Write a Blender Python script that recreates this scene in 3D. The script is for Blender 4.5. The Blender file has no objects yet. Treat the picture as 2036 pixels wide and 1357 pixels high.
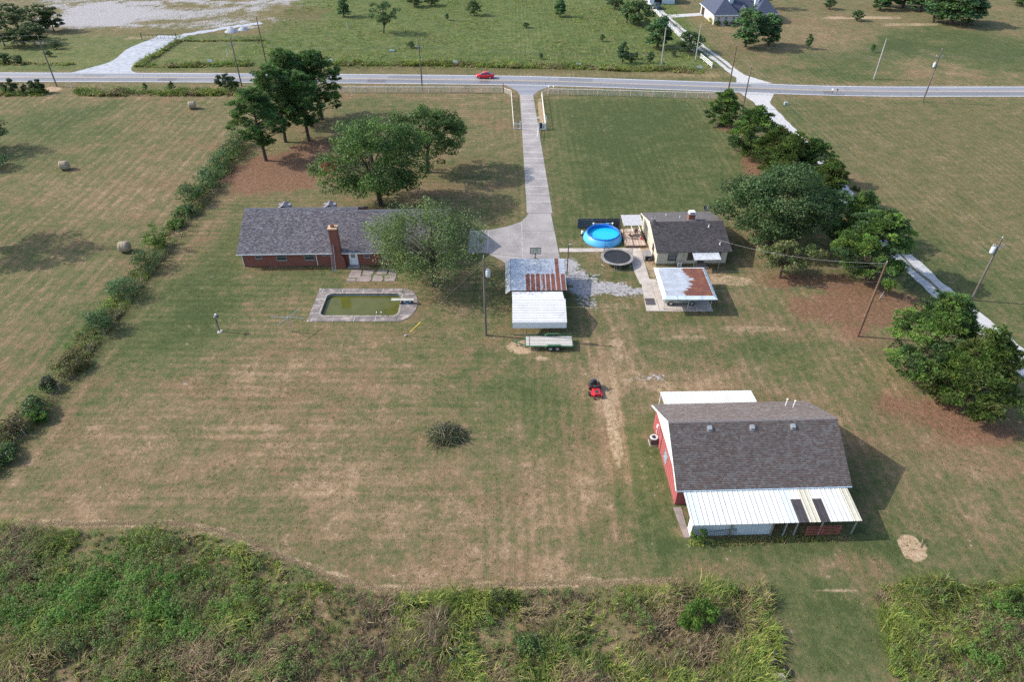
# Rural property seen from a drone: brick house with pool, cottage, sheds, barn, road and fields.
# Units are metres. X runs to the right, Y away from the viewer, Z up; the viewer stands over (0, 0).
import bpy, math, random
import numpy as np
from mathutils import Vector, Matrix

R = math.radians
random.seed(7)
rng = np.random.default_rng(7)
scene = bpy.context.scene
COL = scene.collection

# ------------------------------------------------------------------ camera, sky, sun, exposure
CAM_H, CAM_P, FPX, CX, CY = 53.0, R(38.0), 1357.0, 1018.0, 678.5
cd = bpy.data.cameras.new("camera"); cam = bpy.data.objects.new("camera", cd); COL.objects.link(cam)
cam.location = (0, 0, CAM_H); cam.rotation_euler = (R(90) - CAM_P, 0, 0)
cd.sensor_width = 36.0; cd.lens = 24.0; cd.clip_start = 0.5; cd.clip_end = 8000
scene.camera = cam

SUN_EL = R(35.7); SUN_AZ = math.atan2(-0.989, 0.146)       # sun stands to the left, a little beyond
world = bpy.data.worlds.new("World"); scene.world = world; world.use_nodes = True
wn = world.node_tree; wn.nodes.clear()
sky = wn.nodes.new("ShaderNodeTexSky"); sky.sky_type = 'NISHITA'; sky.sun_disc = False
sky.sun_elevation = SUN_EL; sky.sun_rotation = SUN_AZ; sky.air_density = 1.0; sky.dust_density = 2.0; sky.ozone_density = 1.0
bg = wn.nodes.new("ShaderNodeBackground"); bg.inputs[1].default_value = 0.15
wo = wn.nodes.new("ShaderNodeOutputWorld")
wn.links.new(sky.outputs[0], bg.inputs[0]); wn.links.new(bg.outputs[0], wo.inputs[0])
sd = bpy.data.lights.new("sun", 'SUN'); sun = bpy.data.objects.new("sun", sd); COL.objects.link(sun)
sd.energy = 2.75; sd.angle = R(0.6); sd.color = (1.0, 0.945, 0.86)
sv = Vector((-0.989 * math.cos(SUN_EL), 0.146 * math.cos(SUN_EL), math.sin(SUN_EL)))
sun.rotation_euler = (-sv).to_track_quat('-Z', 'Y').to_euler()
sun.location = (-60, 40, 60)
vs = scene.view_settings
vs.view_transform = 'Standard'; vs.look = 'None'; vs.gamma = 1.0; vs.use_curve_mapping = False; vs.exposure = 0.95
scene.cycles.max_bounces = 6; scene.cycles.diffuse_bounces = 2; scene.cycles.transparent_max_bounces = 6
scene.cycles.use_denoising = False

# ------------------------------------------------------------------ helpers
def at(u, v, z=0.0):
    """survey: where the sight line through photo point (u, v) meets height z"""
    a = (u - CX) / FPX; b = (v - CY) / FPX
    dy = math.cos(CAM_P) - b * math.sin(CAM_P); dz = -math.sin(CAM_P) - b * math.cos(CAM_P)
    t = (z - CAM_H) / dz
    return (a * t, dy * t)
def px_per_m(v):
    y = at(CX, v)[1]
    return FPX / (y * math.cos(CAM_P) + CAM_H * math.sin(CAM_P))

def nt(m):
    m.use_nodes = True; t = m.node_tree; t.nodes.clear()
    o = t.nodes.new("ShaderNodeOutputMaterial"); p = t.nodes.new("ShaderNodeBsdfPrincipled")
    t.links.new(p.outputs[0], o.inputs[0]); return t, p
def node(t, kind, **kw):
    n = t.nodes.new(kind)
    for k, v in kw.items():
        if k.startswith("i_"): n.inputs[int(k[2:])].default_value = v
        else: setattr(n, k, v)
    return n
def noise(t, vec, scale, detail=4, rough=0.6):
    n = node(t, "ShaderNodeTexNoise"); n.inputs["Scale"].default_value = scale
    n.inputs["Detail"].default_value = detail; n.inputs["Roughness"].default_value = rough
    t.links.new(vec, n.inputs["Vector"]); return n.outputs["Fac"]
def math_(t, op, a, b=None, c=None, clamp=False):
    n = node(t, "ShaderNodeMath", operation=op, use_clamp=clamp)
    for i, x in enumerate((a, b, c)):
        if x is None: continue
        if isinstance(x, (int, float)): n.inputs[i].default_value = x
        else: t.links.new(x, n.inputs[i])
    return n.outputs[0]
def smooth(t, x, lo, hi):
    n = node(t, "ShaderNodeMapRange", interpolation_type='SMOOTHSTEP')
    n.inputs[1].default_value = lo; n.inputs[2].default_value = hi
    t.links.new(x, n.inputs[0]); return n.outputs[0]
def mixc(t, fac, a, b, blend='MIX'):
    n = node(t, "ShaderNodeMix", data_type='RGBA', blend_type=blend)
    for i, x in ((0, fac), (6, a), (7, b)):
        if isinstance(x, (int, float)): n.inputs[i].default_value = x
        elif isinstance(x, tuple): n.inputs[i].default_value = (*x[:3], 1)
        else: t.links.new(x, n.inputs[i])
    return n.outputs[2]
def ramp(t, fac, stops):
    n = node(t, "ShaderNodeValToRGB"); cr = n.color_ramp
    while len(cr.elements) < len(stops): cr.elements.new(0.5)
    for e, (p, c) in zip(cr.elements, stops): e.position = p; e.color = (*c, 1)
    t.links.new(fac, n.inputs[0]); return n.outputs[0]
def attr(t, name):
    return node(t, "ShaderNodeAttribute", attribute_name=name)
def bump(t, p, h, strength, dist=0.05):
    b = node(t, "ShaderNodeBump"); b.inputs["Strength"].default_value = strength; b.inputs["Distance"].default_value = dist
    t.links.new(h, b.inputs["Height"]); t.links.new(b.outputs[0], p.inputs["Normal"])

MATS = {}
def M(name, col, rough=0.75, metal=0.0, var=0.18, scale=1.5, bmp=0.0, bscale=25, streak=None, dirt=None, dirt_amt=0.35, spec=0.4):
    """plain paint / wood / metal with uneven colour, wear and grain"""
    if name in MATS: return MATS[name]
    m = bpy.data.materials.new(name); MATS[name] = m; t, p = nt(m)
    tc = node(t, "ShaderNodeTexCoord"); vec = tc.outputs["Object"]
    if streak:
        mp = node(t, "ShaderNodeMapping"); mp.inputs["Scale"].default_value = streak
        t.links.new(vec, mp.inputs["Vector"]); vec2 = mp.outputs[0]
    else: vec2 = vec
    n1 = noise(t, vec2, scale, 6, 0.65)
    f = smooth(t, n1, 0.3, 0.7)
    lo = tuple(c * (1 - var) for c in col); hi = tuple(min(1, c * (1 + var)) for c in col)
    c = mixc(t, f, lo, hi)
    if dirt:
        d = math_(t, 'MULTIPLY', smooth(t, noise(t, vec, scale * 0.6, 8, 0.7), 0.5, 0.72), dirt_amt)
        c = mixc(t, d, c, dirt)
    t.links.new(c, p.inputs["Base Color"])
    p.inputs["Roughness"].default_value = rough; p.inputs["Metallic"].default_value = metal
    p.inputs["Specular IOR Level"].default_value = spec
    if bmp: bump(t, p, noise(t, vec, bscale, 3), bmp, 0.02)
    return m

def leaf_mat(name, rough=0.55):
    if name in MATS: return MATS[name]
    m = bpy.data.materials.new(name); MATS[name] = m; t, p = nt(m)
    c = attr(t, "Col").outputs["Color"]
    t.links.new(c, p.inputs["Base Color"]); p.inputs["Roughness"].default_value = rough
    p.inputs["Specular IOR Level"].default_value = 0.3
    tr = node(t, "ShaderNodeBsdfTranslucent"); t.links.new(c, tr.inputs[0])
    ms = node(t, "ShaderNodeMixShader"); ms.inputs[0].default_value = 0.38
    t.links.new(p.outputs[0], ms.inputs[1]); t.links.new(tr.outputs[0], ms.inputs[2])
    out = [n for n in t.nodes if n.type == 'OUTPUT_MATERIAL'][0]; t.links.new(ms.outputs[0], out.inputs[0])
    return m

def np_mesh(name, verts, quads=None, tris=None, col=None, mat=None, smooth_=False, attrs=None):
    me = bpy.data.meshes.new(name)
    v = np.asarray(verts, np.float32).reshape(-1, 3)
    q = np.zeros((0, 4), np.int32) if quads is None else np.asarray(quads, np.int32).reshape(-1, 4)
    tr = np.zeros((0, 3), np.int32) if tris is None else np.asarray(tris, np.int32).reshape(-1, 3)
    me.vertices.add(len(v)); me.vertices.foreach_set("co", v.ravel())
    nl = q.size + tr.size; me.loops.add(nl)
    me.loops.foreach_set("vertex_index", np.concatenate([q.ravel(), tr.ravel()]))
    me.polygons.add(len(q) + len(tr))
    st = np.concatenate([np.arange(len(q)) * 4, q.size + np.arange(len(tr)) * 3]).astype(np.int32)
    me.polygons.foreach_set("loop_start", st)
    if smooth_: me.polygons.foreach_set("use_smooth", np.ones(len(q) + len(tr), bool))
    if col is not None:
        a = me.attributes.new("Col", 'FLOAT_COLOR', 'POINT')
        c = np.asarray(col, np.float32)
        if c.shape[1] == 3: c = np.concatenate([c, np.ones((len(c), 1), np.float32)], 1)
        a.data.foreach_set("color", c.ravel())
    for k, arr in (attrs or {}).items():
        a = me.attributes.new(k, 'FLOAT', 'POINT'); a.data.foreach_set("value", np.asarray(arr, np.float32).ravel())
    me.update(calc_edges=True); me.validate()
    if mat: me.materials.append(mat)
    return me
def link(name, me, parent=None, loc=None, rz=0.0):
    o = bpy.data.objects.new(name, me); COL.objects.link(o)
    if parent: o.parent = parent
    if loc is not None: o.location = loc
    o.rotation_euler = (0, 0, rz)
    return o
def tag(o, label, cat, group=None, kind=None):
    o["label"] = label
    if cat: o["category"] = cat
    if group: o["group"] = group
    if kind: o["kind"] = kind
    return o
def thing(name, label, cat, loc=(0, 0, 0), rz=0.0, group=None):
    o = bpy.data.objects.new(name, None); COL.objects.link(o)
    o.location = loc if len(loc) == 3 else (*loc, 0); o.rotation_euler = (0, 0, rz); o.empty_display_size = 0.5
    return tag(o, label, cat, group)
def copy_tree(o, parent=None):
    c = o.copy(); COL.objects.link(c); c.parent = parent
    for ch in list(o.children): copy_tree(ch, c)
    return c

class MB:
    """collects shapes that become one mesh object"""
    def __init__(s): s.v = []; s.f = []; s.rust = []
    def add(s, v, f):
        n = len(s.v); s.v += [tuple(p) for p in v]; s.f += [tuple(i + n for i in q) for q in f]; return s
    def box(s, x0, x1, y0, y1, z0, z1):
        return s.add([(x0, y0, z0), (x1, y0, z0), (x1, y1, z0), (x0, y1, z0), (x0, y0, z1), (x1, y0, z1), (x1, y1, z1), (x0, y1, z1)],
                     [(3, 2, 1, 0), (4, 5, 6, 7), (0, 1, 5, 4), (1, 2, 6, 5), (2, 3, 7, 6), (3, 0, 4, 7)])
    def obox(s, c, size, rz=0.0, rx=0.0, ry=0.0):
        m = Matrix.Translation(c) @ Matrix.Rotation(rz, 4, 'Z') @ Matrix.Rotation(ry, 4, 'Y') @ Matrix.Rotation(rx, 4, 'X')
        b = MB().box(-size[0] / 2, size[0] / 2, -size[1] / 2, size[1] / 2, -size[2] / 2, size[2] / 2)
        return s.add([m @ Vector(p) for p in b.v], b.f)
    def bar(s, p0, p1, w, h=None):
        h = h or w; p0 = Vector(p0); p1 = Vector(p1); d = (p1 - p0).normalized()
        up = Vector((0, 0, 1)) if abs(d.z) < 0.95 else Vector((0, 1, 0))
        a = d.cross(up).normalized() * w / 2; b = a.cross(d).normalized() * h / 2
        v = [p + q for p in (p0, p1) for q in (-a - b, a - b, a + b, -a + b)]
        return s.add(v, [(0, 3, 2, 1), (4, 5, 6, 7), (0, 1, 5, 4), (1, 2, 6, 5), (2, 3, 7, 6), (3, 0, 4, 7)])
    def tube(s, pts, r, n=8, cap=True, closed=False):
        pts = [Vector(p) for p in pts]; k = len(pts)
        rs = r if isinstance(r, (list, tuple)) else [r] * k
        ring = []; v = []
        prev = None
        for i, p in enumerate(pts):
            d = (pts[(i + 1) % k] - pts[i - 1]) if closed else (pts[min(i + 1, k - 1)] - pts[max(i - 1, 0)])
            d.normalize()
            if prev is None:
                up = Vector((0, 0, 1)) if abs(d.z) < 0.9 else Vector((1, 0, 0)); a = d.cross(up).normalized()
            else: a = (prev - d * prev.dot(d)).normalized()
            prev = a; b = d.cross(a)
            for j in range(n):
                t = 2 * math.pi * j / n; v.append(p + (a * math.cos(t) + b * math.sin(t)) * rs[i])
        f = []
        for i in range(k if closed else k - 1):
            i2 = (i + 1) % k
            for j in range(n): f.append((i * n + j, i * n + (j + 1) % n, i2 * n + (j + 1) % n, i2 * n + j))
        if cap and not closed:
            f.append(tuple(range(n - 1, -1, -1))); f.append(tuple((k - 1) * n + j for j in range(n)))
        return s.add(v, f)
    def cyl(s, c, r, h, n=16, r2=None):
        return s.tube([c, (c[0], c[1], c[2] + h)], [r, r if r2 is None else r2], n)
    def prism(s, pts, z0, z1):
        n = len(pts); v = [(x, y, z0) for x, y in pts] + [(x, y, z1) for x, y in pts]
        return s.add(v, [tuple(range(n - 1, -1, -1)), tuple(range(n, 2 * n))] + [(i, (i + 1) % n, n + (i + 1) % n, n + i) for i in range(n)])
    def xprism(s, prof, x0, x1):
        """profile in (y, z) drawn along x"""
        n = len(prof); v = [(x0, y, z) for y, z in prof] + [(x1, y, z) for y, z in prof]
        return s.add(v, [tuple(range(n)), tuple(range(2 * n - 1, n - 1, -1))] + [(i, n + i, n + (i + 1) % n, (i + 1) % n) for i in range(n)])
    def quad(s, a, b, c, d): return s.add([a, b, c, d], [(0, 1, 2, 3)])
    def slab(s, a, b, c, d, th):
        """sheet of thickness th below the quad a b c d"""
        a, b, c, d = map(Vector, (a, b, c, d)); n = (b - a).cross(d - a).normalized() * th
        return s.add([a, b, c, d, a - n, b - n, c - n, d - n], [(0, 1, 2, 3), (7, 6, 5, 4), (0, 4, 5, 1), (1, 5, 6, 2), (2, 6, 7, 3), (3, 7, 4, 0)])
    def lathe(s, prof, n=24, c=(0, 0)):
        v = []; k = len(prof)
        for i in range(n):
            t = 2 * math.pi * i / n
            for r, z in prof: v.append((c[0] + r * math.cos(t), c[1] + r * math.sin(t), z))
        f = [(i * k + j, ((i + 1) % n) * k + j, ((i + 1) % n) * k + j + 1, i * k + j + 1) for i in range(n) for j in range(k - 1)]
        return s.add(v, f)
    def build(s, name, mat, parent=None, smooth_=False, bevel=0.0):
        me = bpy.data.meshes.new(name); me.from_pydata(s.v, [], s.f)
        if s.rust:
            a = me.attributes.new("rust", 'FLOAT', 'POINT'); a.data.foreach_set("value", s.rust)
        if smooth_:
            for p in me.polygons: p.use_smooth = True
        me.materials.append(mat); me.update()
        o = link(name, me, parent)
        if bevel:
            b = o.modifiers.new("bevel", 'BEVEL'); b.width = bevel; b.segments = 2; b.limit_method = 'ANGLE'
        return o

def frame(ox, oy, yaw):
    c, s_ = math.cos(yaw), math.sin(yaw)
    return lambda x, y: (ox + x * c - y * s_, oy + x * s_ + y * c)
# ------------------------------------------------------------------ ground
def axis(segs):
    out = [segs[0][0]]
    for a, b, st in segs:
        n = max(1, int(round((b - a) / st))); out += list(np.linspace(a, b, n + 1)[1:])
    return np.array(out)
gx = axis([(-3000, -600, 400), (-600, -200, 40), (-200, -130, 3.0), (-130, -70, 1.2), (-70, 70, 0.5), (70, 130, 1.2), (130, 200, 3.0), (200, 600, 40), (600, 3000, 400)])
gy = axis([(-300, 0, 50), (0, 22, 4), (22, 60, 0.42), (60, 112, 0.5), (112, 200, 0.9), (200, 300, 2.2), (300, 600, 30), (600, 4000, 425)])
GX, GY = np.meshgrid(gx, gy)
px, py = GX.ravel(), GY.ravel()
def value_noise(x, y, s, seed):
    r = np.random.default_rng(seed); tab = r.random((256, 256))
    xs, ys = x * s + 1000.3, y * s + 1000.7
    xi, yi = np.floor(xs).astype(int), np.floor(ys).astype(int); fx, fy = xs - xi, ys - yi
    fx = fx * fx * (3 - 2 * fx); fy = fy * fy * (3 - 2 * fy)
    g = lambda a, b: tab[a % 256, b % 256]
    return (g(xi, yi) * (1 - fx) + g(xi + 1, yi) * fx) * (1 - fy) + (g(xi, yi + 1) * (1 - fx) + g(xi + 1, yi + 1) * fx) * fy
warp1 = (value_noise(px, py, 0.18, 1) - 0.5) * 2; warp2 = (value_noise(px, py, 0.18, 2) - 0.5) * 2
warp3 = (value_noise(px, py, 0.7, 3) - 0.5) * 2
F = {k: np.zeros(len(px)) for k in ("dry", "red", "bare", "gravel", "brown", "streak", "wild")}
F["dry"] += 0.47
def blob(field, u, v, ru, rv, amt, soft=0.6, wob=0.35, ground=None):
    """an uneven patch of grass or soil around a surveyed point"""
    x0, y0 = at(u, v); rx = ru / px_per_m(v); ry = abs(at(u, v - rv)[1] - at(u, v + rv)[1]) / 2
    d = np.sqrt(((px - x0) / rx) ** 2 + ((py - y0) / ry) ** 2) + wob * warp1 + 0.2 * warp3
    m = np.clip((1 - d) / soft + 0.5, 0, 1); m = m * m * (3 - 2 * m)
    F[field] += amt * m
def rect(field, x0, x1, y0, y1, amt, soft=1.5):
    m = np.clip((px - x0) / soft + .5, 0, 1) * np.clip((x1 - px) / soft + .5, 0, 1) * np.clip((py - y0) / soft + .5, 0, 1) * np.clip((y1 - py) / soft + .5, 0, 1)
    F[field] += amt * m
# broad areas
rect("streak", -140, -55, 44, 168, 1.0, 2); rect("dry", -140, -55, 30, 168, -0.03, 3)         # hay field
rect("dry", 7, 46, 100, 161, -0.30, 14); rect("dry", -50, 1.5, 112, 165, -0.02, 5)              # front lawns
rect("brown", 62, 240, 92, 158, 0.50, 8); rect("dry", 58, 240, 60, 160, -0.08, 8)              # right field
rect("dry", -75, 56, 172, 400, -0.14, 4); rect("wild", -75, 56, 178, 400, 1.0, 4)              # rough pasture
rect("dry", -200, -75, 180, 215, -0.06, 4); rect("wild", -200, -75, 180, 215, 0.8, 4)
rect("dry", 56, 300, 172, 400, 0.0, 4); rect("brown", 60, 300, 172, 400, 0.18, 6)
# road verges
for s_, y0_, y1_ in ((-1, 158.5, 169), (1, 175, 180)):
    rect("dry", -300, 300, y0_, y1_, 0.10, 2)
rect("brown", -75, 54, 174.5, 184, 0.95, 2); rect("bare", -75, 54, 174.5, 178.5, 0.42, 2); rect("wild", -75, 54, 174, 184.5, -1.0, 1)
rect("brown", -75, -30, 178, 181, 0.35, 2); rect("bare", 60, 130, 159, 160.8, 0.3, 2)
# individual patches: green
for u, v, ru, rv, a in ((300, 640, 200, 90, -.28), (150, 740, 60, 120, -.22), (520, 570, 160, 40, -.22), (430, 660, 90, 40, -.2),
        (960, 760, 120, 60, -.24), (1090, 830, 60, 90, -.2), (1430, 690, 140, 26, -.30), (1560, 690, 70, 60, -.26), (1270, 960, 60, 130, -.28),
        (1240, 1085, 150, 40, -.1), (1500, 1090, 240, 26, -.30), (1900, 1130, 150, 60, -.22), (1640, 1240, 90, 110, -.34), (1720, 1030, 60, 120, -.2),
        (1350, 640, 90, 12, -.3), (1230, 550, 60, 10, -.2), (1180, 430, 70, 60, -.12), (1130, 480, 50, 30, -.2), (1260, 240, 120, 60, -.16), (1200, 330, 90, 50, -.12), (930, 440, 110, 40, -.18),
        (760, 215, 120, 30, -.1), (90, 260, 140, 50, -.22), (120, 240, 60, 30, -.15), (30, 430, 40, 30, -.15), (1800, 560, 90, 130, -.2), (1960, 560, 120, 120, -.18), (1600, 230, 90, 50, -.14),
        (1960, 100, 160, 45, -.50), (1700, 130, 110, 25, -.32), (1780, 100, 60, 20, -.28), (1600, 150, 120, 12, -.25), (600, 590, 60, 60, -.1), (820, 930, 80, 60, -.12),
        (640, 800, 90, 40, -.12), (1310, 1100, 60, 40, -.2), (1040, 610, 20, 30, -.2), (1150, 600, 40, 60, -.25), (960, 570, 40, 50, -.2), (470, 480, 50, 90, -.2), (400, 530, 60, 40, -.15)):
    blob("dry", u, v, ru, rv, a * .8, soft=1.1, wob=.6)
# dry straw
for u, v, ru, rv, a in ((560, 860, 340, 160, .20), (300, 930, 180, 60, .14), (900, 1000, 220, 140, .15), (950, 1130, 220, 30, .25), (1120, 960, 80, 120, .2), (680, 730, 200, 50, .10),
        (1480, 660, 160, 24, .32), (1320, 770, 130, 36, .34), (1215, 840, 26, 100, .38), (1230, 720, 40, 60, .32), (1180, 500, 50, 26, .26), (1900, 900, 110, 90, .2), (1420, 760, 90, 30, .25),
        (590, 600, 40, 20, .3), (640, 960, 120, 30, .14), (1620, 830, 90, 60, .18), (1000, 440, 60, 10, .2), (900, 380, 100, 16, .22), (870, 300, 90, 18, .12), (1120, 560, 40, 20, .2),
        (200, 390, 160, 60, .12), (150, 620, 140, 80, .10), (330, 340, 120, 60, .10), (1700, 330, 120, 60, .12), (1850, 130, 120, 20, .28), (1580, 60, 120, 30, .2), (1350, 150, 120, 6, .3), (120, 120, 120, 6, .2),
        (1180, 990, 40, 60, .18), (1560, 1120, 220, 14, .2), (60, 1000, 120, 30, .12)):
    blob("dry", u, v, ru, rv, a * .62, soft=1.2, wob=.7)
# pine straw
for u, v, ru, rv, a in ((600, 330, 110, 36, 1.0), (520, 350, 80, 36, .9), (640, 290, 60, 26, .7), (660, 390, 70, 30, .35), (1460, 255, 40, 10, .9), (1510, 340, 30, 30, .9), (1480, 300, 30, 26, .5),
        (1690, 610, 110, 40, .95), (1780, 600, 60, 40, .8), (1640, 560, 80, 22, .8), (1780, 690, 100, 30, .5), (1830, 820, 90, 40, .6), (1920, 850, 100, 40, .75), (2010, 870, 60, 40, .5), (1560, 560, 60, 12, .6),
        (1720, 780, 60, 60, .35), (820, 420, 70, 12, .55), (940, 395, 60, 20, .4), (860, 600, 40, 12, .55), (560, 535, 90, 6, .6), (820, 630, 60, 16, .4), (1000, 420, 40, 20, .3)):
    blob("red", u, v, ru, rv, a, soft=1.0)
# bare soil
for u, v, ru, rv, a in ((1045, 690, 40, 14, .9), (1080, 714, 24, 8, .7), (1216, 830, 12, 90, .75), (1225, 700, 16, 40, .6), (1350, 672, 60, 8, .55), (1500, 655, 60, 8, .55), (1310, 765, 60, 14, .55), (870, 590, 30, 14, .4),
        (1232, 610, 50, 14, .5), (1290, 520, 16, 40, .8), (100, 178, 24, 6, .9), (705, 530, 40, 5, .8), (1150, 495, 30, 8, .35), (1290, 562, 14, 10, .4), (800, 1, 60, 1, .2), (985, 160, 16, 2, .4),
        (1375, 545, 60, 8, .55), (1450, 560, 50, 10, .7), (945, 1125, 90, 12, .3), (430, 1052, 20, 6, .2), (1076, 225, 7, 26, .8), (1020, 190, 16, 3, .6), (1660, 1174, 60, 3, .7), (1720, 35, 90, 3, .8), (1800, 48, 70, 4, .7), (1480, 620, 100, 10, .2)):
    blob("bare", u, v, ru, rv, a)
blob("bare", 1812, 1088, 26, 24, 1.6, soft=0.35, wob=0.12)                                       # round patch of straw
# worn gravel between the sheds and the cottage
for u, v, ru, rv, a in ((1140, 540, 22, 22, .62), (1165, 560, 40, 16, .7), (1215, 575, 66, 13, .95), (1165, 595, 28, 24, .42), (1250, 585, 40, 12, .4), (1130, 525, 14, 12, .6), (1210, 610, 40, 12, .2)):
    blob("gravel", u, v, ru, rv, a, soft=1.1)
blob("gravel", 1300, 752, 60, 8, .5, soft=1.2)
# cleared gravelly site at upper left
for u, v, ru, rv, a in ((330, 30, 240, 30, .66), (180, 35, 100, 24, .5), (520, 15, 90, 24, .35), (260, -30, 300, 40, .5)):
    blob("gravel", u, v, ru, rv, a, soft=0.9)
for u, v, ru, rv, a in ((240, 62, 150, 6, .9), (400, 12, 120, 6, .7), (150, 22, 90, 4, .7), (330, 44, 60, 4, .6), (470, 30, 60, 10, .7), (560, 25, 80, 10, .7)): blob("brown", u, v, ru, rv, a, soft=1.2, wob=.8); blob("gravel", u, v, ru, rv, -.55, soft=1.2, wob=.8)
blob("brown", 560, 40, 90, 26, .4); blob("bare", 280, 75, 60, 4, .6)
# mown edge along the weeds
edge = [at(u, v) for u, v in ((-60, 1040), (150, 1046), (330, 1042), (450, 1062), (560, 1108), (650, 1148), (760, 1176), (900, 1171), (1100, 1163), (1340, 1158))]
ex = np.array([e[0] for e in edge]); ey = np.array([e[1] for e in edge])
yb = np.interp(px, ex, ey)
F["bare"] += 1.0 * np.exp(-((py - yb - 0.15 - .25 * warp3) / 0.42) ** 2) * (px < 15) * (px > -47)
for off in (-.8, .8):
    for pts in ([(9.2, 78), (9.8, 70), (10.8, 62), (11.2, 54), (10.8, 46), (10.2, 38)], [(13, 76), (14.5, 66), (16, 60), (19, 57.5), (26, 57.2)]):
        q = np.array(pts, float); d_ = np.full(len(px), 99.0)
        for (xa, ya_), (xb, yb2) in zip(q, q[1:]):
            vx, vy = xb - xa, yb2 - ya_; s_ = np.clip(((px - xa - off) * vx + (py - ya_) * vy) / (vx * vx + vy * vy), 0, 1); d_ = np.minimum(d_, np.hypot(px - off - xa - s_ * vx, py - ya_ - s_ * vy))
        F["dry"] += .28 * np.exp(-(d_ / .35) ** 2)
# soil ridge along the hedge line, and mower turns
F["brown"] += 0.6 * np.exp(-((px + 51.2 + 0.6 * warp1) / 1.5) ** 2) * (py > 44) * (py < 106)
F["dry"] += 0.25 * np.exp(-((px + 49.4 + 0.5 * warp1) / 0.4) ** 2) * (py > 44) * (py < 100)
below = (py < yb - .3) & ((px < 21.6) | (px > 31.5)) & (py < 34.2 + 6 * (px < -15)) & (py > 0)
F["brown"] += .2 * below; F["dry"] += .05 * below
for k in F: F[k] = np.clip(F[k], -0.3, 1.4)

POOL = (-25.45, -15.2, 73.25, 78.4)
nx, ny = len(gx), len(gy)
idx = np.arange(nx * ny).reshape(ny, nx)
quads = np.stack([idx[:-1, :-1], idx[:-1, 1:], idx[1:, 1:], idx[1:, :-1]], -1).reshape(-1, 4)
cxs = (px[quads[:, 0]] + px[quads[:, 2]]) / 2; cys = (py[quads[:, 0]] + py[quads[:, 2]]) / 2
keep = ~((cxs > POOL[0] - .2) & (cxs < POOL[1] + .2) & (cys > POOL[2] - .2) & (cys < POOL[3] + .2))
gz = np.zeros(len(px))
gm = bpy.data.materials.new("grass_ground"); t, p = nt(gm)
pos = node(t, "ShaderNodeNewGeometry").outputs["Position"]
def scaled(sx, sy):
    mp = node(t, "ShaderNodeMapping"); mp.inputs["Scale"].default_value = (sx, sy, 1); t.links.new(pos, mp.inputs["Vector"]); return mp.outputs[0]
n_l = noise(t, pos, 0.045, 4, .6); n_m = noise(t, pos, 0.33, 6, .68); n_f = noise(t, pos, 1.9, 6, .7); n_u = noise(t, pos, 7.5, 4, .75)
st_y = noise(t, scaled(1.5, 0.06), 1.0, 6, .75); st_x = noise(t, scaled(0.06, 1.2), 1.0, 5, .7)
for q_ in t.nodes:
    if q_.type == 'TEX_NOISE' and q_.outputs['Fac'] in (st_y, st_x): q_.inputs['Distortion'].default_value = .35
A = {k: attr(t, k).outputs["Fac"] for k in F}
def dev(n, k): return math_(t, 'MULTIPLY', math_(t, 'SUBTRACT', n, 0.5), k)
d = A["dry"]
for q in (dev(n_l, .35), dev(n_m, 1.05), dev(n_f, .95), dev(n_u, .75), math_(t, 'MULTIPLY', dev(st_y, 1.0), A["streak"])):
    d = math_(t, 'ADD', d, q)
def wave(direction, period, dist):
    w = node(t, "ShaderNodeTexWave", wave_type='BANDS', bands_direction=direction); w.inputs["Scale"].default_value = 6.283 / period / 20; w.inputs["Distortion"].default_value = dist; w.inputs["Detail"].default_value = 3; w.inputs["Detail Scale"].default_value = .25
    t.links.new(pos, w.inputs["Vector"]); return w.outputs["Fac"]
n_k = noise(t, pos, .85, 5, .65)
sx_ = node(t, "ShaderNodeSeparateXYZ"); t.links.new(pos, sx_.inputs[0]); right_ = smooth(t, math_(t, 'ADD', sx_.outputs[0], dev(n_l, 30)), -6, 2)
left_w = math_(t, 'MULTIPLY', math_(t, 'SUBTRACT', 1.0, right_), math_(t, 'SUBTRACT', 1.0, A["streak"], clamp=True))
mow = math_(t, 'ADD', math_(t, 'MULTIPLY', dev(wave('X', 1.25, 2.6), .13), right_), math_(t, 'MULTIPLY', dev(wave('Y', 1.3, 3.0), .13), left_w))
rows = math_(t, 'MULTIPLY', dev(wave('X', 1.9, 2.6), .15), A["streak"]); d = math_(t, 'ADD', d, math_(t, 'MULTIPLY', rows, smooth(t, n_m, .25, .6)))
left_ = math_(t, 'MULTIPLY', math_(t, 'SUBTRACT', 1.0, right_), math_(t, 'SUBTRACT', 1.0, A["streak"], clamp=True))
d = math_(t, 'ADD', d, math_(t, 'ADD', math_(t, 'MULTIPLY', dev(st_x, .6), left_), math_(t, 'MULTIPLY', dev(st_y, .5), right_)))
d = math_(t, 'ADD', math_(t, 'ADD', d, dev(n_k, .85)), math_(t, 'MULTIPLY', mow, smooth(t, n_l, .3, .6)))
base = ramp(t, d, [(0.0, (.058, .077, .028)), (0.25, (.090, .104, .041)), (0.42, (.124, .117, .053)), (0.58, (.168, .133, .071)), (0.75, (.235, .165, .096)), (1.0, (.33, .235, .147))])
base = mixc(t, math_(t, 'MULTIPLY', smooth(t, math_(t, 'ADD', noise(t, pos, .11, 5, .65), dev(n_f, .25)),   .44, .68), math_(t, 'MULTIPLY', smooth(t, d, .22, .55), .5)), base, mixc(t, n_f, (.125, .075, .042), (.26, .155, .095)))
wildc = ramp(t, d, [(0.0, (.044, .070, .020)), (0.3, (.084, .116, .034)), (0.55, (.135, .152, .055)), (0.9, (.25, .215, .105))])
base = mixc(t, math_(t, 'MULTIPLY', A["wild"], .85, clamp=True), base, wildc)
brown = ramp(t, d, [(0.1, (.085, .090, .036)), (0.5, (.145, .122, .058)), (0.9, (.25, .19, .105))])
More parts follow.
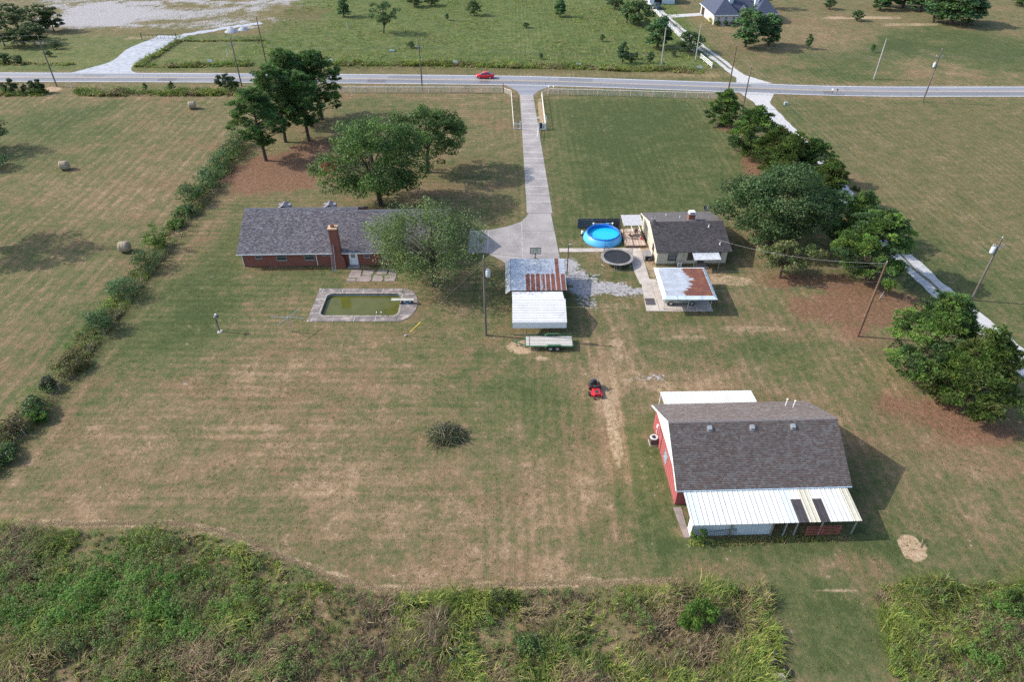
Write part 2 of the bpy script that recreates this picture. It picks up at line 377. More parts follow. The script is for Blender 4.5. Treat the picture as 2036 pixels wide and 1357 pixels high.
base = mixc(t, smooth(t, math_(t, 'ADD', A["brown"], dev(n_m, .6)), 0.15, 0.7), base, brown)
redc = ramp(t, math_(t, 'ADD', n_f, dev(n_u, .5)), [(0.25, (.095, .046, .032)), (0.5, (.185, .090, .060)), (0.75, (.27, .145, .10))])
base = mixc(t, math_(t, 'MULTIPLY', smooth(t, math_(t, 'ADD', math_(t, 'ADD', A["red"], dev(n_m, .6)), dev(n_f, .5)), 0.25, 0.95), .72), base, redc)
barec = ramp(t, math_(t, 'ADD', n_f, dev(n_u, .6)), [(0.25, (.27, .18, .105)), (0.5, (.38, .275, .175)), (0.75, (.50, .39, .27))])
base = mixc(t, smooth(t, math_(t, 'ADD', math_(t, 'ADD', A["bare"], dev(n_m, .5)), dev(n_f, .8)), 0.35, 0.95), base, barec)
gravc = ramp(t, math_(t, 'ADD', n_f, dev(n_u, .9)), [(0.2, (.15, .14, .14)), (0.45, (.295, .28, .282)), (0.75, (.47, .455, .46))])
base = mixc(t, smooth(t, math_(t, 'ADD', math_(t, 'ADD', A["gravel"], dev(n_m, 1.3)), dev(n_f, 2.6)), 0.42, 0.68), base, gravc)
micro = math_(t, 'ADD', 0.62, math_(t, 'MULTIPLY', noise(t, pos, 4.2, 5, .8), 0.76))
mm = node(t, "ShaderNodeCombineColor"); [t.links.new(micro, mm.inputs[i]) for i in range(3)]
base = mixc(t, 1.0, base, mm.outputs[0], 'MULTIPLY')
t.links.new(base, p.inputs["Base Color"]); p.inputs["Roughness"].default_value = 0.95; p.inputs["Specular IOR Level"].default_value = 0.1
hgt = math_(t, 'ADD', math_(t, 'MULTIPLY', n_u, .5), n_f)
bump(t, p, hgt, 0.85, 0.16)
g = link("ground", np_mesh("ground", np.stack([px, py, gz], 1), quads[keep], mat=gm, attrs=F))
tag(g, "mown and dry grass covering the yard, fields and verges", None, kind="structure")

# ------------------------------------------------------------------ road, drives
def curve_pts(pts, n):
    pts = [Vector((*p, 0)) for p in pts]; out = []
    for i in range(len(pts) - 1):
        p0 = pts[max(i - 1, 0)]; p1 = pts[i]; p2 = pts[i + 1]; p3 = pts[min(i + 2, len(pts) - 1)]
        for k in range(n):
            s = k / n
            out.append(0.5 * (2 * p1 + (p2 - p0) * s + (2 * p0 - 5 * p1 + 4 * p2 - p3) * s * s + (3 * p1 - p0 - 3 * p2 + p3) * s ** 3))
    out.append(pts[-1]); return out
def ribbon(mb, cl, w0, w1, z, wob=0.0, nw=1):
    """strip between offsets w0..w1 from the centre line"""
    rows = []
    for i, c in enumerate(cl):
        d = (cl[min(i + 1, len(cl) - 1)] - cl[max(i - 1, 0)]).normalized(); n = Vector((-d.y, d.x, 0))
        a = w0 + random.uniform(-wob, wob); b = w1 + random.uniform(-wob, wob)
        rows.append([tuple(c + n * (a + (b - a) * j / nw) + Vector((0, 0, z))) for j in range(nw + 1)])
    for r0, r1 in zip(rows, rows[1:]):
        for j in range(nw): mb.quad(r0[j], r1[j], r1[j + 1], r0[j + 1])
def ground_mat(name, stops, scale=1.2, fine=9, rough=.9, streak=None, tracks=None):
    m = bpy.data.materials.new(name); MATS[name] = m; t, p = nt(m)
    pos = node(t, "ShaderNodeNewGeometry").outputs["Position"]; v = pos
    if streak:
        mp = node(t, "ShaderNodeMapping"); mp.inputs["Scale"].default_value = streak; t.links.new(pos, mp.inputs["Vector"]); v = mp.outputs[0]
    f = math_(t, 'ADD', math_(t, 'MULTIPLY', noise(t, v, scale, 6, .6), .76), math_(t, 'MULTIPLY', noise(t, pos, fine, 4, .7), .24))
    t.links.new(ramp(t, f, stops), p.inputs["Base Color"]); p.inputs["Roughness"].default_value = rough
    bump(t, p, noise(t, pos, fine * 2, 3), 0.35, 0.02); return m
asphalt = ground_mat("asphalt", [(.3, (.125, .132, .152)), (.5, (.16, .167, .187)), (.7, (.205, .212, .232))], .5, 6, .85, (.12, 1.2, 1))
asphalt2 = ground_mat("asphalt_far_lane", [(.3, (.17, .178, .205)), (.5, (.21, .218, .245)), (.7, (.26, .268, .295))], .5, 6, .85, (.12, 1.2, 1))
conc = ground_mat("old_concrete", [(.28, (.17, .155, .15)), (.43, (.25, .23, .222)), (.56, (.315, .29, .28)), (.75, (.39, .36, .345))], .28, 5)
conc_pink = ground_mat("patio_concrete", [(.28, (.15, .122, .112)), (.5, (.25, .20, .185)), (.75, (.36, .30, .275))], .9, 8)
conc_pale = ground_mat("pale_concrete", [(.28, (.30, .265, .235)), (.5, (.42, .375, .335)), (.75, (.54, .49, .44))], .8, 8)
conc_pool = ground_mat("pool_concrete", [(.30, (.095, .085, .082)), (.44, (.15, .132, .128)), (.55, (.215, .185, .175)), (.66, (.40, .325, .295))], .9, 4)
gravel_m = ground_mat("white_gravel", [(.25, (.25, .245, .24)), (.45, (.40, .395, .39)), (.7, (.54, .535, .53))], 1.6, 12)
gravel_b = ground_mat("grey_gravel", [(.25, (.17, .185, .21)), (.45, (.30, .32, .355)), (.7, (.46, .48, .52))], .7, 9)
joint_m = M("joint_sealer", (.52, .50, .48), .9); line_w = M("white_road_paint", (.72, .72, .72), .7, dirt=(.3, .3, .3)); line_y = M("yellow_road_paint", (.62, .44, .22), .7, dirt=(.35, .33, .3))

road_c = curve_pts([(-420, 178.5), (-250, 176.2), (-128, 175.2), (-65, 174.4), (-11, 172.95), (14, 171.4), (52.4, 167.3), (81.5, 164.4), (121, 164.1), (260, 164.6), (420, 165)], 12)
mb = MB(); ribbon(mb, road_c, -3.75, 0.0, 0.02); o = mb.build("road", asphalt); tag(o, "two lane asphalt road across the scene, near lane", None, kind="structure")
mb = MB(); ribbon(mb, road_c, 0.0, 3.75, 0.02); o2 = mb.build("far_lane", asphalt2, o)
mb = MB(); ribbon(mb, road_c, -3.45, -3.25, 0.026); ribbon(mb, road_c, 3.28, 3.46, 0.026); mb.build("edge_line", line_w, o)
mb = MB(); ribbon(mb, road_c, -0.24, -0.10, 0.026); ribbon(mb, road_c, 0.10, 0.24, 0.026); mb.build("centre_line", line_y, o)
mb = MB()
random.seed(3)
for i in range(40):
    k = random.randrange(20, len(road_c) - 20); c = road_c[k] + Vector((random.uniform(-4, 4), 0, 0)); a = random.uniform(-.3, .3)
    y0 = random.choice((-3.6, -1.5, 0.3)); y1 = y0 + random.uniform(1.5, 3.4)
    pts = [c + Vector((a * s * (y1 - y0) + random.uniform(-.12, .12), y0 + (y1 - y0) * s, .0245)) for s in np.linspace(0, 1, 6)]
    for q0, q1 in zip(pts, pts[1:]): mb.quad(q0 - Vector((.035, 0, 0)), q0 + Vector((.035, 0, 0)), q1 + Vector((.035, 0, 0)), q1 - Vector((.035, 0, 0)))
mb.build("crack_sealer", M("tar", (.05, .05, .055), .6), o)

random.seed(13)
for i in range(9):                                                        # repaired stretches of the road
    k = random.randrange(26, len(road_c) - 30); half = random.choice((-1, 1)); mb = MB()
    ribbon(mb, road_c[k:k + random.choice((1, 1, 2)) + 1], .35 * half, random.uniform(2.2, 3.1) * half, .0222 + .0002 * i)
    mb.build("repair_patch", asphalt if half > 0 else M("old_patch", (.12, .122, .135), .85), o)
# gravel drives beside the pines and to the neighbours
def drive(name, label, pts, w, mat, z=0.012, wob=.18, parts=True):
    cl = curve_pts(pts, 8); mb = MB(); ribbon(mb, cl, -w / 2, w / 2, z, wob, 2)
    o = mb.build(name, mat); tag(o, label, None, kind="structure"); return o, cl
dr, cl = drive("gravel_drive", "white gravel drive running beside the row of pines", [(56.9, 166.6), (56.8, 160), (57.2, 150), (57.6, 140), (57.8, 120), (58.2, 100), (58.8, 85), (60.4, 75), (61.6, 68), (62.2, 60), (62.5, 48), (62.6, 30)], 3.5, gravel_m)
mb = MB(); mb.prism([(53.6, 163.9), (62.0, 163.2), (58.9, 156.5), (58.3, 150.8), (56, 151), (55.2, 157)], .004, .016); mb.build("drive_apron", gravel_m, dr)
strip_m = ground_mat("drive_centre_grass", [(.3, (.05, .06, .025)), (.5, (.13, .12, .06)), (.75, (.30, .27, .2))], 1.5, 8)
mb = MB(); ribbon(mb, [c for c in cl if 78 < c.y < 100], -.28, .22, .018, .2); mb.build("grass_strip", strip_m, dr)
dr, cl = drive("neighbour_drive", "gravel track climbing past the white fence to the far house", [(58.6, 170.6), (56.9, 177), (55.2, 190), (53.2, 202), (51.2, 220), (49.6, 236), (48.4, 250), (47.4, 275)], 3.0, gravel_m)
mb = MB(); mb.prism([(55.0, 170.9), (63.6, 170.1), (58.8, 176.5), (57.3, 182), (55.2, 182), (56.2, 175.5)], .004, .016); mb.build("drive_apron", gravel_m, dr)
mb = MB(); ribbon(mb, [c for c in cl if 181 < c.y < 240], -.45, .35, .02, .12); mb.build("grass_strip", strip_m, dr)
mb = MB(); mb.prism([(49.2, 240), (62, 243.2), (64.5, 241.0), (66.2, 226.5), (64.6, 226.5), (62.0, 239.5), (50.5, 236.5)], .004, .017); mb.build("house_approach", gravel_m, dr)
mb = MB(); random.seed(21)
le = [(128, 146), (147, 143), (185, 133), (221, 122), (240, 108), (252, 98), (276, 87), (300, 78), (316, 70)]; ri = [(276, 146), (263, 141), (262, 134), (276, 121), (295, 110), (318, 99), (335, 90), (352, 80), (372, 72)]
lw_ = curve_pts([at(*q) for q in le], 5); rw_ = curve_pts([at(*q) for q in ri], 5)
for i in range(len(lw_) - 1):
    z_ = Vector((0, 0, .012)); mb.quad(lw_[i] + z_, rw_[i] + z_, rw_[i + 1] + z_, lw_[i + 1] + z_)
tag(mb.build("gravel_entrance", gravel_b), "bluish crushed stone entrance to the cleared site at upper left", None, kind="structure")
# pale stone beyond the site gate
mb = MB(); ribbon(mb, curve_pts([at(336, 77), at(365, 70), at(410, 62), at(460, 54), at(520, 45)], 8), -1.5, 1.5, .014, .5); tag(mb.build("site_track", gravel_b), "thin stone track leading right from the site gate", None, kind="structure")

# concrete driveway of separate slabs
dv = MB(); dv.prism([(2.4, 164.3), (4.6, 164.3), (5.0, 158), (1.9, 158)], .003, .013)
dv = dv.build("driveway", conc); tag(dv, "long concrete driveway from the road to the garage court", None, kind="structure")
mb = MB(); mb.prism([(-1.6, 168.9), (9.3, 168.2), (6.3, 164.6), (5.05, 161.5), (1.85, 161.5), (1.0, 164.9)], .004, .018); mb.build("apron", asphalt2, dv)
def dvx(y):   # left and right edges of the straight run
    s = (161.9 - y) / (161.9 - 87.8); return 1.87 + 0.75 * s + (0.0), 4.95 + 2.2 * s
ys = list(np.arange(161.4, 104, -3.05)) + [102.3]
for y1, y0 in zip(ys, ys[1:]):
    (l1, r1), (l0, r0) = dvx(y1), dvx(y0)
    mb = MB(); mb.prism([(l0, y0 + .03), (r0, y0 + .03), (r1, y1 - .03), (l1, y1 - .03)], -.05, .03 + random.uniform(-.006, .006)); mb.build("slab", conc, dv)
mb = MB()
for y in ys[:-1]:
    l, r = dvx(y); mb.box(l, r, y - .07, y + .07, .005, .034)
mb.build("joint", joint_m, dv)
court = [[(-6.7, 89.4), (-3.75, 89.4), (-3.75, 96.5), (-6.7, 96.5)],
         [(-3.7, 89.4), (1.55, 88.3), (1.55, 99.4), (-.6, 97.8), (-3.7, 96.5)],
         [(1.6, 88.0), (1.6, 81.5), (7.2, 81.5), (7.1, 89.2), (1.6, 89.2)],
         [(1.6, 89.25), (7.08, 89.25), (6.75, 96.2), (1.6, 96.2)],
         [(1.6, 96.25), (6.72, 96.25), (6.45, 102.25), (2.7, 102.25), (2.45, 101.2), (1.6, 99.45)],
         [(-3.7, 89.3), (1.55, 88.2), (1.55, 82.2), (.3, 84.6), (-1.6, 87.4)]]
for c in court: mb = MB(); mb.prism(c, -.05, .03); mb.build("slab", conc, dv)
mb = MB(); mb.box(-3.76, -3.70, 89.4, 96.5, 0, .034); mb.box(1.55, 1.6, 82, 99.4, 0, .034); mb.build("joint", joint_m, dv)
# footpaths by the cottage
o = MB(); o.prism([(7.2, 89.7), (17.6, 89.9), (17.6, 90.9), (7.2, 90.8)], -.03, .03); o = o.build("footpath", conc_pale); tag(o, "narrow pale concrete path from driveway to the deck", None, kind="structure")
mb = MB(); mb.prism([(17.6, 90.9), (19.6, 90.9), (19.6, 82.2), (20.6, 82.1), (20.6, 80.9), (18.1, 80.9), (17.75, 84)], -.03, .031); mb.build("slab", conc_pale, o)
# broken patio behind the brick house
pat = MB(); pat.prism([(-23.55, 81.5), (-16.6, 81.5), (-16.6, 85.0), (-23.55, 84.9)], -.04, .006)
pat = pat.build("patio", M("weedy_joint", (.10, .11, .045), .95, var=.4, scale=4)); tag(pat, "cracked pink concrete patio slabs behind the brick house", None, kind="structure")
for pts in ([(-23.5, 82.3), (-22.3, 82.25), (-22.2, 81.55), (-23.5, 81.6)], [(-23.45, 82.45), (-21.7, 82.5), (-21.8, 84.5), (-23.3, 84.6)], [(-22.1, 81.5), (-20.2, 81.5), (-20.0, 82.2), (-20.3, 83.0), (-21.5, 83.0), (-22.1, 82.3)],
            [(-21.5, 83.2), (-20.2, 83.15), (-19.9, 84.6), (-21.6, 84.55)], [(-19.9, 81.55), (-18.5, 81.55), (-18.3, 82.2), (-18.7, 83.0), (-19.8, 83.2)], [(-18.1, 81.7), (-17.9, 81.55), (-16.65, 81.6), (-16.6, 83.1), (-17.6, 83.2), (-18.3, 82.9)],
            [(-19.6, 83.4), (-18.1, 83.3), (-18.0, 84.8), (-19.5, 84.8)], [(-17.8, 83.4), (-16.65, 83.3), (-16.6, 84.9), (-17.8, 84.9)]):
    c = Vector((sum(p[0] for p in pts) / len(pts), sum(p[1] for p in pts) / len(pts), 0)); mb = MB()
    mb.prism([(x, y) for x, y in reversed(pts)][::-1], -.02, .05 + random.uniform(-.012, .02)); mb.build("slab", conc_pink, pat, bevel=.02)
# ------------------------------------------------------------------ building materials
def brick_mat(name, c1, c2, mortar):
    m = bpy.data.materials.new(name); MATS[name] = m; t, p = nt(m)
    tc = node(t, "ShaderNodeTexCoord"); sp = node(t, "ShaderNodeSeparateXYZ"); t.links.new(tc.outputs["Object"], sp.inputs[0])
    cb = node(t, "ShaderNodeCombineXYZ"); t.links.new(math_(t, 'ADD', sp.outputs[0], sp.outputs[1]), cb.inputs[0]); t.links.new(sp.outputs[2], cb.inputs[1])
    b = node(t, "ShaderNodeTexBrick"); t.links.new(cb.outputs[0], b.inputs["Vector"])
    b.inputs["Color1"].default_value = (*c1, 1); b.inputs["Color2"].default_value = (*c2, 1); b.inputs["Mortar"].default_value = (*mortar, 1)
    b.inputs["Scale"].default_value = 1.0; b.inputs["Brick Width"].default_value = .21; b.inputs["Row Height"].default_value = .075; b.inputs["Mortar Size"].default_value = .008; b.inputs["Bias"].default_value = 0.1
    mp = node(t, "ShaderNodeMapping"); mp.inputs["Scale"].default_value = (.8, .8, 5); t.links.new(tc.outputs["Object"], mp.inputs["Vector"])
    f = smooth(t, noise(t, mp.outputs[0], 2.0, 6, .7), .3, .7)
    c = mixc(t, math_(t, 'MULTIPLY', f, .55), b.outputs["Color"], tuple(x * .45 for x in c1))
    t.links.new(c, p.inputs["Base Color"]); p.inputs["Roughness"].default_value = .9
    bump(t, p, b.outputs["Fac"], -.4, .01); return m
red_brick = brick_mat("red_brick", (.26, .062, .036), (.18, .045, .03), (.30, .20, .16))
def attr_mat(name, rough=.9, grain=30):
    m = bpy.data.materials.new(name); MATS[name] = m; t, p = nt(m)
    tc = node(t, "ShaderNodeTexCoord").outputs["Object"]
    g = math_(t, 'ADD', .8, math_(t, 'MULTIPLY', noise(t, tc, grain, 2), .4)); w = math_(t, 'ADD', .86, math_(t, 'MULTIPLY', noise(t, tc, .45, 5, .7), .28))
    cc = node(t, "ShaderNodeCombineColor"); gm_ = math_(t, 'MULTIPLY', g, w); [t.links.new(gm_, cc.inputs[i]) for i in range(3)]
    t.links.new(mixc(t, 1.0, attr(t, "Col").outputs["Color"], cc.outputs[0], 'MULTIPLY'), p.inputs["Base Color"]); p.inputs["Roughness"].default_value = rough
    p.inputs["Specular IOR Level"].default_value = .25; return m
shingle_m = attr_mat("asphalt_shingle")
def shingles(name, parent, O, U, V, w, l, expo, tab, palette, seed, weights=None):
    """courses of separate tabs laid on a roof slope: O lower corner, U along the eave, V up the slope"""
    r = np.random.default_rng(seed); O = np.array(O, float); U = np.array(Vector(U).normalized()); V = np.array(Vector(V).normalized()); N = np.cross(U, V)
    nv = int(math.ceil(l / expo)); vs_, qs, cs = [], [], []; k = 0
    pal = np.array(palette)
    for i in range(nv):
        v0 = i * expo; v1 = min(v0 + expo * 1.25, l); x = -r.random() * tab
        while x < w:
            tw = tab * r.uniform(.55, 1.5); a = max(x, 0.0); b = min(x + tw, w); x += tw
            if b - a < .03: continue
            h0 = .030 + r.random() * .012; vo = v0 - r.random() * .02
            c = pal[r.choice(len(pal), p=weights)] * r.uniform(.85, 1.15)
            P = lambda u_, v_, h: O + U * u_ + V * v_ + N * h
            vs_ += [P(a, vo, h0), P(b, vo, h0), P(b, v1, .006), P(a, v1, .006), P(a, vo, -.01), P(b, vo, -.01)]
            qs += [(k, k + 1, k + 2, k + 3), (k + 4, k + 5, k + 1, k)]; cs += [c] * 6; k += 6
    o = link(name, np_mesh(name, vs_, qs, col=np.array(cs), mat=shingle_m), parent); o["kind"] = "stuff"; return o

glass = M("window_glass", (.035, .045, .05), .12, 0, .3, 2, spec=.8); glass_c = M("curtained_glass", (.16, .18, .19), .2, 0, .3, 1.2, spec=.6)
white_p = M("white_trim_paint", (.74, .75, .76), .6, var=.08, dirt=(.45, .42, .36)); alu = M("weathered_aluminium", (.36, .37, .39), .45, .5, .12)
gal = M("galvanised_steel", (.46, .48, .50), .45, .6, .15); dark_in = M("dark_interior", (.02, .02, .02), .95)
blackm = M("black_rubber", (.025, .025, .027), .8, bmp=.2); steel_dk = M("dark_steel", (.06, .065, .07), .5, .4)
def window(parent, x0, x1, z0, z1, y, fm, pm, bar=True, axis_='x', out=-1):
    """frame with recessed panes on the face y (or on the face x when axis_ is 'y')"""
    w = .07; d = .06; mb = MB()
    def B(m, a0, a1, b0, b1, q0, q1):
        lo, hi = sorted((y + out * q0, y + out * q1))
        if axis_ == 'x': m.box(a0, a1, lo, hi, b0, b1)
        else: m.box(lo, hi, a0, a1, b0, b1)
    B(mb, x0, x1, z0, z0 + w, 0, d); B(mb, x0, x1, z1 - w, z1, 0, d); B(mb, x0, x0 + w, z0 + w, z1 - w, 0, d); B(mb, x1 - w, x1, z0 + w, z1 - w, 0, d)
    zm = (z0 + z1) / 2
    if bar: B(mb, x0 + w, x1 - w, zm - .03, zm + .03, 0, d)
    B(mb, x0 - .05, x1 + .05, z0 - .06, z0, 0, d + .05)
    f = mb.build("window", fm, parent)
    for a, b in (((z0 + w, zm - .03), (zm + .03, z1 - w)) if bar else ((z0 + w, z1 - w),)):
        m2 = MB(); B(m2, x0 + w, x1 - w, a, b, .004, .02); m2.build("pane", pm, f)
    return f
def sheet(name, parent, mat, O, U, V, w, l, pitch=.23, rib=.025, nl=1, rust=None, flat=.5, rw=.46):
    """ribbed metal sheet: O corner, U across the ribs, V along them; rust(u, v) gives its corrosion"""
    O = Vector(O); U = Vector(U).normalized(); V = Vector(V).normalized(); N = U.cross(V)
    if N.z < 0: N = -N
    us = []; x = 0.0
    while x < w - 1e-4:
        us += [(x, 0)] ; 
        for fr, h in ((flat, 0), (flat + rw * .26, 1), (flat + rw * .74, 1), (flat + rw, 0)):
            if x + fr * pitch < w: us.append((x + fr * pitch, h))
        x += pitch
    us.append((w, 0))
    mb = MB()
    for j in range(nl + 1):
        for u, h in us:
            mb.v.append(tuple(O + U * u + V * (l * j / nl) + N * (rib * h)))
            if rust: mb.rust.append(rust(u / w, j / nl))
    k = len(us)
    for j in range(nl):
        for i in range(k - 1): mb.f.append((j * k + i, j * k + i + 1, (j + 1) * k + i + 1, (j + 1) * k + i))
    o = mb.build(name, mat, parent)
    s_ = o.modifiers.new("thickness", 'SOLIDIFY'); s_.thickness = .006; s_.offset = -1
    return o
def rust_mat(name, clean, worn, orange=.15):
    m = bpy.data.materials.new(name); MATS[name] = m; t, p = nt(m)
    tc = node(t, "ShaderNodeTexCoord").outputs["Object"]; mp = node(t, "ShaderNodeMapping"); mp.inputs["Scale"].default_value = worn; t.links.new(tc, mp.inputs["Vector"])
    n1 = noise(t, mp.outputs[0], 1.0, 7, .7); n2 = noise(t, tc, 1.1, 6, .7); n3 = noise(t, tc, 6, 4, .7)
    f = smooth(t, math_(t, 'ADD', math_(t, 'ADD', attr(t, "rust").outputs["Fac"], math_(t, 'MULTIPLY', math_(t, 'SUBTRACT', n1, .5), .8)), math_(t, 'MULTIPLY', math_(t, 'SUBTRACT', n3, .5), .35)), .47, .53)
    cl = mixc(t, smooth(t, n2, .35, .65), tuple(c * .78 for c in clean), clean)
    ru = ramp(t, math_(t, 'ADD', math_(t, 'MULTIPLY', n2, .6), math_(t, 'MULTIPLY', n3, .4)), [(.3, (.085, .034, .024)), (.5, (.155, .055, .038)), (.72, (.27, orange * .85, .055))])
    t.links.new(mixc(t, f, cl, ru), p.inputs["Base Color"])
    t.links.new(math_(t, 'ADD', .38, math_(t, 'MULTIPLY', f, .5)), p.inputs["Roughness"]); t.links.new(math_(t, 'MULTIPLY', math_(t, 'SUBTRACT', 1.0, f), .35), p.inputs["Metallic"]); return m
rust_x = rust_mat("rusty_painted_tin_along_x", (.60, .62, .65), (.8, 7.0, 1)); rust_y = rust_mat("rusty_galvanised_tin_along_y", (.50, .535, .58), (5.0, .5, 1), .11)

# ------------------------------------------------------------------ brick house
YAW = R(1.5)
H = thing("brick_house", "long red brick ranch house with grey shingle roof behind the pool", "house", (-39.2, 85.55), YAW)
L = 29.4; xs = 16.4; D1, D2 = 13.4, 12.4; ez = 2.40; sl = .50
yr1, yr2 = 6.7, 6.2; zr1, zr2 = ez + (yr1 + .5) * sl, ez + (yr2 + .5) * sl
mb = MB(); mb.xprism([(0, 0), (D1, 0), (D1, 2.6), (yr1, zr1 - .22), (0, 2.55)], 0, xs); mb.xprism([(.003, 0), (D2, 0), (D2, 2.6), (yr2, zr2 - .22), (.003, 2.55)], xs + .002, L)
mb.build("wall", red_brick, H)
roofm = M("roof_underlay", (.12, .115, .12), .9)
rf = MB()
def roof_half(mb, x0, x1, y0, z0, y1, z1, th=.14): mb.slab((x0, y0, z0), (x1, y0, z0), (x1, y1, z1), (x0, y1, z1), th)
roof_half(rf, -.45, xs, -.5, ez, yr1, zr1); rf.slab((xs, D1 + .5, ez), (-.45, D1 + .5, ez), (-.45, yr1, zr1), (xs, yr1, zr1), .14)
roof_half(rf, xs + .001, L + .45, -.5, ez, yr2, zr2); rf.slab((L + .45, D2 + .5, ez), (xs, D2 + .5, ez), (xs, yr2, zr2), (L + .45, yr2, zr2), .14)
rf = rf.build("roof", roofm, H)
pal_h = [(.155, .142, .158), (.205, .19, .205), (.12, .108, .12), (.25, .232, .245), (.175, .15, .15)]
cs_, sn_ = 1 / math.hypot(1, sl), sl / math.hypot(1, sl)
shingles("shingles", rf, (-.47, -.53, ez - .012), (1, 0, 0), (0, cs_, sn_), xs + .47, (yr1 + .53) / cs_, .17, .27, pal_h, 11)
shingles("shingles", rf, (xs, -.53, ez - .012), (1, 0, 0), (0, cs_, sn_), L + .47 - xs, (yr2 + .53) / cs_, .17, .27, pal_h, 12)
shingles("shingles", rf, (xs, D1 + .53, ez - .012), (-1, 0, 0), (0, -cs_, sn_), xs + .47, (D1 + .53 - yr1) / cs_, .17, .27, pal_h, 13)
shingles("shingles", rf, (L + .47, D2 + .53, ez - .012), (-1, 0, 0), (0, -cs_, sn_), L + .47 - xs, (D2 + .53 - yr2) / cs_, .17, .27, pal_h, 14)
capm = M("ridge_cap", (.11, .115, .135), .85, var=.25, scale=6)
mb = MB(); mb.xprism([(yr1 - .2, zr1 - .055), (yr1, zr1 + .075), (yr1 + .2, zr1 - .055), (yr1, zr1 - .02)], -.47, xs + .02); mb.build("ridge_cap", capm, rf)
mb = MB(); mb.xprism([(yr2 - .2, zr2 - .055), (yr2, zr2 + .075), (yr2 + .2, zr2 - .055), (yr2, zr2 - .02)], xs + .03, L + .47); mb.build("ridge_cap", capm, rf)
mb = MB(); mb.box(-.5, L + .5, -.60, -.48, ez - .16, ez - .03); mb.build("gutter", white_p, H)
for x in (-.08, 5.95 + .0):
    pass
for x in (.06, 10.75): mb = MB(); mb.box(x - .045, x + .045, -.10, -.02, .1, ez - .1); mb.bar((x, -.06, ez - .15), (x, -.5, ez - .1), .08); mb.build("downspout", white_p, H)
for x0, x1, z0, z1 in ((1.9, 2.95, 1.35, 2.15), (4.95, 6.45, 1.0, 2.2), (9.0, 10.45, 1.0, 2.2), (11.6, 12.9, 1.75, 2.2), (17.6, 18.5, 1.3, 2.15), (20.2, 21.7, .9, 2.2), (24.2, 25.7, 1.0, 2.2)):
    window(H, x0, x1, z0, z1, 0, alu, glass if x0 < 19 else glass_c)
dm = MB(); dm.box(15.55, 16.6, -.05, 0.0, .05, 2.25); d = dm.build("door", white_p, H)
mb = MB()
for i in range(3):
    for j in range(3): mb.box(15.78 + i * .2, 15.95 + i * .2, -.062, -.05, 1.3 + j * .25, 1.5 + j * .25)
mb.build("pane", glass, d); mb = MB(); mb.box(15.45, 15.55, -.07, 0, .05, 2.33); mb.box(16.6, 16.7, -.07, 0, .05, 2.33); mb.box(15.45, 16.7, -.07, 0, 2.33, 2.4); mb.build("door_frame", white_p, d)
mb = MB(); mb.cyl((15.68, -.1, 1.0), .035, .07, 8); mb.build("handle", steel_dk, d); mb = MB(); mb.box(15.2, 16.9, -.9, -.05, 0, .12); mb.build("door_step", conc, H)
cm = MB(); cm.prism([(13.15, -.85), (14.95, -.85), (14.95, .0), (13.15, .0)], 0, 1.5)
cm.add([(13.15, -.85, 1.5), (14.95, -.85, 1.5), (14.95, 0, 1.5), (13.15, 0, 1.5), (13.35, -.85, 2.35), (14.5, -.85, 2.35), (14.5, 0, 2.35), (13.35, 0, 2.35)], [(0, 1, 5, 4), (1, 2, 6, 5), (3, 0, 4, 7)])
cm.prism([(13.35, -.85), (14.5, -.85), (14.5, .2), (13.35, .2)], 2.35, 6.35); ch = cm.build("chimney", red_brick, H)
mb = MB(); mb.prism([(13.27, -.93), (14.58, -.93), (14.58, .28), (13.27, .28)], 6.35, 6.52); mb.build("cap", M("chimney_mortar", (.42, .30, .20), .9, var=.3), ch)
mb = MB(); mb.prism([(13.68, -.55), (14.15, -.55), (14.15, -.1), (13.68, -.1)], 6.52, 6.85); mb.build("flue", M("clay_flue", (.28, .10, .06), .9), ch); mb = MB(); mb.box(13.75, 14.08, -.48, -.17, 6.851, 6.855); mb.build("flue_opening", dark_in, ch)
for x in (5.1, 11.9):                                                    # dormers on the far slope
    dmr = MB(); y0 = yr1 + .9; zt = zr1 + .16
    dmr.box(x - .9, x + .9, y0 + .4, y0 + 1.0, zr1 - 2.6, zr1 - .15)
    dmr.add([(x - .9, y0 + 1.0, zr1 - .15), (x + .9, y0 + 1.0, zr1 - .15), (x, y0 + 1.0, zt - .05)], [(0, 1, 2)]); dd = dmr.build("dormer", M("dormer_cladding", (.26, .25, .265), .9, var=.2), H)
    mb = MB(); mb.slab((x - .95, y0 + 1.2, zr1 - .42), (x - .95, y0 - .4, zr1 - .42), (x, y0 - .4, zt), (x, y0 + 1.2, zt), .1); mb.slab((x, y0 + 1.2, zt), (x, y0 - .4, zt), (x + .95, y0 - .4, zr1 - .42), (x + .95, y0 + 1.2, zr1 - .42), .1)
    mb.build("dormer_roof", M("dormer_shingle", (.17, .16, .175), .9, var=.45, scale=5), dd)
F_ = frame(-39.2, 85.55, YAW)
# ladder against the chimney
ax, ay = F_(13.15 + .35, -2.05); bx_, by_ = F_(13.15 + .35, -.90)
t_ = thing("ladder", "aluminium ladder leaning on the brick chimney", "ladder", (ax, ay), YAW)
for sx in (-.24, .24): mb = MB(); mb.bar((sx, 0, 0), (sx, 1.12, 4.05), .06, .1); mb.build("rail", alu, t_)
for i in range(13):
    s = (i + .7) / 13.3; mb = MB(); mb.tube([(-.24, 1.12 * s, 4.05 * s), (.24, 1.12 * s, 4.05 * s)], .032, 6); mb.build("rung", alu, t_)
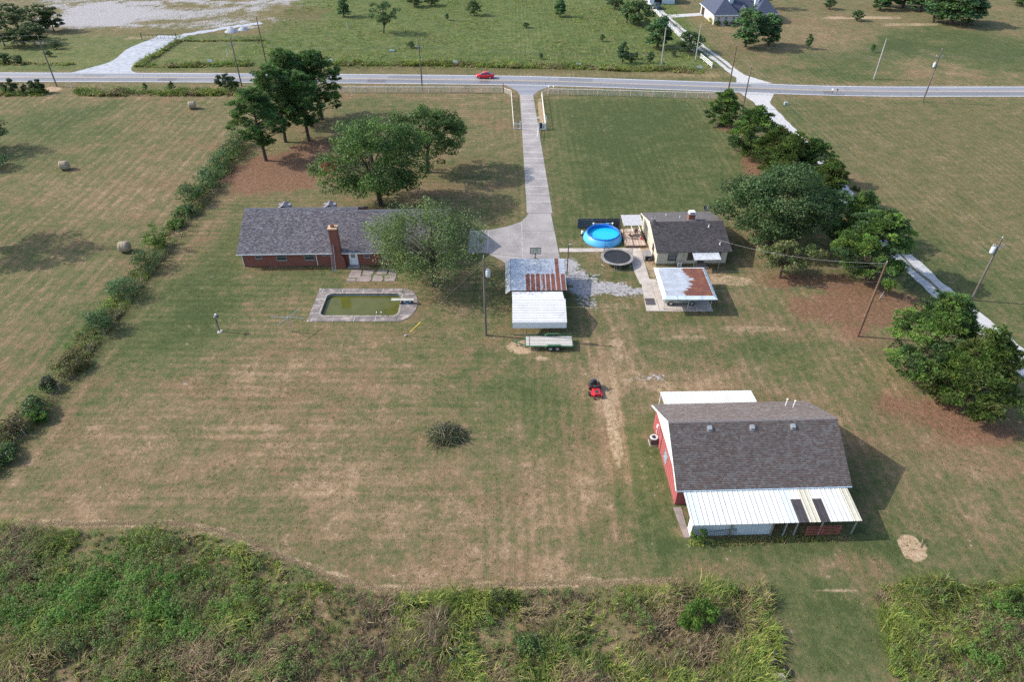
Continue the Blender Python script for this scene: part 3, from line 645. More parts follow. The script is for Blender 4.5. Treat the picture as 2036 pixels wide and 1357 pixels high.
# condenser by the house
def condenser(loc, label, rz=0, cols=((.30, .31, .31), (.62, .63, .63))):
    t_ = thing("air_conditioner", label, "air conditioner", loc, rz)
    mb = MB(); mb.box(-.45, .45, -.45, .45, 0, .08); mb.build("pad", conc_pale, t_)
    mb = MB(); mb.box(-.4, .4, -.4, .4, .08, .85); mb.build("cabinet", M("condenser_cabinet%.2f" % cols[0][0], cols[0], .6), t_, bevel=.06)
    mb = MB(); mb.lathe([(.24, .852), (.40, .86), (.44, .90), (.40, .95), (.24, .94), (.24, .852)], 20); mb.build("top_ring", M("condenser_top%.2f" % cols[1][0], cols[1], .5), t_)
    mb = MB()
    for i in range(6):
        a = i * math.pi / 3; mb.bar((0, 0, .93), (.25 * math.cos(a), .25 * math.sin(a), .93), .02)
    mb.cyl((0, 0, .9), .09, .04, 10); mb.build("grille", steel_dk, t_)
    for i in range(7):
        z = .16 + i * .095; mb = MB(); mb.box(-.41, .41, -.41, .41, z, z + .025); mb.build("louvre", M("condenser_cabinet%.2f" % cols[0][0], cols[0]), t_)
    return t_
condenser((*F_(24.0, -.9), 0), "grey air conditioner by the brick wall under the willow", YAW, ((.36, .42, .43), (.60, .66, .66)))

# ------------------------------------------------------------------ in-ground pool
P = thing("swimming_pool", "in-ground pool of murky green water with cracked deck", "swimming pool", (-20.3, 75.8, 0))
x0, x1, y0, y1 = [a - b for a, b in zip(POOL, (-20.3, -20.3, 75.8, 75.8))]
def rrect(x0, x1, y0, y1, r, n=6):
    out = []
    for cx_, cy_, a0 in ((x1 - r, y0 + r, -90), (x1 - r, y1 - r, 0), (x0 + r, y1 - r, 90), (x0 + r, y0 + r, 180)):
        for i in range(n + 1): a = R(a0 + 90 * i / n); out.append((cx_ + r * math.cos(a), cy_ + r * math.sin(a)))
    return out
inner = rrect(x0, x1, y0, y1, .75)
pm = MB(); n = len(inner)
pm.add([(x, y, -1.5) for x, y in inner] + [(x, y, .02) for x, y in inner], [tuple(range(n))] + [((i + 1) % n, i, n + i, n + (i + 1) % n) for i in range(n)])
pm.build("basin", M("pool_plaster", (.26, .30, .29), .8, dirt=(.06, .07, .03), dirt_amt=.8), P)
cop = MB(); o_ = rrect(x0 - .3, x1 + .3, y0 - .3, y1 + .3, 1.0)
cop.add([(x, y, .075) for x, y in inner] + [(x, y, .075) for x, y in o_] + [(x, y, -.1) for x, y in inner], [(i, (i + 1) % n, n + (i + 1) % n, n + i) for i in range(n)] + [((i + 1) % n, i, 2 * n + i, 2 * n + (i + 1) % n) for i in range(n)])
cop.build("coping", M("pool_coping", (.27, .24, .22), .85, var=.35, scale=2.5, dirt=(.16, .12, .08), dirt_amt=.7), P)
for sx, sy in ((0, 0), (0, 1), (1, 0), (1, 1)):                           # corner fillets between coping and deck
    cxx, cyy = (x0 - .3, x1 + .3)[sx], (y0 - .3, y1 + .3)[sy]; c0 = (cxx + (1.0, -1.0)[sx], cyy + (1.0, -1.0)[sy])
    arc_ = [(c0[0] + 1.0 * math.cos(R(a)), c0[1] + 1.0 * math.sin(R(a))) for a in np.linspace(*{(0, 0): (180, 270), (0, 1): (180, 90), (1, 0): (0, -90), (1, 1): (0, 90)}[(sx, sy)], 8)]
    MB().prism([(cxx, cyy)] + arc_, -.06, .058).build("corner_fillet", conc_pool, P)
wm = bpy.data.materials.new("green_pool_water"); t, p = nt(wm)
pc = node(t, "ShaderNodeNewGeometry").outputs["Position"]
t.links.new(mixc(t, smooth(t, noise(t, pc, .5, 4), .3, .7), (.072, .077, .015), (.095, .098, .022)), p.inputs["Base Color"]); p.inputs["Roughness"].default_value = .03; p.inputs["IOR"].default_value = 1.33; p.inputs["Specular IOR Level"].default_value = .7
bump(t, p, noise(t, pc, 3.0, 2), .04, .02)
mb = MB(); mb.add([(x, y, -.30) for x, y in rrect(x0, x1, y0, y1, .75)], [tuple(range(n))]); mb.build("water", wm, P)
# deck slabs: outside outline minus the coping
X0, X1, Y0, Y1 = x0 - 1.45, x1 + 1.2, y0 - 1.35, y1 + 1.35
g0, g1, h0, h1 = x0 - .3, x1 + .3, y0 - .3, y1 + .3
deck = []
for i in range(4):
    a = X0 + .55 + (X1 - 1.2 - X0 - .55) * i / 4; b = X0 + .55 + (X1 - 1.2 - X0 - .55) * (i + 1) / 4; deck += [[(a, Y0), (b, Y0), (b, h0), (a, h0)], [(a, h1), (b, h1), (b, Y1), (a, Y1)]]
deck += [[(X0, Y0 + .3), (X0 + .25, Y0), (X0 + .55, Y0), (X0 + .55, h0), (g0, h0), (g0, h0 + .9), (X0, h0 + .9)], [(X0, h0 + .9), (g0, h0 + .9), (g0, h0 + 2.7), (X0, h0 + 2.7)], [(X0, h0 + 2.7), (g0, h0 + 2.7), (g0, h0 + 4.2), (X0, h0 + 4.2)],
         [(X0, h0 + 4.2), (g0, h0 + 4.2), (g0, h1), (X0 + .55, h1), (X0 + .55, Y1), (X0 + .2, Y1 - .1), (X0, Y1 - .5)]]
cxr, cyr, rr = g1 - .2, (Y0 + Y1) / 2, (Y1 - Y0) / 2
arc = [(cxr + 2.35 * math.cos(R(a)), cyr + rr * math.sin(R(a))) for a in range(-90, 91, 10)]
b = X1 - 1.2
for lo, hi in ((0, 5), (5, 9), (9, 13), (13, 18)):
    seg = arc[lo:hi + 1]; ya, yb_ = seg[0][1], seg[-1][1]
    if lo == 0: pts = [(b, Y0)] + seg + [(g1, max(yb_, h0)), (g1, h0), (b, h0)]
    elif hi == 18: pts = seg + [(b, Y1), (b, h1), (g1, h1), (g1, ya)]
    else: pts = seg + [(g1, yb_), (g1, ya)]
    deck.append(pts)
for pts in deck:
    c = (sum(q[0] for q in pts) / len(pts), sum(q[1] for q in pts) / len(pts)); mb = MB()
    mb.prism([(q[0] + .05 * np.sign(c[0] - q[0]), q[1] + .05 * np.sign(c[1] - q[1])) for q in pts], -.08, .06 + random.uniform(-.01, .01)); mb.build("deck_slab", conc_pool, P)
mb = MB(); mb.prism([(X0 + .03, Y0 + .35), (X0 + .3, Y0 + .03), (b, Y0 + .03)] + [(x - .03, y) for x, y in arc[1:-1]] + [(b, Y1 - .03), (X0 + .3, Y1 - .05), (X0 + .03, Y1 - .5)], -.06, .012)
# joint bed is a ring: build as strips so the water stays open
jb = MB(); jb.box(X0 + .05, b, Y0 + .05, h0, -.07, .035); jb.box(X0 + .05, b, h1, Y1 - .05, -.07, .035); jb.box(X0 + .05, g0, h0, h1, -.07, .035); jb.prism([(g1, h0)] + [(x - .05, y) for x, y in arc if h0 < y < h1] + [(g1, h1)], -.07, .035); jb.build("deck_joint", joint_m, P)
wht = M("worn_white_board", (.42, .43, .40), .7, dirt=(.25, .27, .2)); mb = MB(); mb.box(x1 - 1.1, x1 + 1.95, .05, .55, .62, .70); db = thing("diving_board", "weathered white diving board over the green pool", "diving board", (-20.3, 75.8, 0))
mb.build("board", wht, db); mb = MB(); mb.box(x1 + .75, x1 + 1.25, .08, .52, .06, .30); mb.build("stand", M("blue_stand", (.08, .16, .30), .6), db); [MB().box(x1 + q, x1 + q + .3, .1, .5, .06, .60).build("fulcrum", steel_dk, db) for q in (.2, 1.5)]
hr = thing("pool_handrail", "pair of curved chrome handrails at the near pool edge", "handrail", (-20.3 + x0 + 7.6, 75.8 + y0, 0))
for dx in (0, .62): mb = MB(); mb.tube([(dx, -.25, .05), (dx, -.25, .55), (dx, -.1, .75), (dx, .12, .72), (dx, .25, .45), (dx, .28, -.28)], .028, 8); mb.build("rail", M("chrome", (.7, .7, .7), .2, .9, .05), hr, True)

# ------------------------------------------------------------------ rusty shed and white carport
S = thing("tin_shed", "old tin shed with rust streaked roof beside the driveway court", "shed", (-.2, 75.9), R(.5))
mb = MB(); mb.box(0.1, 7.2, .15, 6.6, 0, 2.2); mb.add([(.1, 6.6, 2.2), (7.2, 6.6, 2.2), (7.2, 6.6, 2.85), (.1, 6.6, 2.85), (.1, .15, 2.2), (7.2, .15, 2.2)], [(0, 1, 2, 3), (0, 3, 4), (1, 5, 2)]); mb.build("wall", M("shed_boards", (.055, .06, .055), .9, var=.4, streak=(6, 6, .3), dirt=(.2, .06, .04)), S)
rsh = random.Random(5)
def shed_rust(row, i):
    base = ((.05, .05, .05, .05, .1, .22, .2, .15, .3, .62, .12), (.02, .1, .1, .85, .82, .9, .45, .78, .82, .8, .9))[row][i]
    return lambda u, v: base + (.12 if row == 1 else .25 * (v < .3)) * (1 - abs(2 * u - 1)) - .7 * (u < .1 or u > .86)
for row, (ya, yb_, za, zb) in enumerate(((3.3, 6.85, 2.66, 3.02), (-.15, 3.5, 2.34, 2.70))):
    for i in range(11):
        sheet("roof_sheet", S, rust_y, (-.02 + i * .683, ya, za + (.0 if row else .02)), (1, 0, 0), (0, yb_ - ya, zb - za), .70, math.hypot(yb_ - ya, zb - za), .12, .02, 8, shed_rust(row, i), .3)
for ya, yb_ in ((-.3, 3.4), (3.35, 6.6)):
    sheet("side_sheet", S, M("dull_galvanised", (.40, .43, .44), .5, .5, .2), (-.02, ya, 2.42 + .1 * (ya + .3)), (-.62, 0, -.5), (0, 1, .1), .85, yb_ - ya, .12, .02, 1, None, .3)
mb = MB(); mb.box(7.0, 7.1, -.05, .05, 0, 2.3); mb.build("post", M("grey_timber", (.2, .17, .14), .9), S)
# basketball goal
B_ = thing("basketball_hoop", "basketball goal standing behind the rusty tin shed", "basketball hoop", (3.3, 83.15, 0))
mb = MB(); mb.tube([(0, 0, 0), (0, 0, 3.7)], .06, 8); mb.bar((0, 0, 3.0), (-.75, 0, 2.5), .05); mb.bar((0, 0, 3.0), (.9, 0, 2.5), .05); mb.build("pole", steel_dk, B_)
mb = MB(); mb.box(-.75, .75, .12, .18, 3.55, 4.45); bb = mb.build("backboard", M("backboard_paint", (.50, .47, .37), .6, var=.15), B_)
mb = MB()
for a in (-.78, .72): mb.box(a, a + .06, .10, .2, 3.52, 4.48)
for a in (3.5, 4.43): mb.box(-.72, .72, .10, .2, a, a + .06)
mb.box(-.3, -.26, .10, .2, 3.75, 4.2); mb.box(.26, .3, .10, .2, 3.75, 4.2); mb.box(-.26, .26, .1, .2, 4.16, 4.2); mb.build("frame", steel_dk, bb)
mb = MB(); mb.tube([(.23 * math.cos(a), .43 + .23 * math.sin(a), 3.7) for a in np.linspace(0, 2 * math.pi, 17)[:-1]], .012, 6, closed=True); mb.build("rim", M("orange_rim", (.5, .12, .03), .6), B_)
Y_ = thing("yard_light", "dark yard light post with small lamp beside the tin shed", "light post", (7.9, 83.3, 0))
mb = MB(); mb.tube([(0, 0, 0), (0, 0, 5.0)], .075, 8); mb.bar((0, 0, 1.9), (-1.1, -.2, .9), .06); mb.build("post", M("dark_pole", (.09, .085, .085), .8), Y_); mb = MB(); mb.tube([(0, 0, 4.95), (.25, 0, 5.1), (.4, 0, 5.05)], [.04, .05, .12], 8); mb.build("lamp", alu, Y_)
C = thing("white_carport", "white ribbed metal carport behind the green trailer", "carport", (.05, 69.0), R(.5))
cw = M("white_sheet_metal", (.60, .60, .595), .5, .0, .06, scale=.9, dirt=(.40, .385, .36), dirt_amt=.55); cgrn = M("green_frame_paint", (.05, .10, .08), .6)
ny_ = 9
for i in range(ny_):
    ya = -.05 + i * 3.45 / ny_; za = 2.12 + 1.13 * i / ny_
    sheet("roof_sheet", C, cw, (0.0, ya, za), (0, 3.45, 1.13), (1, 0, 0), math.hypot(3.45, 1.13) / ny_ + .01, 6.85, .40, .05, 1, None, .45)
for i in range(8):
    ya = 3.4 + i * 3.15 / 8; za = 3.25 - 1.0 * i / 8
    sheet("roof_sheet", C, cw, (0.0, ya, za), (0, 3.15, -1.0), (1, 0, 0), math.hypot(3.15, 1.0) / 8 + .01, 6.7, .40, .05, 1, None, .45)
mb = MB(); mb.xprism([(-.09, 2.06), (0.0, 2.14), (.03, 2.10), (-.05, 2.04)], -.02, 6.87); mb.build("eave_trim", cw, C)
mb = MB(); mb.box(.02, 6.83, -.03, 0.0, 1.15, 2.06)
mb.build("side_panel", M("pale_side_panel", (.62, .64, .66), .5, var=.06), C)
for x in (.2, 1.8, 3.5, 5.1, 6.7):
    for y in (.06, 6.4): mb = MB(); mb.box(x - .03, x + .03, y - .03, y + .03, 0, 2.1); mb.build("post", cgrn, C)
for y in (.06, 6.4): mb = MB(); mb.box(.17, 6.73, y - .04, y + .04, .001, .07); mb.build("base_rail", cgrn, C)
for x in (.2, 3.5, 6.7): mb = MB(); mb.bar((x, .06, 2.06), (x, 3.4, 3.18), .06); mb.bar((x, 3.4, 3.18), (x, 6.4, 2.2), .06); mb.build("rafter", cgrn, C)

# ------------------------------------------------------------------ cottage
K = thing("cream_cottage", "cream sided cottage with dark shingle roof beyond the rusty carport", "house", (21.15, 85.95), R(1.9))
cream = M("cream_siding", (.56, .52, .42), .75, var=.07, streak=(8, 8, .3), dirt=(.30, .25, .17), dirt_amt=.4)
KW, KD, kr = 10.25, 11.4, 5.75; kz0, kz1 = 2.42, 4.12
mb = MB(); mb.xprism([(0, 0), (KD, 0), (KD, 2.5), (kr, kz1 - .15), (0, 2.5)], 0, KW); mb.build("wall", cream, K)
mb = MB()
for i in range(34): mb.box(i * .305, i * .305 + .02, -.012, 0.0, .25, 2.45)
for i in range(37): mb.box(-.012, 0.0, i * .305, i * .305 + .02, .25, 2.45)
mb.build("batten", M("siding_groove", (.42, .385, .30), .8), K)
mb = MB(); mb.box(-.03, KW + .03, -.03, 0, 0, .25); mb.build("plinth", M("stained_plinth", (.22, .17, .11), .9, var=.35), K)
rf = MB(); roof_half(rf, -.3, KW + .45, -.45, kz0, kr, kz1); rf.slab((KW + .45, KD + .45, kz0), (-.3, KD + .45, kz0), (-.3, kr, kz1), (KW + .45, kr, kz1), .14); rf = rf.build("roof", roofm, K)
hy = math.hypot(kr + .45, kz1 - kz0); pal_k = [(.075, .067, .068), (.09, .08, .082), (.065, .058, .06), (.105, .094, .095)]
shingles("shingles", rf, (-.32, -.48, kz0 - .01), (1, 0, 0), (0, kr + .45, kz1 - kz0), KW + .8, hy, .17, .27, pal_k, 21)
shingles("shingles", rf, (KW + .47, KD + .48, kz0 - .01), (-1, 0, 0), (0, -(KD + .45 - kr), kz1 - kz0), KW + .8, math.hypot(KD + .45 - kr, kz1 - kz0), .17, .27, [(.13, .12, .12), (.15, .138, .138), (.115, .105, .106)], 22)
mb = MB(); mb.slab((-.34, -.47, kz0 - .02), (-.30, -.47, kz0 - .02), (-.30, kr, kz1 - .02), (-.34, kr, kz1 - .02), .2); mb.slab((-.34, kr, kz1 - .02), (-.30, kr, kz1 - .02), (-.30, KD + .47, kz0 - .02), (-.34, KD + .47, kz0 - .02), .2); mb.build("bargeboard", M("cream_bargeboard", (.60, .57, .47), .7), K)
brn = M("dark_brown_frame", (.07, .06, .055), .7)
window(K, 1.6, 2.75, .85, 2.15, 0, brn, glass_c); window(K, 4.45, 5.3, .9, 2.15, 0, brn, glass); window(K, 8.55, 9.3, 1.0, 2.1, 0, brn, glass)
mb = MB(); mb.box(6.0, 6.95, -.04, 0, .3, 2.25); mb.build("door", M("door_brown", (.12, .09, .07), .6), K)
window(K, 2.2, 3.2, 1.0, 2.0, 0, brn, glass, True, 'y')
kc = MB(); kc.box(5.6, 6.55, kr + .25, kr + 1.1, 3.7, 5.0); kc = kc.build("chimney", red_brick, K)
MB().box(5.5, 6.65, kr + .15, kr + 1.2, 5.0, 5.1).build("cap_slab", alu, kc); MB().box(5.45, 6.7, kr + .1, kr + .25, 3.95, 4.2).build("flashing", alu, kc); mb = MB(); mb.box(5.65, 6.5, kr + .3, kr + 1.05, 5.1, 5.38); mb.build("chimney_cap", white_p, kc); mb = MB(); mb.box(5.75, 6.4, kr + .29, kr + .31, 5.14, 5.30); mb.build("cap_opening", dark_in, kc)
for x, y in ((8.3, 4.4), (9.2, .9)): mb = MB(); z = kz0 + (y + .45) * (kz1 - kz0) / (kr + .45); mb.tube([(x, y, z - .05), (x, y, z + .42)], .06, 8); mb.cyl((x, y, z), .13, .04, 10); mb.build("vent_pipe", white_p, K)
for x, y in ((3.0, 9.2), (4.7, 7.6)): mb = MB(); z = kz1 - (y - kr) * (kz1 - kz0) / (KD + .45 - kr); mb.tube([(x, y, z - .05), (x, y, z + .4)], .05, 8); mb.build("vent_pipe", white_p, K)
mb = MB(); mb.tube([(2.95, -.05, 2.3), (2.8, -.06, 1.2), (2.75, -.08, .2)], .04, 6); mb.build("conduit", steel_dk, K); mb = MB(); mb.box(3.75, 3.95, -.12, 0, 1.55, 1.8); mb.tube([(3.85, -.06, 1.5), (3.7, -.06, 1.1), (3.4, -.3, .3)], .02, 6); mb.build("meter", gal, K)
def dish(loc, label, rz, s=1.0, pole=1.0, tilt=40):
    t_ = thing("satellite_dish", label, "satellite dish", loc, rz)
    mb = MB(); mb.tube([(0, 0, 0), (0, 0, pole)], .03, 6); mb.build("mast", gal, t_)
    mb = MB(); prof = [(r * s, .9 * r * r * s) for r in np.linspace(0.001, .42, 7)]; mb.lathe(prof, 18); m_ = Matrix.Translation((0, -.05, pole)) @ Matrix.Rotation(R(90 - tilt), 4, 'X'); mb.v = [tuple(m_ @ Vector(q)) for q in mb.v]
    o = mb.build("reflector", M("dish_grey", (.20, .205, .21), .5), t_, True); sm = o.modifiers.new("thickness", 'SOLIDIFY'); sm.thickness = .02
    mb = MB(); mb.tube([tuple(m_ @ Vector((0, -.4 * s, .1))), tuple(m_ @ Vector((0, -.05, .6 * s)))], .02, 6); mb.obox(tuple(m_ @ Vector((0, -.05, .62 * s))), (.1, .1, .14)); mb.build("arm", gal, t_); return t_
FK = frame(21.15, 85.95, R(1.9))
dish((*FK(-.1, 5.0), 3.85), "satellite dish on the left gable end of the cream cottage", 2.4, 1.2, .75)
dish((*FK(9.3, 10.6), 2.6), "dark satellite dish on a mast at the far edge of the cottage roof", .6, 1.0, 1.1)
AW = thing("door_awning", "flaking white tin awning over the cottage back door", "awning", FK(4.9, 0) + (0,), R(1.9))
for i in range(5):
    b0 = (.1, .2, .05, .1, .3)[i]; sheet("awning_sheet", AW, rust_x, (i * .77, -2.05, 2.02), (1, 0, 0), (0, 2.1, .36), .78, 2.12, .13, .018, 6, (lambda b0: lambda u, v: b0 + .12 * (v > .75))(b0), .3)
for x in (.1, 3.7): mb = MB(); mb.box(x - .03, x + .03, -1.95, -1.89, 0, 2.0); mb.build("post", alu, AW)
mb = MB(); mb.box(.8, 2.6, -1.2, -.06, 0, .18); mb.box(1.0, 2.4, -.8, -.06, .18, .34); o = mb.build("steps", M("grey_step", (.16, .15, .15), .9)); o.location = (*FK(4.9, 0), 0); o.rotation_euler = (0, 0, R(1.9)); tag(o, "dark steps under the cottage awning", "steps")
hrl = thing("hose_reel", "white coiled garden hose stand against the cottage wall", "hose reel", (*FK(3.25, -.7), 0))
mb = MB(); mb.box(-.3, -.22, -.05, .05, 0, .75); mb.box(.22, .3, -.05, .05, 0, .75); mb.bar((-.3, 0, .7), (.3, 0, .7), .06); mb.build("stand", white_p, hrl); mb = MB()
for k in range(3): mb.tube([((.26 - .03 * k) * math.cos(a), -.12 + .05 * k, .5 + (.24 - .03 * k) * math.sin(a)) for a in np.linspace(0, 2 * math.pi, 15)[:-1]], .035, 6, closed=True)
mb.build("hose", M("pale_hose", (.6, .64, .66), .6), hrl)
bxg = thing("utility_box", "grey wooden utility box beside the cottage gable wall", "utility box", (20.15, 88.0, 0), R(2))
mb = MB(); mb.box(-.55, .45, -.9, .9, .15, .85); mb.build("cabinet", M("weathered_grey_box", (.20, .19, .185), .85, var=.25), bxg, bevel=.03); mb = MB(); mb.box(-.6, .5, -.95, .95, .852, .92); mb.build("lid", M("box_lid", (.24, .225, .22), .85), bxg)
mb = MB(); mb.box(-.4, .42, -.915, -.905, .2, .75); mb.build("opening", dark_in, bxg); mb = MB(); [mb.box(x, x + .1, y, y + .1, 0, .15) for x in (-.5, .3) for y in (-.85, .75)]; mb.build("foot", steel_dk, bxg)
gr = thing("charcoal_grill", "small black grill in front of the grey utility box", "grill", (20.3, 86.5, 0))
mb = MB(); mb.lathe([(.02, .45), (.22, .5), (.28, .62), (.22, .76), (.02, .8)], 16); mb.build("kettle", blackm, gr, True); mb = MB(); [mb.bar((0, 0, .5), (.25 * math.cos(a), .25 * math.sin(a), 0), .03) for a in (0, 2.1, 4.2)]; mb.build("leg", steel_dk, gr)

# deck with pergola
DK = thing("timber_deck", "timber deck with railing between the blue pool and cottage", "deck", (17.35, 91.0), R(1.9))
plank_m = [M("deck_plank%d" % i, c, .85, var=.2, streak=(4, .3, 1), scale=3) for i, c in enumerate(((.42, .32, .26), (.50, .39, .33), (.36, .27, .21), (.56, .46, .40)))]
wood_d = M("brown_timber", (.20, .13, .085), .85, var=.25)
for i in range(22): mb = MB(); mb.box(.01 + i * .142, .137 + i * .142, 0, 5.3, .36, .40); mb.build("plank", plank_m[(i * 7 + i // 3) % 4], DK)
mb = MB(); mb.box(-.02, 3.15, -.06, -.005, .1, .41); mb.box(-.06, -.005, 0, 5.3, .1, .41); mb.build("fascia", wood_d, DK)
for x, y in ((0.0, .0), (3.1, .0), (1.6, 0)): mb = MB(); mb.box(x - .05, x + .05, y - .02, y + .08, 0, .36); mb.build("post", wood_d, DK)
for x, y in ((.02, .1), (.02, 2.6), (3.05, 2.6), (.02, 5.2)): mb = MB(); mb.box(x - .045, x + .045, y - .045, y + .045, .4, 1.35); mb.build("rail_post", wood_d, DK)
mb = MB(); mb.box(0, 3.1, 2.56, 2.64, 1.3, 1.36); mb.build("handrail", wood_d, DK); mb = MB(); mb.box(-.03, .06, 0.1, 2.56, 1.3, 1.36); mb.build("handrail", wood_d, DK)
PG = thing("pergola", "pergola with clear corrugated roof over the timber deck", "pergola", (17.2, 93.2), R(1.9))
clr = bpy.data.materials.new("clear_plastic_sheet"); t, p = nt(clr); p.inputs["Base Color"].default_value = (.52, .52, .53, 1); p.inputs["Roughness"].default_value = .35; p.inputs["Alpha"].default_value = .78
for i in range(4): sheet("roof_sheet", PG, clr, (-.1 + i * .76, 0.0, 2.62), (1, 0, 0), (0, 3.1, .2), .78, 3.1, .1, .015, 1, None, .3)
for x in (.0, 1.05, 2.2, 2.95): mb = MB(); mb.bar((x, -1.6 if x in (1.05, 2.2) else 0.0, 2.50 if x not in (1.05, 2.2) else 2.47), (x, 3.1, 2.74), .06, .09); mb.build("rafter", white_p, PG)
for x, y in ((.0, .1), (.0, 3.0), (2.95, 3.0)): mb = MB(); mb.box(x - .05, x + .05, y - .05, y + .05, 0.4, 2.55); mb.build("post", wood_d, PG)
pt = thing("patio_table", "round patio table under the clear pergola roof", "table", (18.4, 94.2, .4))
mb = MB(); mb.lathe([(.001, .74), (.55, .74), (.55, .70), (.001, .70)], 20); mb.build("tabletop", M("tan_tabletop", (.50, .42, .34), .6), pt); mb = MB(); mb.tube([(0, 0, 0), (0, 0, .7)], .04, 8); mb.cyl((0, 0, 0), .25, .04, 12); mb.build("pedestal", steel_dk, pt)
for k, (x, y, lb) in enumerate(((19.4, 94.4, "right of the round table"), (18.5, 93.1, "nearest, in front of the round table"))):
    ch_ = thing("patio_chair", "metal patio chair on the deck, " + lb, "chair", (x, y, .4), 1.2 * k); mb = MB(); mb.box(-.24, .24, -.24, .24, .40, .44); mb.build("seat", wood_d, ch_); mb = MB(); mb.box(-.24, .24, .2, .24, .45, .9); mb.build("backrest", wood_d, ch_)
    for sx in (-.21, .21):
        for sy in (-.21, .21): mb = MB(); mb.box(sx - .02, sx + .02, sy - .02, sy + .02, 0, .4); mb.build("leg", steel_dk, ch_)
rb = MB(); rb.lathe([(.001, 0), (.16, .02), (.2, .2), (.17, .36), (.001, .4)], 14); o = rb.build("red_ball", M("red_plastic", (.55, .05, .06), .5), None, True); o.location = (20.0, 92.9, .402); tag(o, "red plastic ball on the deck by the cottage wall", "ball")
# dark fence behind the blue pool
FN = thing("board_fence", "short dark board fence behind the round blue pool", "fence", (10.45, 97.1), R(1.4))
for i in range(45): mb = MB(); h = 1.72 + random.uniform(-.03, .03); mb.box(i * .15, i * .15 + .138, -.02, 0.0, .05, h); mb.build("board", M("blue_grey_board%d" % (i % 3), ((.045, .055, .075), (.06, .07, .09), (.035, .04, .055))[i % 3], .85, var=.3, streak=(3, 3, .5)), FN)
for z in (.4, 1.4): mb = MB(); mb.box(0, 6.75, 0.0, .06, z, z + .09); mb.build("rail", wood_d, FN)
for z in (.45, 1.45): mb = MB(); mb.box(0, 6.75, -.07, -.021, z, z + .07); mb.build("front_rail", M("grey_rail", (.16, .15, .15), .85), FN)
for x in (0.0, 2.25, 4.5, 6.72): mb = MB(); mb.box(x - .05, x + .05, -.12, -.021, 0, 1.78); mb.build("post", M("grey_rail", (.16, .15, .15)), FN)

# ------------------------------------------------------------------ rusty carport with SUV
CP = thing("rusty_carport", "flat carport with half rusted tin roof over a silver car", "carport", (19.75, 73.65), R(-.2))
ang = (.50, .53, .57, .65, .70, .56, .62, .58, .50, .42, .40)
for i in range(11):
    y = .62 + i * .62; edge_ = ang[10 - i] + random.uniform(-.03, .03)
    def rr_(u, v, e=edge_): return min(.92, max(.16 + .16 * (v < .12), .5 + (v - e) * 2.6))
    sheet("roof_sheet", CP, rust_x, (.5, y, 2.50), (0, 1, 0), (1, 0, 0), .63, 6.2, .155, .018, 40, rr_, .3)
trim = M("pale_blue_trim_metal", (.50, .58, .64), .5, .1, .1, dirt=(.3, .34, .37)); 
mb = MB(); mb.slab((0, 0, 2.33), (7.15, 0, 2.33), (6.72, .62, 2.535), (.5, .62, 2.535), .03); mb.build("trim", trim, CP)
mb = MB(); mb.slab((0, 7.75, 2.33), (0.002, 0, 2.33), (.5, .62, 2.535), (.5, 7.45, 2.535), .03); mb.build("trim", M("white_trim_metal", (.66, .74, .76), .5, .1, .08), CP)
mb = MB(); mb.slab((7.15, 0.002, 2.33), (7.15, 7.75, 2.33), (6.72, 7.45, 2.535), (6.72, .62, 2.535), .03); mb.build("trim", trim, CP)
mb = MB(); mb.slab((7.15, 7.75, 2.42), (0, 7.75, 2.42), (.4, 7.45, 2.54), (6.8, 7.45, 2.54), .03); mb.build("trim", white_p, CP)
mb = MB()
for x in (1.9, 3.0, 5.1): mb.bar((x, .0, 2.345), (x, .62, 2.545), .03)
for y in (1.6, 3.5, 5.2): mb.bar((.02, y, 2.345), (.5, y, 2.545), .03); mb.bar((7.13, y + .6, 2.345), (6.72, y + .6, 2.545), .03)
mb.build("trim_seam", M("seam_dark", (.24, .30, .34), .6), CP)
for x, y in ((.55, 1.15), (3.75, 1.05), (6.8, 1.2), (.5, 7.4), (3.6, 7.4), (6.7, 7.4)): mb = MB(); mb.tube([(x, y, 0), (x, y, 2.48)], .05, 8); mb.build("post", M("beige_post", (.50, .46, .40), .7), CP)
mb = MB(); mb.bar((.5, 1.15, 2.42), (6.8, 1.15, 2.42), .06, .1); mb.bar((.5, 7.4, 2.42), (6.8, 7.4, 2.42), .06, .1); mb.build("beam", steel_dk, CP)
sl_ = MB(); sl_.prism([(17.95, 74.35), (19.75, 74.3), (19.6, 81.8), (18.35, 81.85)], -.03, .035); sl_ = sl_.build("carport_slab", conc_pale); tag(sl_, "pale concrete pad under the rusty carport", None, kind="structure")
for pts in ([(19.8, 74.3), (22.1, 74.25), (22.1, 81.8), (19.65, 81.8)], [(22.13, 74.25), (24.5, 74.25), (24.5, 81.8), (22.13, 81.8)], [(24.53, 74.25), (26.9, 74.3), (26.6, 81.8), (24.53, 81.8)]): mb = MB(); mb.prism(pts, -.03, .033 + random.uniform(0, .006)); mb.build("slab", conc_pale, sl_)
mb = MB(); mb.box(18.15, 19.45, 75.7, 77.3, .036, .052); tag(mb.build("rubber_mat", M("dark_mat", (.075, .07, .075), .9, var=.3, scale=4)), "dark rubber mat on the pale carport pad", "mat")

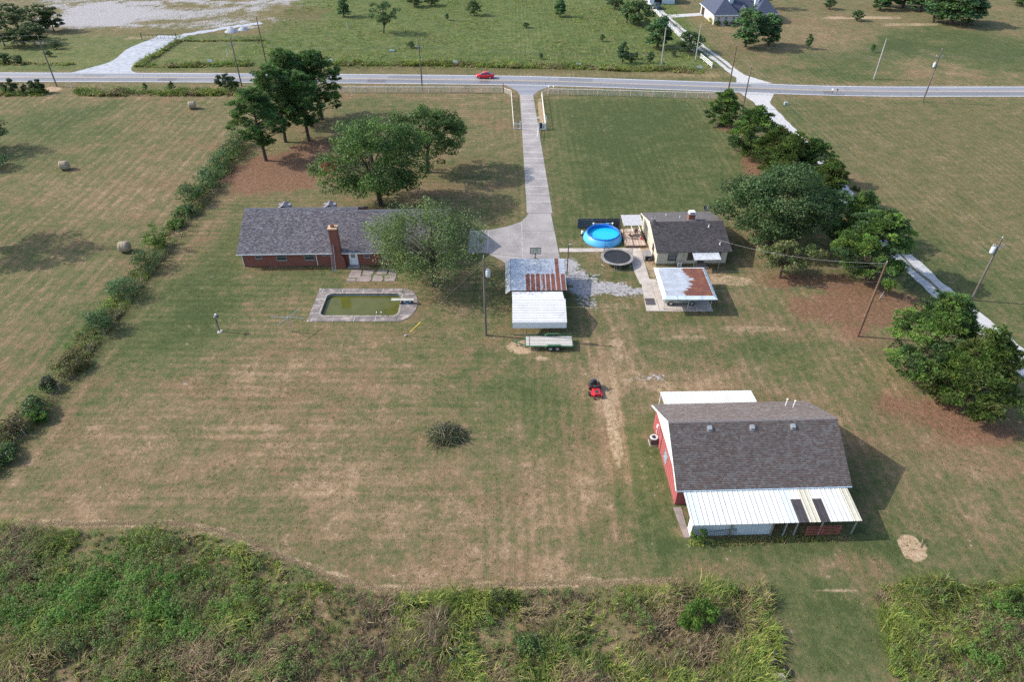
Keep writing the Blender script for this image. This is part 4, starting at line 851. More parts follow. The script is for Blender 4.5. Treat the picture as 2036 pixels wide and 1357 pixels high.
# ------------------------------------------------------------------ barn
BA = thing("red_barn", "red barn with brown shingle roof and white lean-to", "barn", (15.68, 42.15), R(1.9))
barn_red = M("barn_red_metal", (.32, .085, .088), .6, var=.16, streak=(5, 5, .4), dirt=(.30, .12, .11)); bW, bD, bR = 15.95, 10.6, 5.3; be, bz = 2.75, 6.0
mb = MB(); mb.box(0, bW, 0, bD, 0, 2.6); mb.build("wall", barn_red, BA)
mb = MB(); mb.xprism([(.002, 2.602), (bD, 2.602), (bD, 2.75), (bR, bz - .12), (.002, 2.75)], 0, bW); mb.build("gable", M("white_gable_metal", (.78, .77, .74), .5, var=.05, dirt=(.6, .55, .5)), BA)
mb = MB()
for i in range(18): y = .3 + i * .6; mb.box(-.02, -.001, y, y + .03, .05, 2.6)
mb.build("wall_rib", barn_red, BA)
rf = MB(); roof_half(rf, -.32, bW + .32, -.5, be, bR, bz); rf.slab((bW + .32, bD + .5, be), (-.32, bD + .5, be), (-.32, bR, bz), (bW + .32, bR, bz), .14); rf = rf.build("roof", roofm, BA)
hyp = math.hypot(bR + .5, bz - be); pal_b = [(.135, .108, .096), (.152, .115, .102), (.172, .152, .142), (.145, .107, .096), (.187, .168, .158), (.162, .14, .13)]
shingles("shingles", rf, (-.34, -.53, be - .012), (1, 0, 0), (0, bR + .5, bz - be), bW + .68, hyp, .17, .25, pal_b, 31, [.17, .2, .22, .18, .08, .15])
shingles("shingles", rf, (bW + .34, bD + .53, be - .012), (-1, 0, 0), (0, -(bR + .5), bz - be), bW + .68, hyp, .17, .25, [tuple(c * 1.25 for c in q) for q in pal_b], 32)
mb = MB(); mb.xprism([(bR - .18, bz - .06), (bR, bz + .07), (bR + .18, bz - .06), (bR, bz - .02)], -.34, bW + .34); mb.build("ridge_cap", M("barn_ridge_cap", (.19, .165, .16), .85, var=.3, scale=5), rf)
mb = MB(); mb.slab((-.38, -.52, be - .01), (-.33, -.52, be - .01), (-.33, bR, bz - .01), (-.38, bR, bz - .01), .2); mb.slab((-.38, bR, bz - .01), (-.33, bR, bz - .01), (-.33, bD + .52, be - .01), (-.38, bD + .52, be - .01), .2); mb.build("bargeboard", white_p, BA)
mb = MB(); mb.box(-.32, bW + .32, -.62, -.5, be - .16, be - .03); mb.build("gutter", M("pale_blue_gutter", (.42, .52, .60), .5), BA)
for x in (3.6, 7.75, 11.75):
    y = bR - .75; z = bz - .75 * (bz - be) / (bR + .5); mb = MB(); mb.obox((x, y, z + .16), (.38, .42, .22), 0, R(20)); v_ = mb.build("roof_vent", gal, BA); mb = MB(); mb.obox((x, y - .02, z + .03), (.52, .55, .04), 0, R(29)); mb.build("flashing", M("vent_flashing", (.2, .2, .2), .7), v_)
for x, y in ((13.3, 9.6), (13.75, 8.9)): z = bz - (y - bR) * (bz - be) / (bR + .5); mb = MB(); mb.tube([(x, y, z - .1), (x, y, z + .9), ], .05, 8); mb.cyl((x, y, z + .9), .09, .1, 8); mb.build("vent_pipe", white_p, BA)
window(BA, 4.3, 5.5, .9, 2.0, 0, alu, M('sky_blue_pane', (.22, .30, .38), .2, spec=.7), True, 'y')
mb = MB(); mb.box(-.035, -.001, 7.0, 8.0, .05, 2.2); d = mb.build("door", M("barn_door_red", (.29, .075, .08), .6), BA); mb = MB(); mb.box(-.05, -.036, 6.95, 7.0, .05, 2.25); mb.box(-.05, -.036, 8.0, 8.05, .05, 2.25); mb.box(-.05, -.036, 6.95, 8.05, 2.25, 2.3); mb.build("door_trim", steel_dk, d)
mb = MB(); mb.box(-.12, -.001, 8.75, 9.05, 1.5, 1.9); mb.tube([(-.06, 8.9, 1.5), (-.06, 8.9, .1)], .03, 6); mb.build("meter_box", white_p, BA)
# near lean-to
LT = thing("lean_to", "white ribbed lean-to roof along the near side of the barn", "lean-to", (15.95, 42.15), R(1.9))
lw = M("white_roof_metal", (.60, .60, .56), .45, 0, .05, scale=.8, dirt=(.44, .43, .38), dirt_amt=.5); lt_tan = M("cream_roof_metal", (.50, .475, .385), .45, 0, .08); lt_dk = M("brown_black_roof_metal", (.055, .048, .05), .5, 0, .15); lt_bl = M("bluish_white_roof_metal", (.54, .59, .60), .4, 0, .05)
ya, yb_, za, zb = -4.12, -.42, 2.24, 2.60; ll = math.hypot(yb_ - ya, zb - za); x = .05
for i, (w_, m_) in enumerate([(.97, lt_bl)] + [(.97, lw)] * 8 + [(.99, lt_bl), (.95, 'd'), (1.05, lt_tan), (.9, 'd'), (1.0, lw), (1.05, lw), (.82, lt_tan)]):
    z_ = .004 * (i % 2)
    if m_ == 'd':
        f_ = .66; sheet("roof_sheet", LT, lt_dk, (x, ya, za + z_ + .006), (1, 0, 0), (0, yb_ - ya, zb - za), w_, ll * f_, .40, .03, 1, None, .3, .16)
        sheet("roof_sheet", LT, lw, (x, ya + (yb_ - ya) * f_ * .98, za + (zb - za) * f_ * .98 + z_), (1, 0, 0), (0, yb_ - ya, zb - za), w_, ll * (1 - f_ * .98), .40, .03, 1, None, .3, .16)
    else: sheet("roof_sheet", LT, m_, (x, ya, za + z_), (1, 0, 0), (0, yb_ - ya, zb - za), w_ + .01, ll, .43, .05, 1, None, .3, .16)
    x += w_
for i in range(8): sheet("wall_sheet", LT, M("pale_grey_wall_metal", (.50, .56, .60), .5, .1, .08, dirt=(.30, .27, .22)), (.35 + i * .92, -3.72, .12), (1, 0, 0), (0, 0, 1), .93, 2.0, .3, .022)
sheet("wall_sheet", LT, M("white_end_metal", (.72, .72, .70), .5), (.30, -3.7, .1), (0, 1, 0), (0, 0, 1), .9, 2.0, .3, .02)
for x in (.32, 3.9, 7.72, 8.9, 9.9, 12.2, 15.3): mb = MB(); mb.box(x - .05, x + .05, -3.9, -3.8, 0, 2.2); mb.build("post", M("grey_timber", (.2, .17, .14)) if x < 8.5 else gal, LT)
mb = MB(); mb.bar((.1, -3.85, 2.17), (15.5, -3.85, 2.17), .06, .12); mb.build("beam", M("rusty_beam", (.16, .08, .06), .8), LT)
mb = MB(); mb.box(8.95, 10.9, -2.4, -2.3, .05, 1.2); mb.build("inner_panel", gal, LT)
mb = MB(); mb.prism([(-.2, -3.8), (.3, -3.8), (.3, -.3), (-.5, -.3)], -.02, .04); o = mb.build("barn_apron", conc_pink); o.location = (15.95, 42.15, 0); o.rotation_euler = (0, 0, R(1.9)); tag(o, "narrow cracked concrete strip at the left end of the lean-to", None, kind="structure")
FB = frame(15.95, 42.15, R(1.9))
# far lean-to
L2 = thing("far_lean_to", "white metal roof on posts behind the red barn", "lean-to", (*FB(.75, 10.6), 0), R(1.4))
for i in range(11): sheet("roof_sheet", L2, lw, (i * .915, .35, 2.62), (1, 0, 0), (0, 2.6, -.25), .92, 2.6, .43, .03, 1, None, .3, .15)
for x in (.1, 3.3, 6.7, 9.95): mb = MB(); mb.box(x - .05, x + .05, 2.65, 2.75, 0, 2.38); mb.build("post", white_p, L2)
condenser((*FB(-.75, 8.15), 0), "dark air conditioner with white top beside the barn wall", R(1.9), ((.10, .075, .07), (.50, .51, .51)))
# gate and fence panel leaning under the lean-to
G_ = thing("farm_gate", "red tubular farm gate under the right end of the lean-to", "gate", (*FB(10.9, -4.05), .25), R(2.5)); gm_ = M("red_gate_paint", (.36, .09, .07), .6, dirt=(.2, .07, .04))
for k in range(6): z = .05 + k * .21; mb = MB(); mb.tube([(0.0, .1 * k / 5, z), (3.1, .1 * k / 5, z)], .028, 8); mb.build("rail", gm_, G_)
for x in (0, 1.5, 3.1): mb = MB(); mb.tube([(x, -.001, 0.0), (x, .12, 1.15)], .03, 8); mb.build("upright", gm_, G_)
fp = thing("mesh_fence", "rusting wire fence panel leaning in weeds by the lean-to", "fence panel", (*FB(.6, -4.5), 0), R(8))
mb = MB(); mb.tube([(0, 0, .05), (0, .35, 1.15), (3.9, .35, 1.05), (3.9, 0, .05), (0.01, 0, .05)], .03, 6); mb.build("frame", steel_dk, fp); mb = MB()
for i in range(1, 20): mb.bar((i * .2, 0, .06), (i * .2, .35, 1.12), .012)
for j in range(1, 6): mb.bar((0, .06 * j, .18 * j), (3.9, .06 * j, .18 * j), .012)
mb.build("mesh_wire", steel_dk, fp)
# ------------------------------------------------------------------ wheels, vehicles
def wheel(parent, x, y, r, w, rim_m, axis_='y', name="wheel"):
    mb = MB(); n = 20; prof = [(r * .62, -w / 2), (r * .93, -w / 2), (r, -w * .3), (r, w * .3), (r * .93, w / 2), (r * .62, w / 2)]
    mb.lathe(prof, n); rot = Matrix.Rotation(R(90), 4, 'X') if axis_ == 'y' else Matrix.Rotation(R(90), 4, 'Y')
    T = Matrix.Translation((x, y, r)) @ rot; mb.v = [tuple(T @ Vector(q)) for q in mb.v]; o = mb.build(name, blackm, parent, True)
    mb = MB(); mb.lathe([(.001, -w * .42), (r * .2, -w * .44), (r * .25, -w * .36), (r * .55, -w * .36), (r * .63, -w * .46), (r * .63, w * .46), (r * .55, w * .36), (r * .2, w * .40), (.001, w * .42)], 16)
    mb.v = [tuple(T @ Vector(q)) for q in mb.v]; mb.build("rim", rim_m, o, True)
    mb = MB()
    for k in range(5):
        a = k * 2 * math.pi / 5
        for sgn in (-1, 1): mb.obox((r * .4 * math.cos(a), r * .4 * math.sin(a), sgn * w * .40), (r * .45, r * .14, w * .06), a)
    mb.v = [tuple(T @ Vector(q)) for q in mb.v]; mb.build("spoke", rim_m, o)
    return o
def loft(mb, secs):
    """secs: (x, [(y, z), ...]) cross sections, closed rings"""
    k = len(secs[0][1]); v = [(x, y, z) for x, ring in secs for y, z in ring]; f = []
    for i in range(len(secs) - 1):
        for j in range(k): f.append((i * k + j, (i + 1) * k + j, (i + 1) * k + (j + 1) % k, i * k + (j + 1) % k))
    f.append(tuple(range(k))); f.append(tuple(range(len(secs) * k - 1, (len(secs) - 1) * k - 1, -1)))
    return mb.add(v, f)
def ring(w, z0, z1): return [(-w * .86, z0), (w * .86, z0), (w, z0 + (z1 - z0) * .25), (w * .99, z0 + (z1 - z0) * .7), (w * .88, z1), (0, z1 + .03), (-w * .88, z1), (-w * .99, z0 + (z1 - z0) * .7), (-w, z0 + (z1 - z0) * .25)]
def car(name, label, cat, loc, rz, paint, body, roof, wheels, wr, hw, rim_m, group=None):
    """body: (x, z0, z1, halfwidth); roof: (x, z0, z1, w0, w1) greenhouse sections; front at +x"""
    t_ = thing(name, label, cat, loc, rz, group)
    mb = MB(); loft(mb, [(x, ring(w, a, b)) for x, a, b, w in body]); mb.build("body", paint, t_, True)
    gh = MB(); loft(gh, [(x, [(-w0, a), (w0, a), (w1, b), (-w1, b)]) for x, a, b, w0, w1 in roof]); gh.build("glasshouse", glass, t_)
    rf_ = [q for q in roof if q[2] > max(r_[2] for r_ in roof) - .12]
    mb = MB(); loft(mb, [(x, [(-w1 - .01, b - .03), (w1 + .01, b - .03), (w1 - .06, b + .035), (-w1 + .06, b + .035)]) for x, a, b, w0, w1 in rf_]); mb.build("roof", paint, t_, True)
    for sy in (-1, 1):
        for (q0, q1) in ((0, 1), (len(roof) - 2, len(roof) - 1)):
            a, b = roof[q0], roof[q1]; mb = MB(); mb.bar((a[0], sy * (a[4] + .012), a[2]), (b[0], sy * (b[4] + .012), b[2]), .07, .06); mb.build("pillar", paint, t_)
        m_ = roof[len(roof) // 2]; mb = MB(); mb.bar((m_[0], sy * (m_[3] + .008), m_[1]), (m_[0], sy * (m_[4] + .012), m_[2]), .08, .03); mb.build("pillar", paint, t_)
        mb = MB(); mb.obox((roof[-1][0] - .25, sy * (hw + .09), roof[-1][1] + .06), (.12, .2, .14)); mb.build("mirror", paint, t_)
    for x in wheels:
        for sy in (-1, 1): wheel(t_, x, sy * (hw - .09), wr, .22, rim_m)
    xf, xb = body[-1][0], body[0][0]
    for sy in (-1, 1):
        mb = MB(); mb.obox((xf - .13, sy * hw * .68, body[-2][2] - .16), (.16, .36, .13)); mb.build("headlight", M("headlight_lens", (.7, .72, .74), .15, 0, .05), t_)
        mb = MB(); mb.obox((xb + .10, sy * hw * .8, body[1][2] - .2), (.18, .26, .2)); mb.build("taillight", M("red_lens", (.45, .02, .02), .25), t_)
    return t_
rim_s = M("alloy_rim", (.55, .56, .57), .35, .7, .05)
red_car = M("red_car_paint", (.52, .012, .03), .22, .0, .05, spec=.6); silver = M("silver_green_paint", (.33, .37, .35), .3, .4, .05); darkpaint = M("dark_blue_paint", (.03, .045, .06), .25, .1, .1)
car("red_car", "red sedan driving left on the far lane of the road", "car", (-6.75, 174.35, .022), R(180 - 1.8), red_car,
    [(-2.3, .42, .85, .62), (-2.2, .28, 1.02, .80), (-1.4, .24, 1.06, .90), (0, .22, 1.0, .92), (1.0, .22, .96, .92), (1.7, .24, .86, .88), (2.15, .30, .74, .76), (2.25, .40, .62, .6)],
    [(-1.95, 1.0, 1.03, .72, .68), (-1.1, 1.02, 1.42, .80, .60), (-.2, 1.0, 1.48, .82, .62), (.45, .97, 1.42, .82, .60), (1.25, .93, .97, .76, .70)], (-1.32, 1.38), .33, .90, rim_s)
car("parked_suv", "silver sport utility vehicle parked under the rusty carport", "car", (22.75, 76.45, .04), R(1), silver,
    [(-2.4, .55, 1.05, .72), (-2.32, .38, 1.15, .90), (-1.4, .34, 1.15, .96), (.3, .32, 1.12, .97), (1.2, .32, 1.10, .96), (2.0, .36, 1.05, .92), (2.4, .42, .95, .80)],
    [(-2.25, 1.12, 1.16, .84, .80), (-2.1, 1.12, 1.68, .86, .70), (-.7, 1.11, 1.74, .88, .72), (.35, 1.1, 1.70, .88, .70), (1.15, 1.08, 1.12, .84, .78)], (-1.38, 1.45), .37, .95, rim_s)
# trailer
T = thing("flatbed_trailer", "green tandem axle flatbed trailer with plank deck parked by the white carport", "trailer", (1.72, 66.0, 0), R(0)); tg = M("trailer_green_paint", (.04, .13, .06), .5, dirt=(.12, .12, .08)); tl, tw = 5.75, 1.95
planks = [M("trailer_plank%d" % i, c, .9, var=.15, streak=(.3, 5, 1), scale=3) for i, c in enumerate(((.42, .40, .37), (.36, .34, .31), (.48, .45, .41)))]
for i in range(8): mb = MB(); mb.box(.02, tl, .02 + i * .24, .245 + i * .24, .66, .70); mb.build("plank", planks[i % 3], T)
mb = MB(); mb.box(0, tl + .04, -.08, 0.0, .52, .70); mb.box(0, tl + .04, tw, tw + .08, .52, .70); mb.box(-.08, 0.0, -.08, tw + .08, .52, .70); mb.box(tl + .04, tl + .12, -.08, tw + .08, .52, .66); [mb.box(x, x + .06, 0, tw, .52, .655) for x in (1, 2, 3, 4, 5)]; mb.build("frame", tg, T)
mb = MB(); mb.box(-.05, tl, -.16, -.10, .60, .66); [mb.box(x, x + .05, -.10, -.08, .5, .68) for x in np.arange(.3, tl, .5)]; mb.build("stake_rail", tg, T)
mb = MB(); mb.box(.4, .46, .02, tw, .701, .72); mb.build("chain_rail", steel_dk, T)
mb = MB(); mb.tube([(-.04, tw + .04, .70), (-.04, tw + .04, 1.02), (tl, tw + .04, 1.02)], .03, 6); [mb.bar((x, tw + .04, .70), (x, tw + .04, 1.02), .05) for x in (.9, 2.0, 4.8)]; mb.build("side_rail", tg, T)
for yy in (-.3, tw + .06):
    mb = MB(); top = [(2.35, .52), (2.5, .80), (2.75, .92), (4.15, .92), (4.4, .80), (4.55, .52)]
    for (a, za), (b, zb) in zip(top, top[1:]): mb.slab((a, yy - .02, za), (b, yy - .02, zb), (b, yy + .26, zb), (a, yy + .26, za), .02)
    mb.build("fender", tg, T)
    for x in (3.02, 3.88): wheel(T, x, yy + .12, .37, .2, gal)
mb = MB(); mb.bar((0, .25, .58), (-1.45, tw / 2, .5), .09, .12); mb.bar((0, tw - .25, .58), (-1.45, tw / 2, .5), .09, .12); mb.bar((-.75, .65, .56), (-.75, tw - .65, .56), .06); mb.tube([(-1.4, tw / 2, .5), (-1.65, tw / 2, .52)], .06, 8); mb.build("tongue", tg, T)
mb = MB(); mb.tube([(-1.1, tw / 2 - .12, 0), (-1.1, tw / 2 - .12, .8)], .035, 8); mb.cyl((-1.1, tw / 2 - .12, 0), .1, .03, 8); mb.build("jack", steel_dk, T)
# mower (front towards the viewer)
MW = thing("riding_mower", "red zero turn riding mower parked on the lawn", "mower", (9.6, 58.35, 0), R(8)); mred = M("mower_red", (.50, .03, .04), .4)
mb = MB(); mb.prism([(-.66, -.15), (-.66, -.85), (-.35, -1.0), (.35, -1.0), (.66, -.85), (.66, -.15)], .16, .34); mb.build("cutting_deck", mred, MW, bevel=.03)
mb = MB(); mb.prism([(-.36, -1.0), (.36, -1.0), (.42, -.1), (.42, .95), (-.42, .95), (-.42, -.1)], .36, .52); mb.build("chassis", mred, MW, bevel=.03)
mb = MB(); mb.box(-.2, .2, -.85, -.35, .521, .54); mb.build("foot_plate", steel_dk, MW); mb = MB(); mb.box(-.95, -.66, -.75, -.25, .12, .32); mb.build("discharge_chute", blackm, MW)
for sx in (-1, 1):
    wheel(MW, sx * .56, .55, .29, .26, mred, 'x'); mb = MB(); mb.bar((sx * .40, -.95, .44), (sx * .45, -1.2, .42), .09); mb.bar((sx * .45, -1.2, .46), (sx * .45, -1.2, .16), .06); mb.build("caster_arm", mred, MW); wheel(MW, sx * .45, -1.22, .16, .12, steel_dk, 'x')
    mb = MB(); mb.box(sx * .52 - .13, sx * .52 + .13, .1, .9, .56, .74); mb.build("fender_tank", blackm, MW, bevel=.04); mb = MB(); mb.tube([(sx * .30, .0, .5), (sx * .30, -.05, .95), (sx * .08, -.15, 1.02)], .025, 6); mb.build("control_lever", steel_dk, MW)
mb = MB(); mb.box(-.27, .27, .0, .5, .56, .70); s0 = mb.build("seat", blackm, MW, bevel=.05); mb = MB(); mb.obox((0, .52, .98), (.52, .13, .55), 0, R(-12)); mb.build("backrest", blackm, s0, bevel=.05)
mb = MB(); mb.box(-.33, .33, .72, 1.25, .5, .86); mb.cyl((0, 1.0, .86), .2, .12, 14); mb.build("engine", M("engine_black", (.04, .04, .045), .5), MW, bevel=.03)
mb = MB(); mb.tube([(-.42, .72, .5), (-.42, .72, 1.35), (-.38, .72, 1.42), (.38, .72, 1.42), (.42, .72, 1.35), (.42, .72, .5)], .035, 8); mb.build("roll_bar", M("grey_roll_bar", (.2, .2, .21), .5), MW)
# blue pool
BP = thing("inflatable_pool", "round bright blue inflatable ring pool on the lawn", "swimming pool", (14.15, 93.85, 0))
vin = M("blue_vinyl", (.09, .40, .74), .35, var=.06, scale=.8); vd = M("deep_blue_ring", (.012, .13, .52), .35, var=.08)
mb = MB(); mb.lathe([(3.02, 0.0), (3.06, .12), (2.95, .42), (2.78, .74), (2.62, .98), (2.52, 1.06)], 56); mb.build("side_wall", vin, BP, True)
mb = MB(); mb.tube([(2.47 * math.cos(a), 2.47 * math.sin(a), 1.08) for a in np.linspace(0, 2 * math.pi, 57)[:-1]], .13, 10, closed=True); mb.build("inflated_ring", vd, BP, True)
mb = MB(); mb.lathe([(2.40, 1.02), (2.5, .6), (2.6, .05), (.001, .03)], 56); mb.build("liner", M("liner_blue", (.02, .19, .62), .5, var=.06), BP, True)
wm2 = bpy.data.materials.new("clear_blue_water"); t, p = nt(wm2); pc = node(t, "ShaderNodeNewGeometry").outputs["Position"]
t.links.new(mixc(t, smooth(t, noise(t, pc, 5, 3), .3, .7), (.01, .40, .70), (.02, .50, .78)), p.inputs["Base Color"]); p.inputs["Roughness"].default_value = .08; bump(t, p, noise(t, pc, 6, 2), .12, .03)
mb = MB(); mb.lathe([(2.53, .62), (.001, .62)], 56); mb.build("water", wm2, BP)
mb = MB(); mb.tube([(2.1, -.6, .66), (2.35, -.45, 1.0), (2.6, -.4, 1.25)], .035, 6); mb.tube([(2.0, -.9, .66), (2.2, -.8, 1.0)], .03, 6); mb.build("pool_hose", white_p, BP)
fpu = thing("pool_pump", "white filter pump at the left side of the blue pool", "pump", (11.05, 95.0, 0)); mb = MB(); mb.cyl((0, 0, .02), .17, .6, 14); mb.cyl((0, 0, .62), .2, .08, 14); mb.build("canister", white_p, fpu, True); mb = MB(); mb.box(-.3, .3, -.3, .25, 0, .05); mb.box(-.15, .3, -.32, -.1, .05, .3); mb.build("motor", steel_dk, fpu); mb = MB(); mb.tube([(.1, .1, .4), (.4, .1, .5), (.7, -.05, .45)], .04, 8); mb.build("hose", M("pale_hose", (.6, .64, .66)), fpu)
ld = thing("pool_cover_reel", "pale pool cover reel standing between fence and blue pool", "cover reel", (14.4, 96.55, 0)); mb = MB(); mb.tube([(-1.5, 0, 1.15), (1.5, 0, 1.15)], .07, 10); mb.build("roller", alu, ld); mb = MB(); mb.tube([(.5, 0, 1.15), (.95, 0, 1.15)], .13, 10); mb.build("cover_roll", vin, ld)
for sx in (-1.5, 1.5): mb = MB(); mb.bar((sx, 0, 1.25), (sx - .02, -.25, 0), .07); mb.bar((sx, 0, 1.25), (sx + .02, .3, 0), .07); mb.cyl((sx, 0, 1.12), .14, .16, 10); mb.build("stand", white_p, ld)
# trampoline
TR = thing("trampoline", "round black trampoline with sagging safety net by the path", "trampoline", (15.5, 86.85, 0)); tp = M("grey_foam_pad", (.24, .225, .215), .85, var=.25)
mb = MB(); mb.lathe([(2.0, .90), (.001, .87)], 48); mb.build("mat", M("black_mat", (.018, .019, .022), .65), TR); mb = MB(); mb.lathe([(1.98, .91), (2.0, .95), (2.32, .96), (2.42, .93), (2.42, .88)], 48); mb.build("pad", tp, TR)
mb = MB(); mb.tube([(2.38 * math.cos(a), 2.38 * math.sin(a), .86) for a in np.linspace(0, 2 * math.pi, 41)[:-1]], .035, 6, closed=True); mb.build("ring", gal, TR)
for k in range(6):
    a = R(15 + 60 * k); mb = MB(); q = (2.36 * math.cos(a), 2.36 * math.sin(a)); b_ = R(15 + 60 * k + 18); q2 = (2.36 * math.cos(b_), 2.36 * math.sin(b_)); mb.tube([(*q, .86), (q[0] * 1.02, q[1] * 1.02, .04), (q2[0] * 1.02, q2[1] * 1.02, .04), (*q2, .86)], .028, 6); mb.build("leg", gal, TR)
for k in (135, 262, 20): a = R(k); mb = MB(); q = (2.45 * math.cos(a), 2.45 * math.sin(a)); mb.tube([(*q, .1), (*q, 1.8), (q[0] * .97, q[1] * .97, 2.65)], .03, 8); mb.build("net_pole", M("foam_sleeve", (.10, .11, .13), .8), TR)
net = bpy.data.materials.new("black_netting"); t, p = nt(net); p.inputs["Base Color"].default_value = (.05, .05, .055, 1); p.inputs["Alpha"].default_value = .35; p.inputs["Roughness"].default_value = .9
for a0, a1, am in ((-15, 60, 20), (110, 160, 135)):
    mb = MB(); aa = np.linspace(a0, a1, 13)
    hz = [.97 + 1.1 * max(0, 1 - abs(q - am) / (30 if q > am else 32)) ** 1.6 for q in aa]
    for i in range(12):
        A0, A1 = R(aa[i]), R(aa[i + 1]); mb.quad((2.3 * math.cos(A0), 2.3 * math.sin(A0), .95), (2.3 * math.cos(A1), 2.3 * math.sin(A1), .95), (2.28 * math.cos(A1), 2.28 * math.sin(A1), hz[i + 1]), (2.28 * math.cos(A0), 2.28 * math.sin(A0), hz[i]))
    mb.build("safety_net", net, TR)
# clothesline and dish post on the lawn
cx_, cy_ = at(580, 660); CLT = thing("clothesline_post", "steel clothesline post with crossed arms left of the pool", "clothesline", (cx_, cy_, 0))
mb = MB(); mb.tube([(0, 0, 0), (-.05, 0, 2.35)], .06, 8); mb.build("post", gal, CLT)
for p0, p1 in (((-2.25, .05, 2.35), (2.05, -.05, 2.18)), ((1.0, 1.85, 2.3), (-1.0, -1.75, 2.22))): mb = MB(); mb.tube([p0, p1], .04, 6); mb.build("arm", alu, CLT)
cx_, cy_ = at(438, 660); PB = thing("lamp_post", "short leaning wooden post with floodlight on the left lawn", "light post", (cx_, cy_, 0))
mb = MB(); mb.obox((-.05, 0, 1.15), (.14, .14, 2.3)); mb.build("post", M("grey_timber", (.2, .17, .14)), PB); mb = MB(); mb.lathe([(.05, 2.3), (.3, 2.38), (.34, 2.46), (.1, 2.55)], 14, (.1, 0)); mb.build("hood", steel_dk, PB); mb = MB(); mb.lathe([(.001, 2.85), (.12, 2.8), (.16, 2.65), (.1, 2.55)], 12, (.15, 0)); mb.build("lamp_globe", M("pale_globe", (.55, .6, .62), .3), PB, True)
mb = MB(); mb.box(-.02, .12, -.1, -.07, 1.5, 1.9); mb.build("switch_box", steel_dk, PB); mb = MB(); mb.lathe([(.001, .10), (.3, .10), (.36, 0)], 14); mb.build("footing", conc_pale, PB)
# hay bales
haym = bpy.data.materials.new("hay"); t, p = nt(haym); tc = node(t, "ShaderNodeTexCoord").outputs["Object"]; mp = node(t, "ShaderNodeMapping"); mp.inputs["Scale"].default_value = (9, 1.2, 1.2); t.links.new(tc, mp.inputs["Vector"])
t.links.new(ramp(t, noise(t, mp.outputs[0], 2.5, 6, .75), [(.3, (.17, .13, .08)), (.5, (.34, .27, .18)), (.7, (.50, .43, .33))]), p.inputs["Base Color"]); p.inputs["Roughness"].default_value = .95; bump(t, p, noise(t, tc, 22, 4, .8), .7, .05)
for u, v, rz, lb in ((251, 500, R(4), "round hay bale beside the hedge, nearest of the three"), (131, 337, R(10), "round hay bale at the left field edge, middle one of three"), (384, 216, R(15), "round hay bale far up the field near the pines")):
    x, y = at(u, v); hb = thing("hay_bale", lb, "hay bale", (x, y, 0), rz, "hay bales"); mb = MB(); prof = [(.001, -.75), (.25, -.78), (.55, -.75), (.78, -.66), (.82, -.5), (.80, -.1), (.83, .3), (.79, .62), (.6, .76), (.3, .74), (.001, .78)]
    mb.lathe(prof, 24); T_ = Matrix.Translation((0, 0, .80)) @ Matrix.Rotation(R(90), 4, 'Y'); mb.v = [tuple((T_ @ Vector(q)) * (1 + random.uniform(-.012, .012))) for q in mb.v]; mb.build("bale", haym, hb, True)
    mb = MB(); T2 = lambda q: tuple(T_ @ Vector(q))
    for zz in (-.4, 0, .4): mb.tube([T2((.84 * math.cos(a), .84 * math.sin(a), zz)) for a in np.linspace(0, 2 * math.pi, 25)[:-1]], .012, 4, closed=True)
    mb.build("twine", M("twine", (.5, .48, .4), .9), hb)
# ------------------------------------------------------------------ utility poles and wires
pole_g = M("grey_utility_pole", (.13, .115, .10), .9, var=.3, streak=(3, 3, .2)); pole_b = M("brown_utility_pole", (.13, .08, .055), .9, var=.25, streak=(3, 3, .2)); pole_w = M("silver_utility_pole", (.33, .32, .31), .85, var=.2, streak=(3, 3, .2)); ins = M("porcelain", (.45, .47, .48), .3)
def upole(x, y, h, label, mat, arms=True, transformer=None, lean=0.0):
    t_ = thing("utility_pole", label, "utility pole", (x, y, 0), 0, "utility poles"); tl_ = lean
    mb = MB(); mb.tube([(0, 0, 0), (tl_ * .5, 0, h * .5), (tl_, 0, h)], [.17, .145, .11], 10); mb.build("shaft", mat, t_)
    if arms:
        mb = MB(); mb.bar((tl_ * .87 - .75, 0, h * .875), (tl_ * .87 + .75, 0, h * .875), .1); mb.bar((tl_ * .8, 0, h * .81), (tl_ * .87 + .55, 0, h * .87), .04); mb.bar((tl_ * .8, 0, h * .81), (tl_ * .87 - .55, 0, h * .87), .04); mb.build("crossarm", gal, t_)
        for dx, dz in ((-.7, .9), (.7, .9), (0, 1.005)): mb = MB(); mb.tube([(tl_ * dz + dx, 0, h * .88 if dx else h), (tl_ * dz + dx, 0, (h * .88 if dx else h) + .14), (tl_ * dz + dx, 0, (h * .88 if dx else h) + .28)], [.03, .07, .05], 8); mb.build("insulator", ins, t_)
    else: mb = MB(); mb.tube([(tl_, 0, h), (tl_, 0, h + .25)], [.03, .05], 8); mb.build("insulator", ins, t_)
    if transformer:
        dx, z = transformer; mb = MB(); mb.lathe([(.001, z - .48), (.27, z - .46), (.29, z - .3), (.29, z + .4), (.25, z + .48), (.001, z + .52)], 18, (dx + tl_ * z / h, 0)); tf = mb.build("transformer", M("transformer_grey", (.50, .54, .56), .45), t_, True)
        mb = MB(); mb.tube([(dx + tl_ * z / h, 0, z + .5), (dx + tl_ * z / h, 0, z + .8)], [.06, .04], 8); mb.build("bushing", ins, tf); mb = MB(); mb.bar((tl_ * z / h, 0, z + .25), (dx + tl_ * z / h, 0, z + .25), .08); mb.bar((tl_ * z / h, 0, z - .25), (dx + tl_ * z / h, 0, z - .25), .08); mb.build("bracket", gal, t_)
    return t_
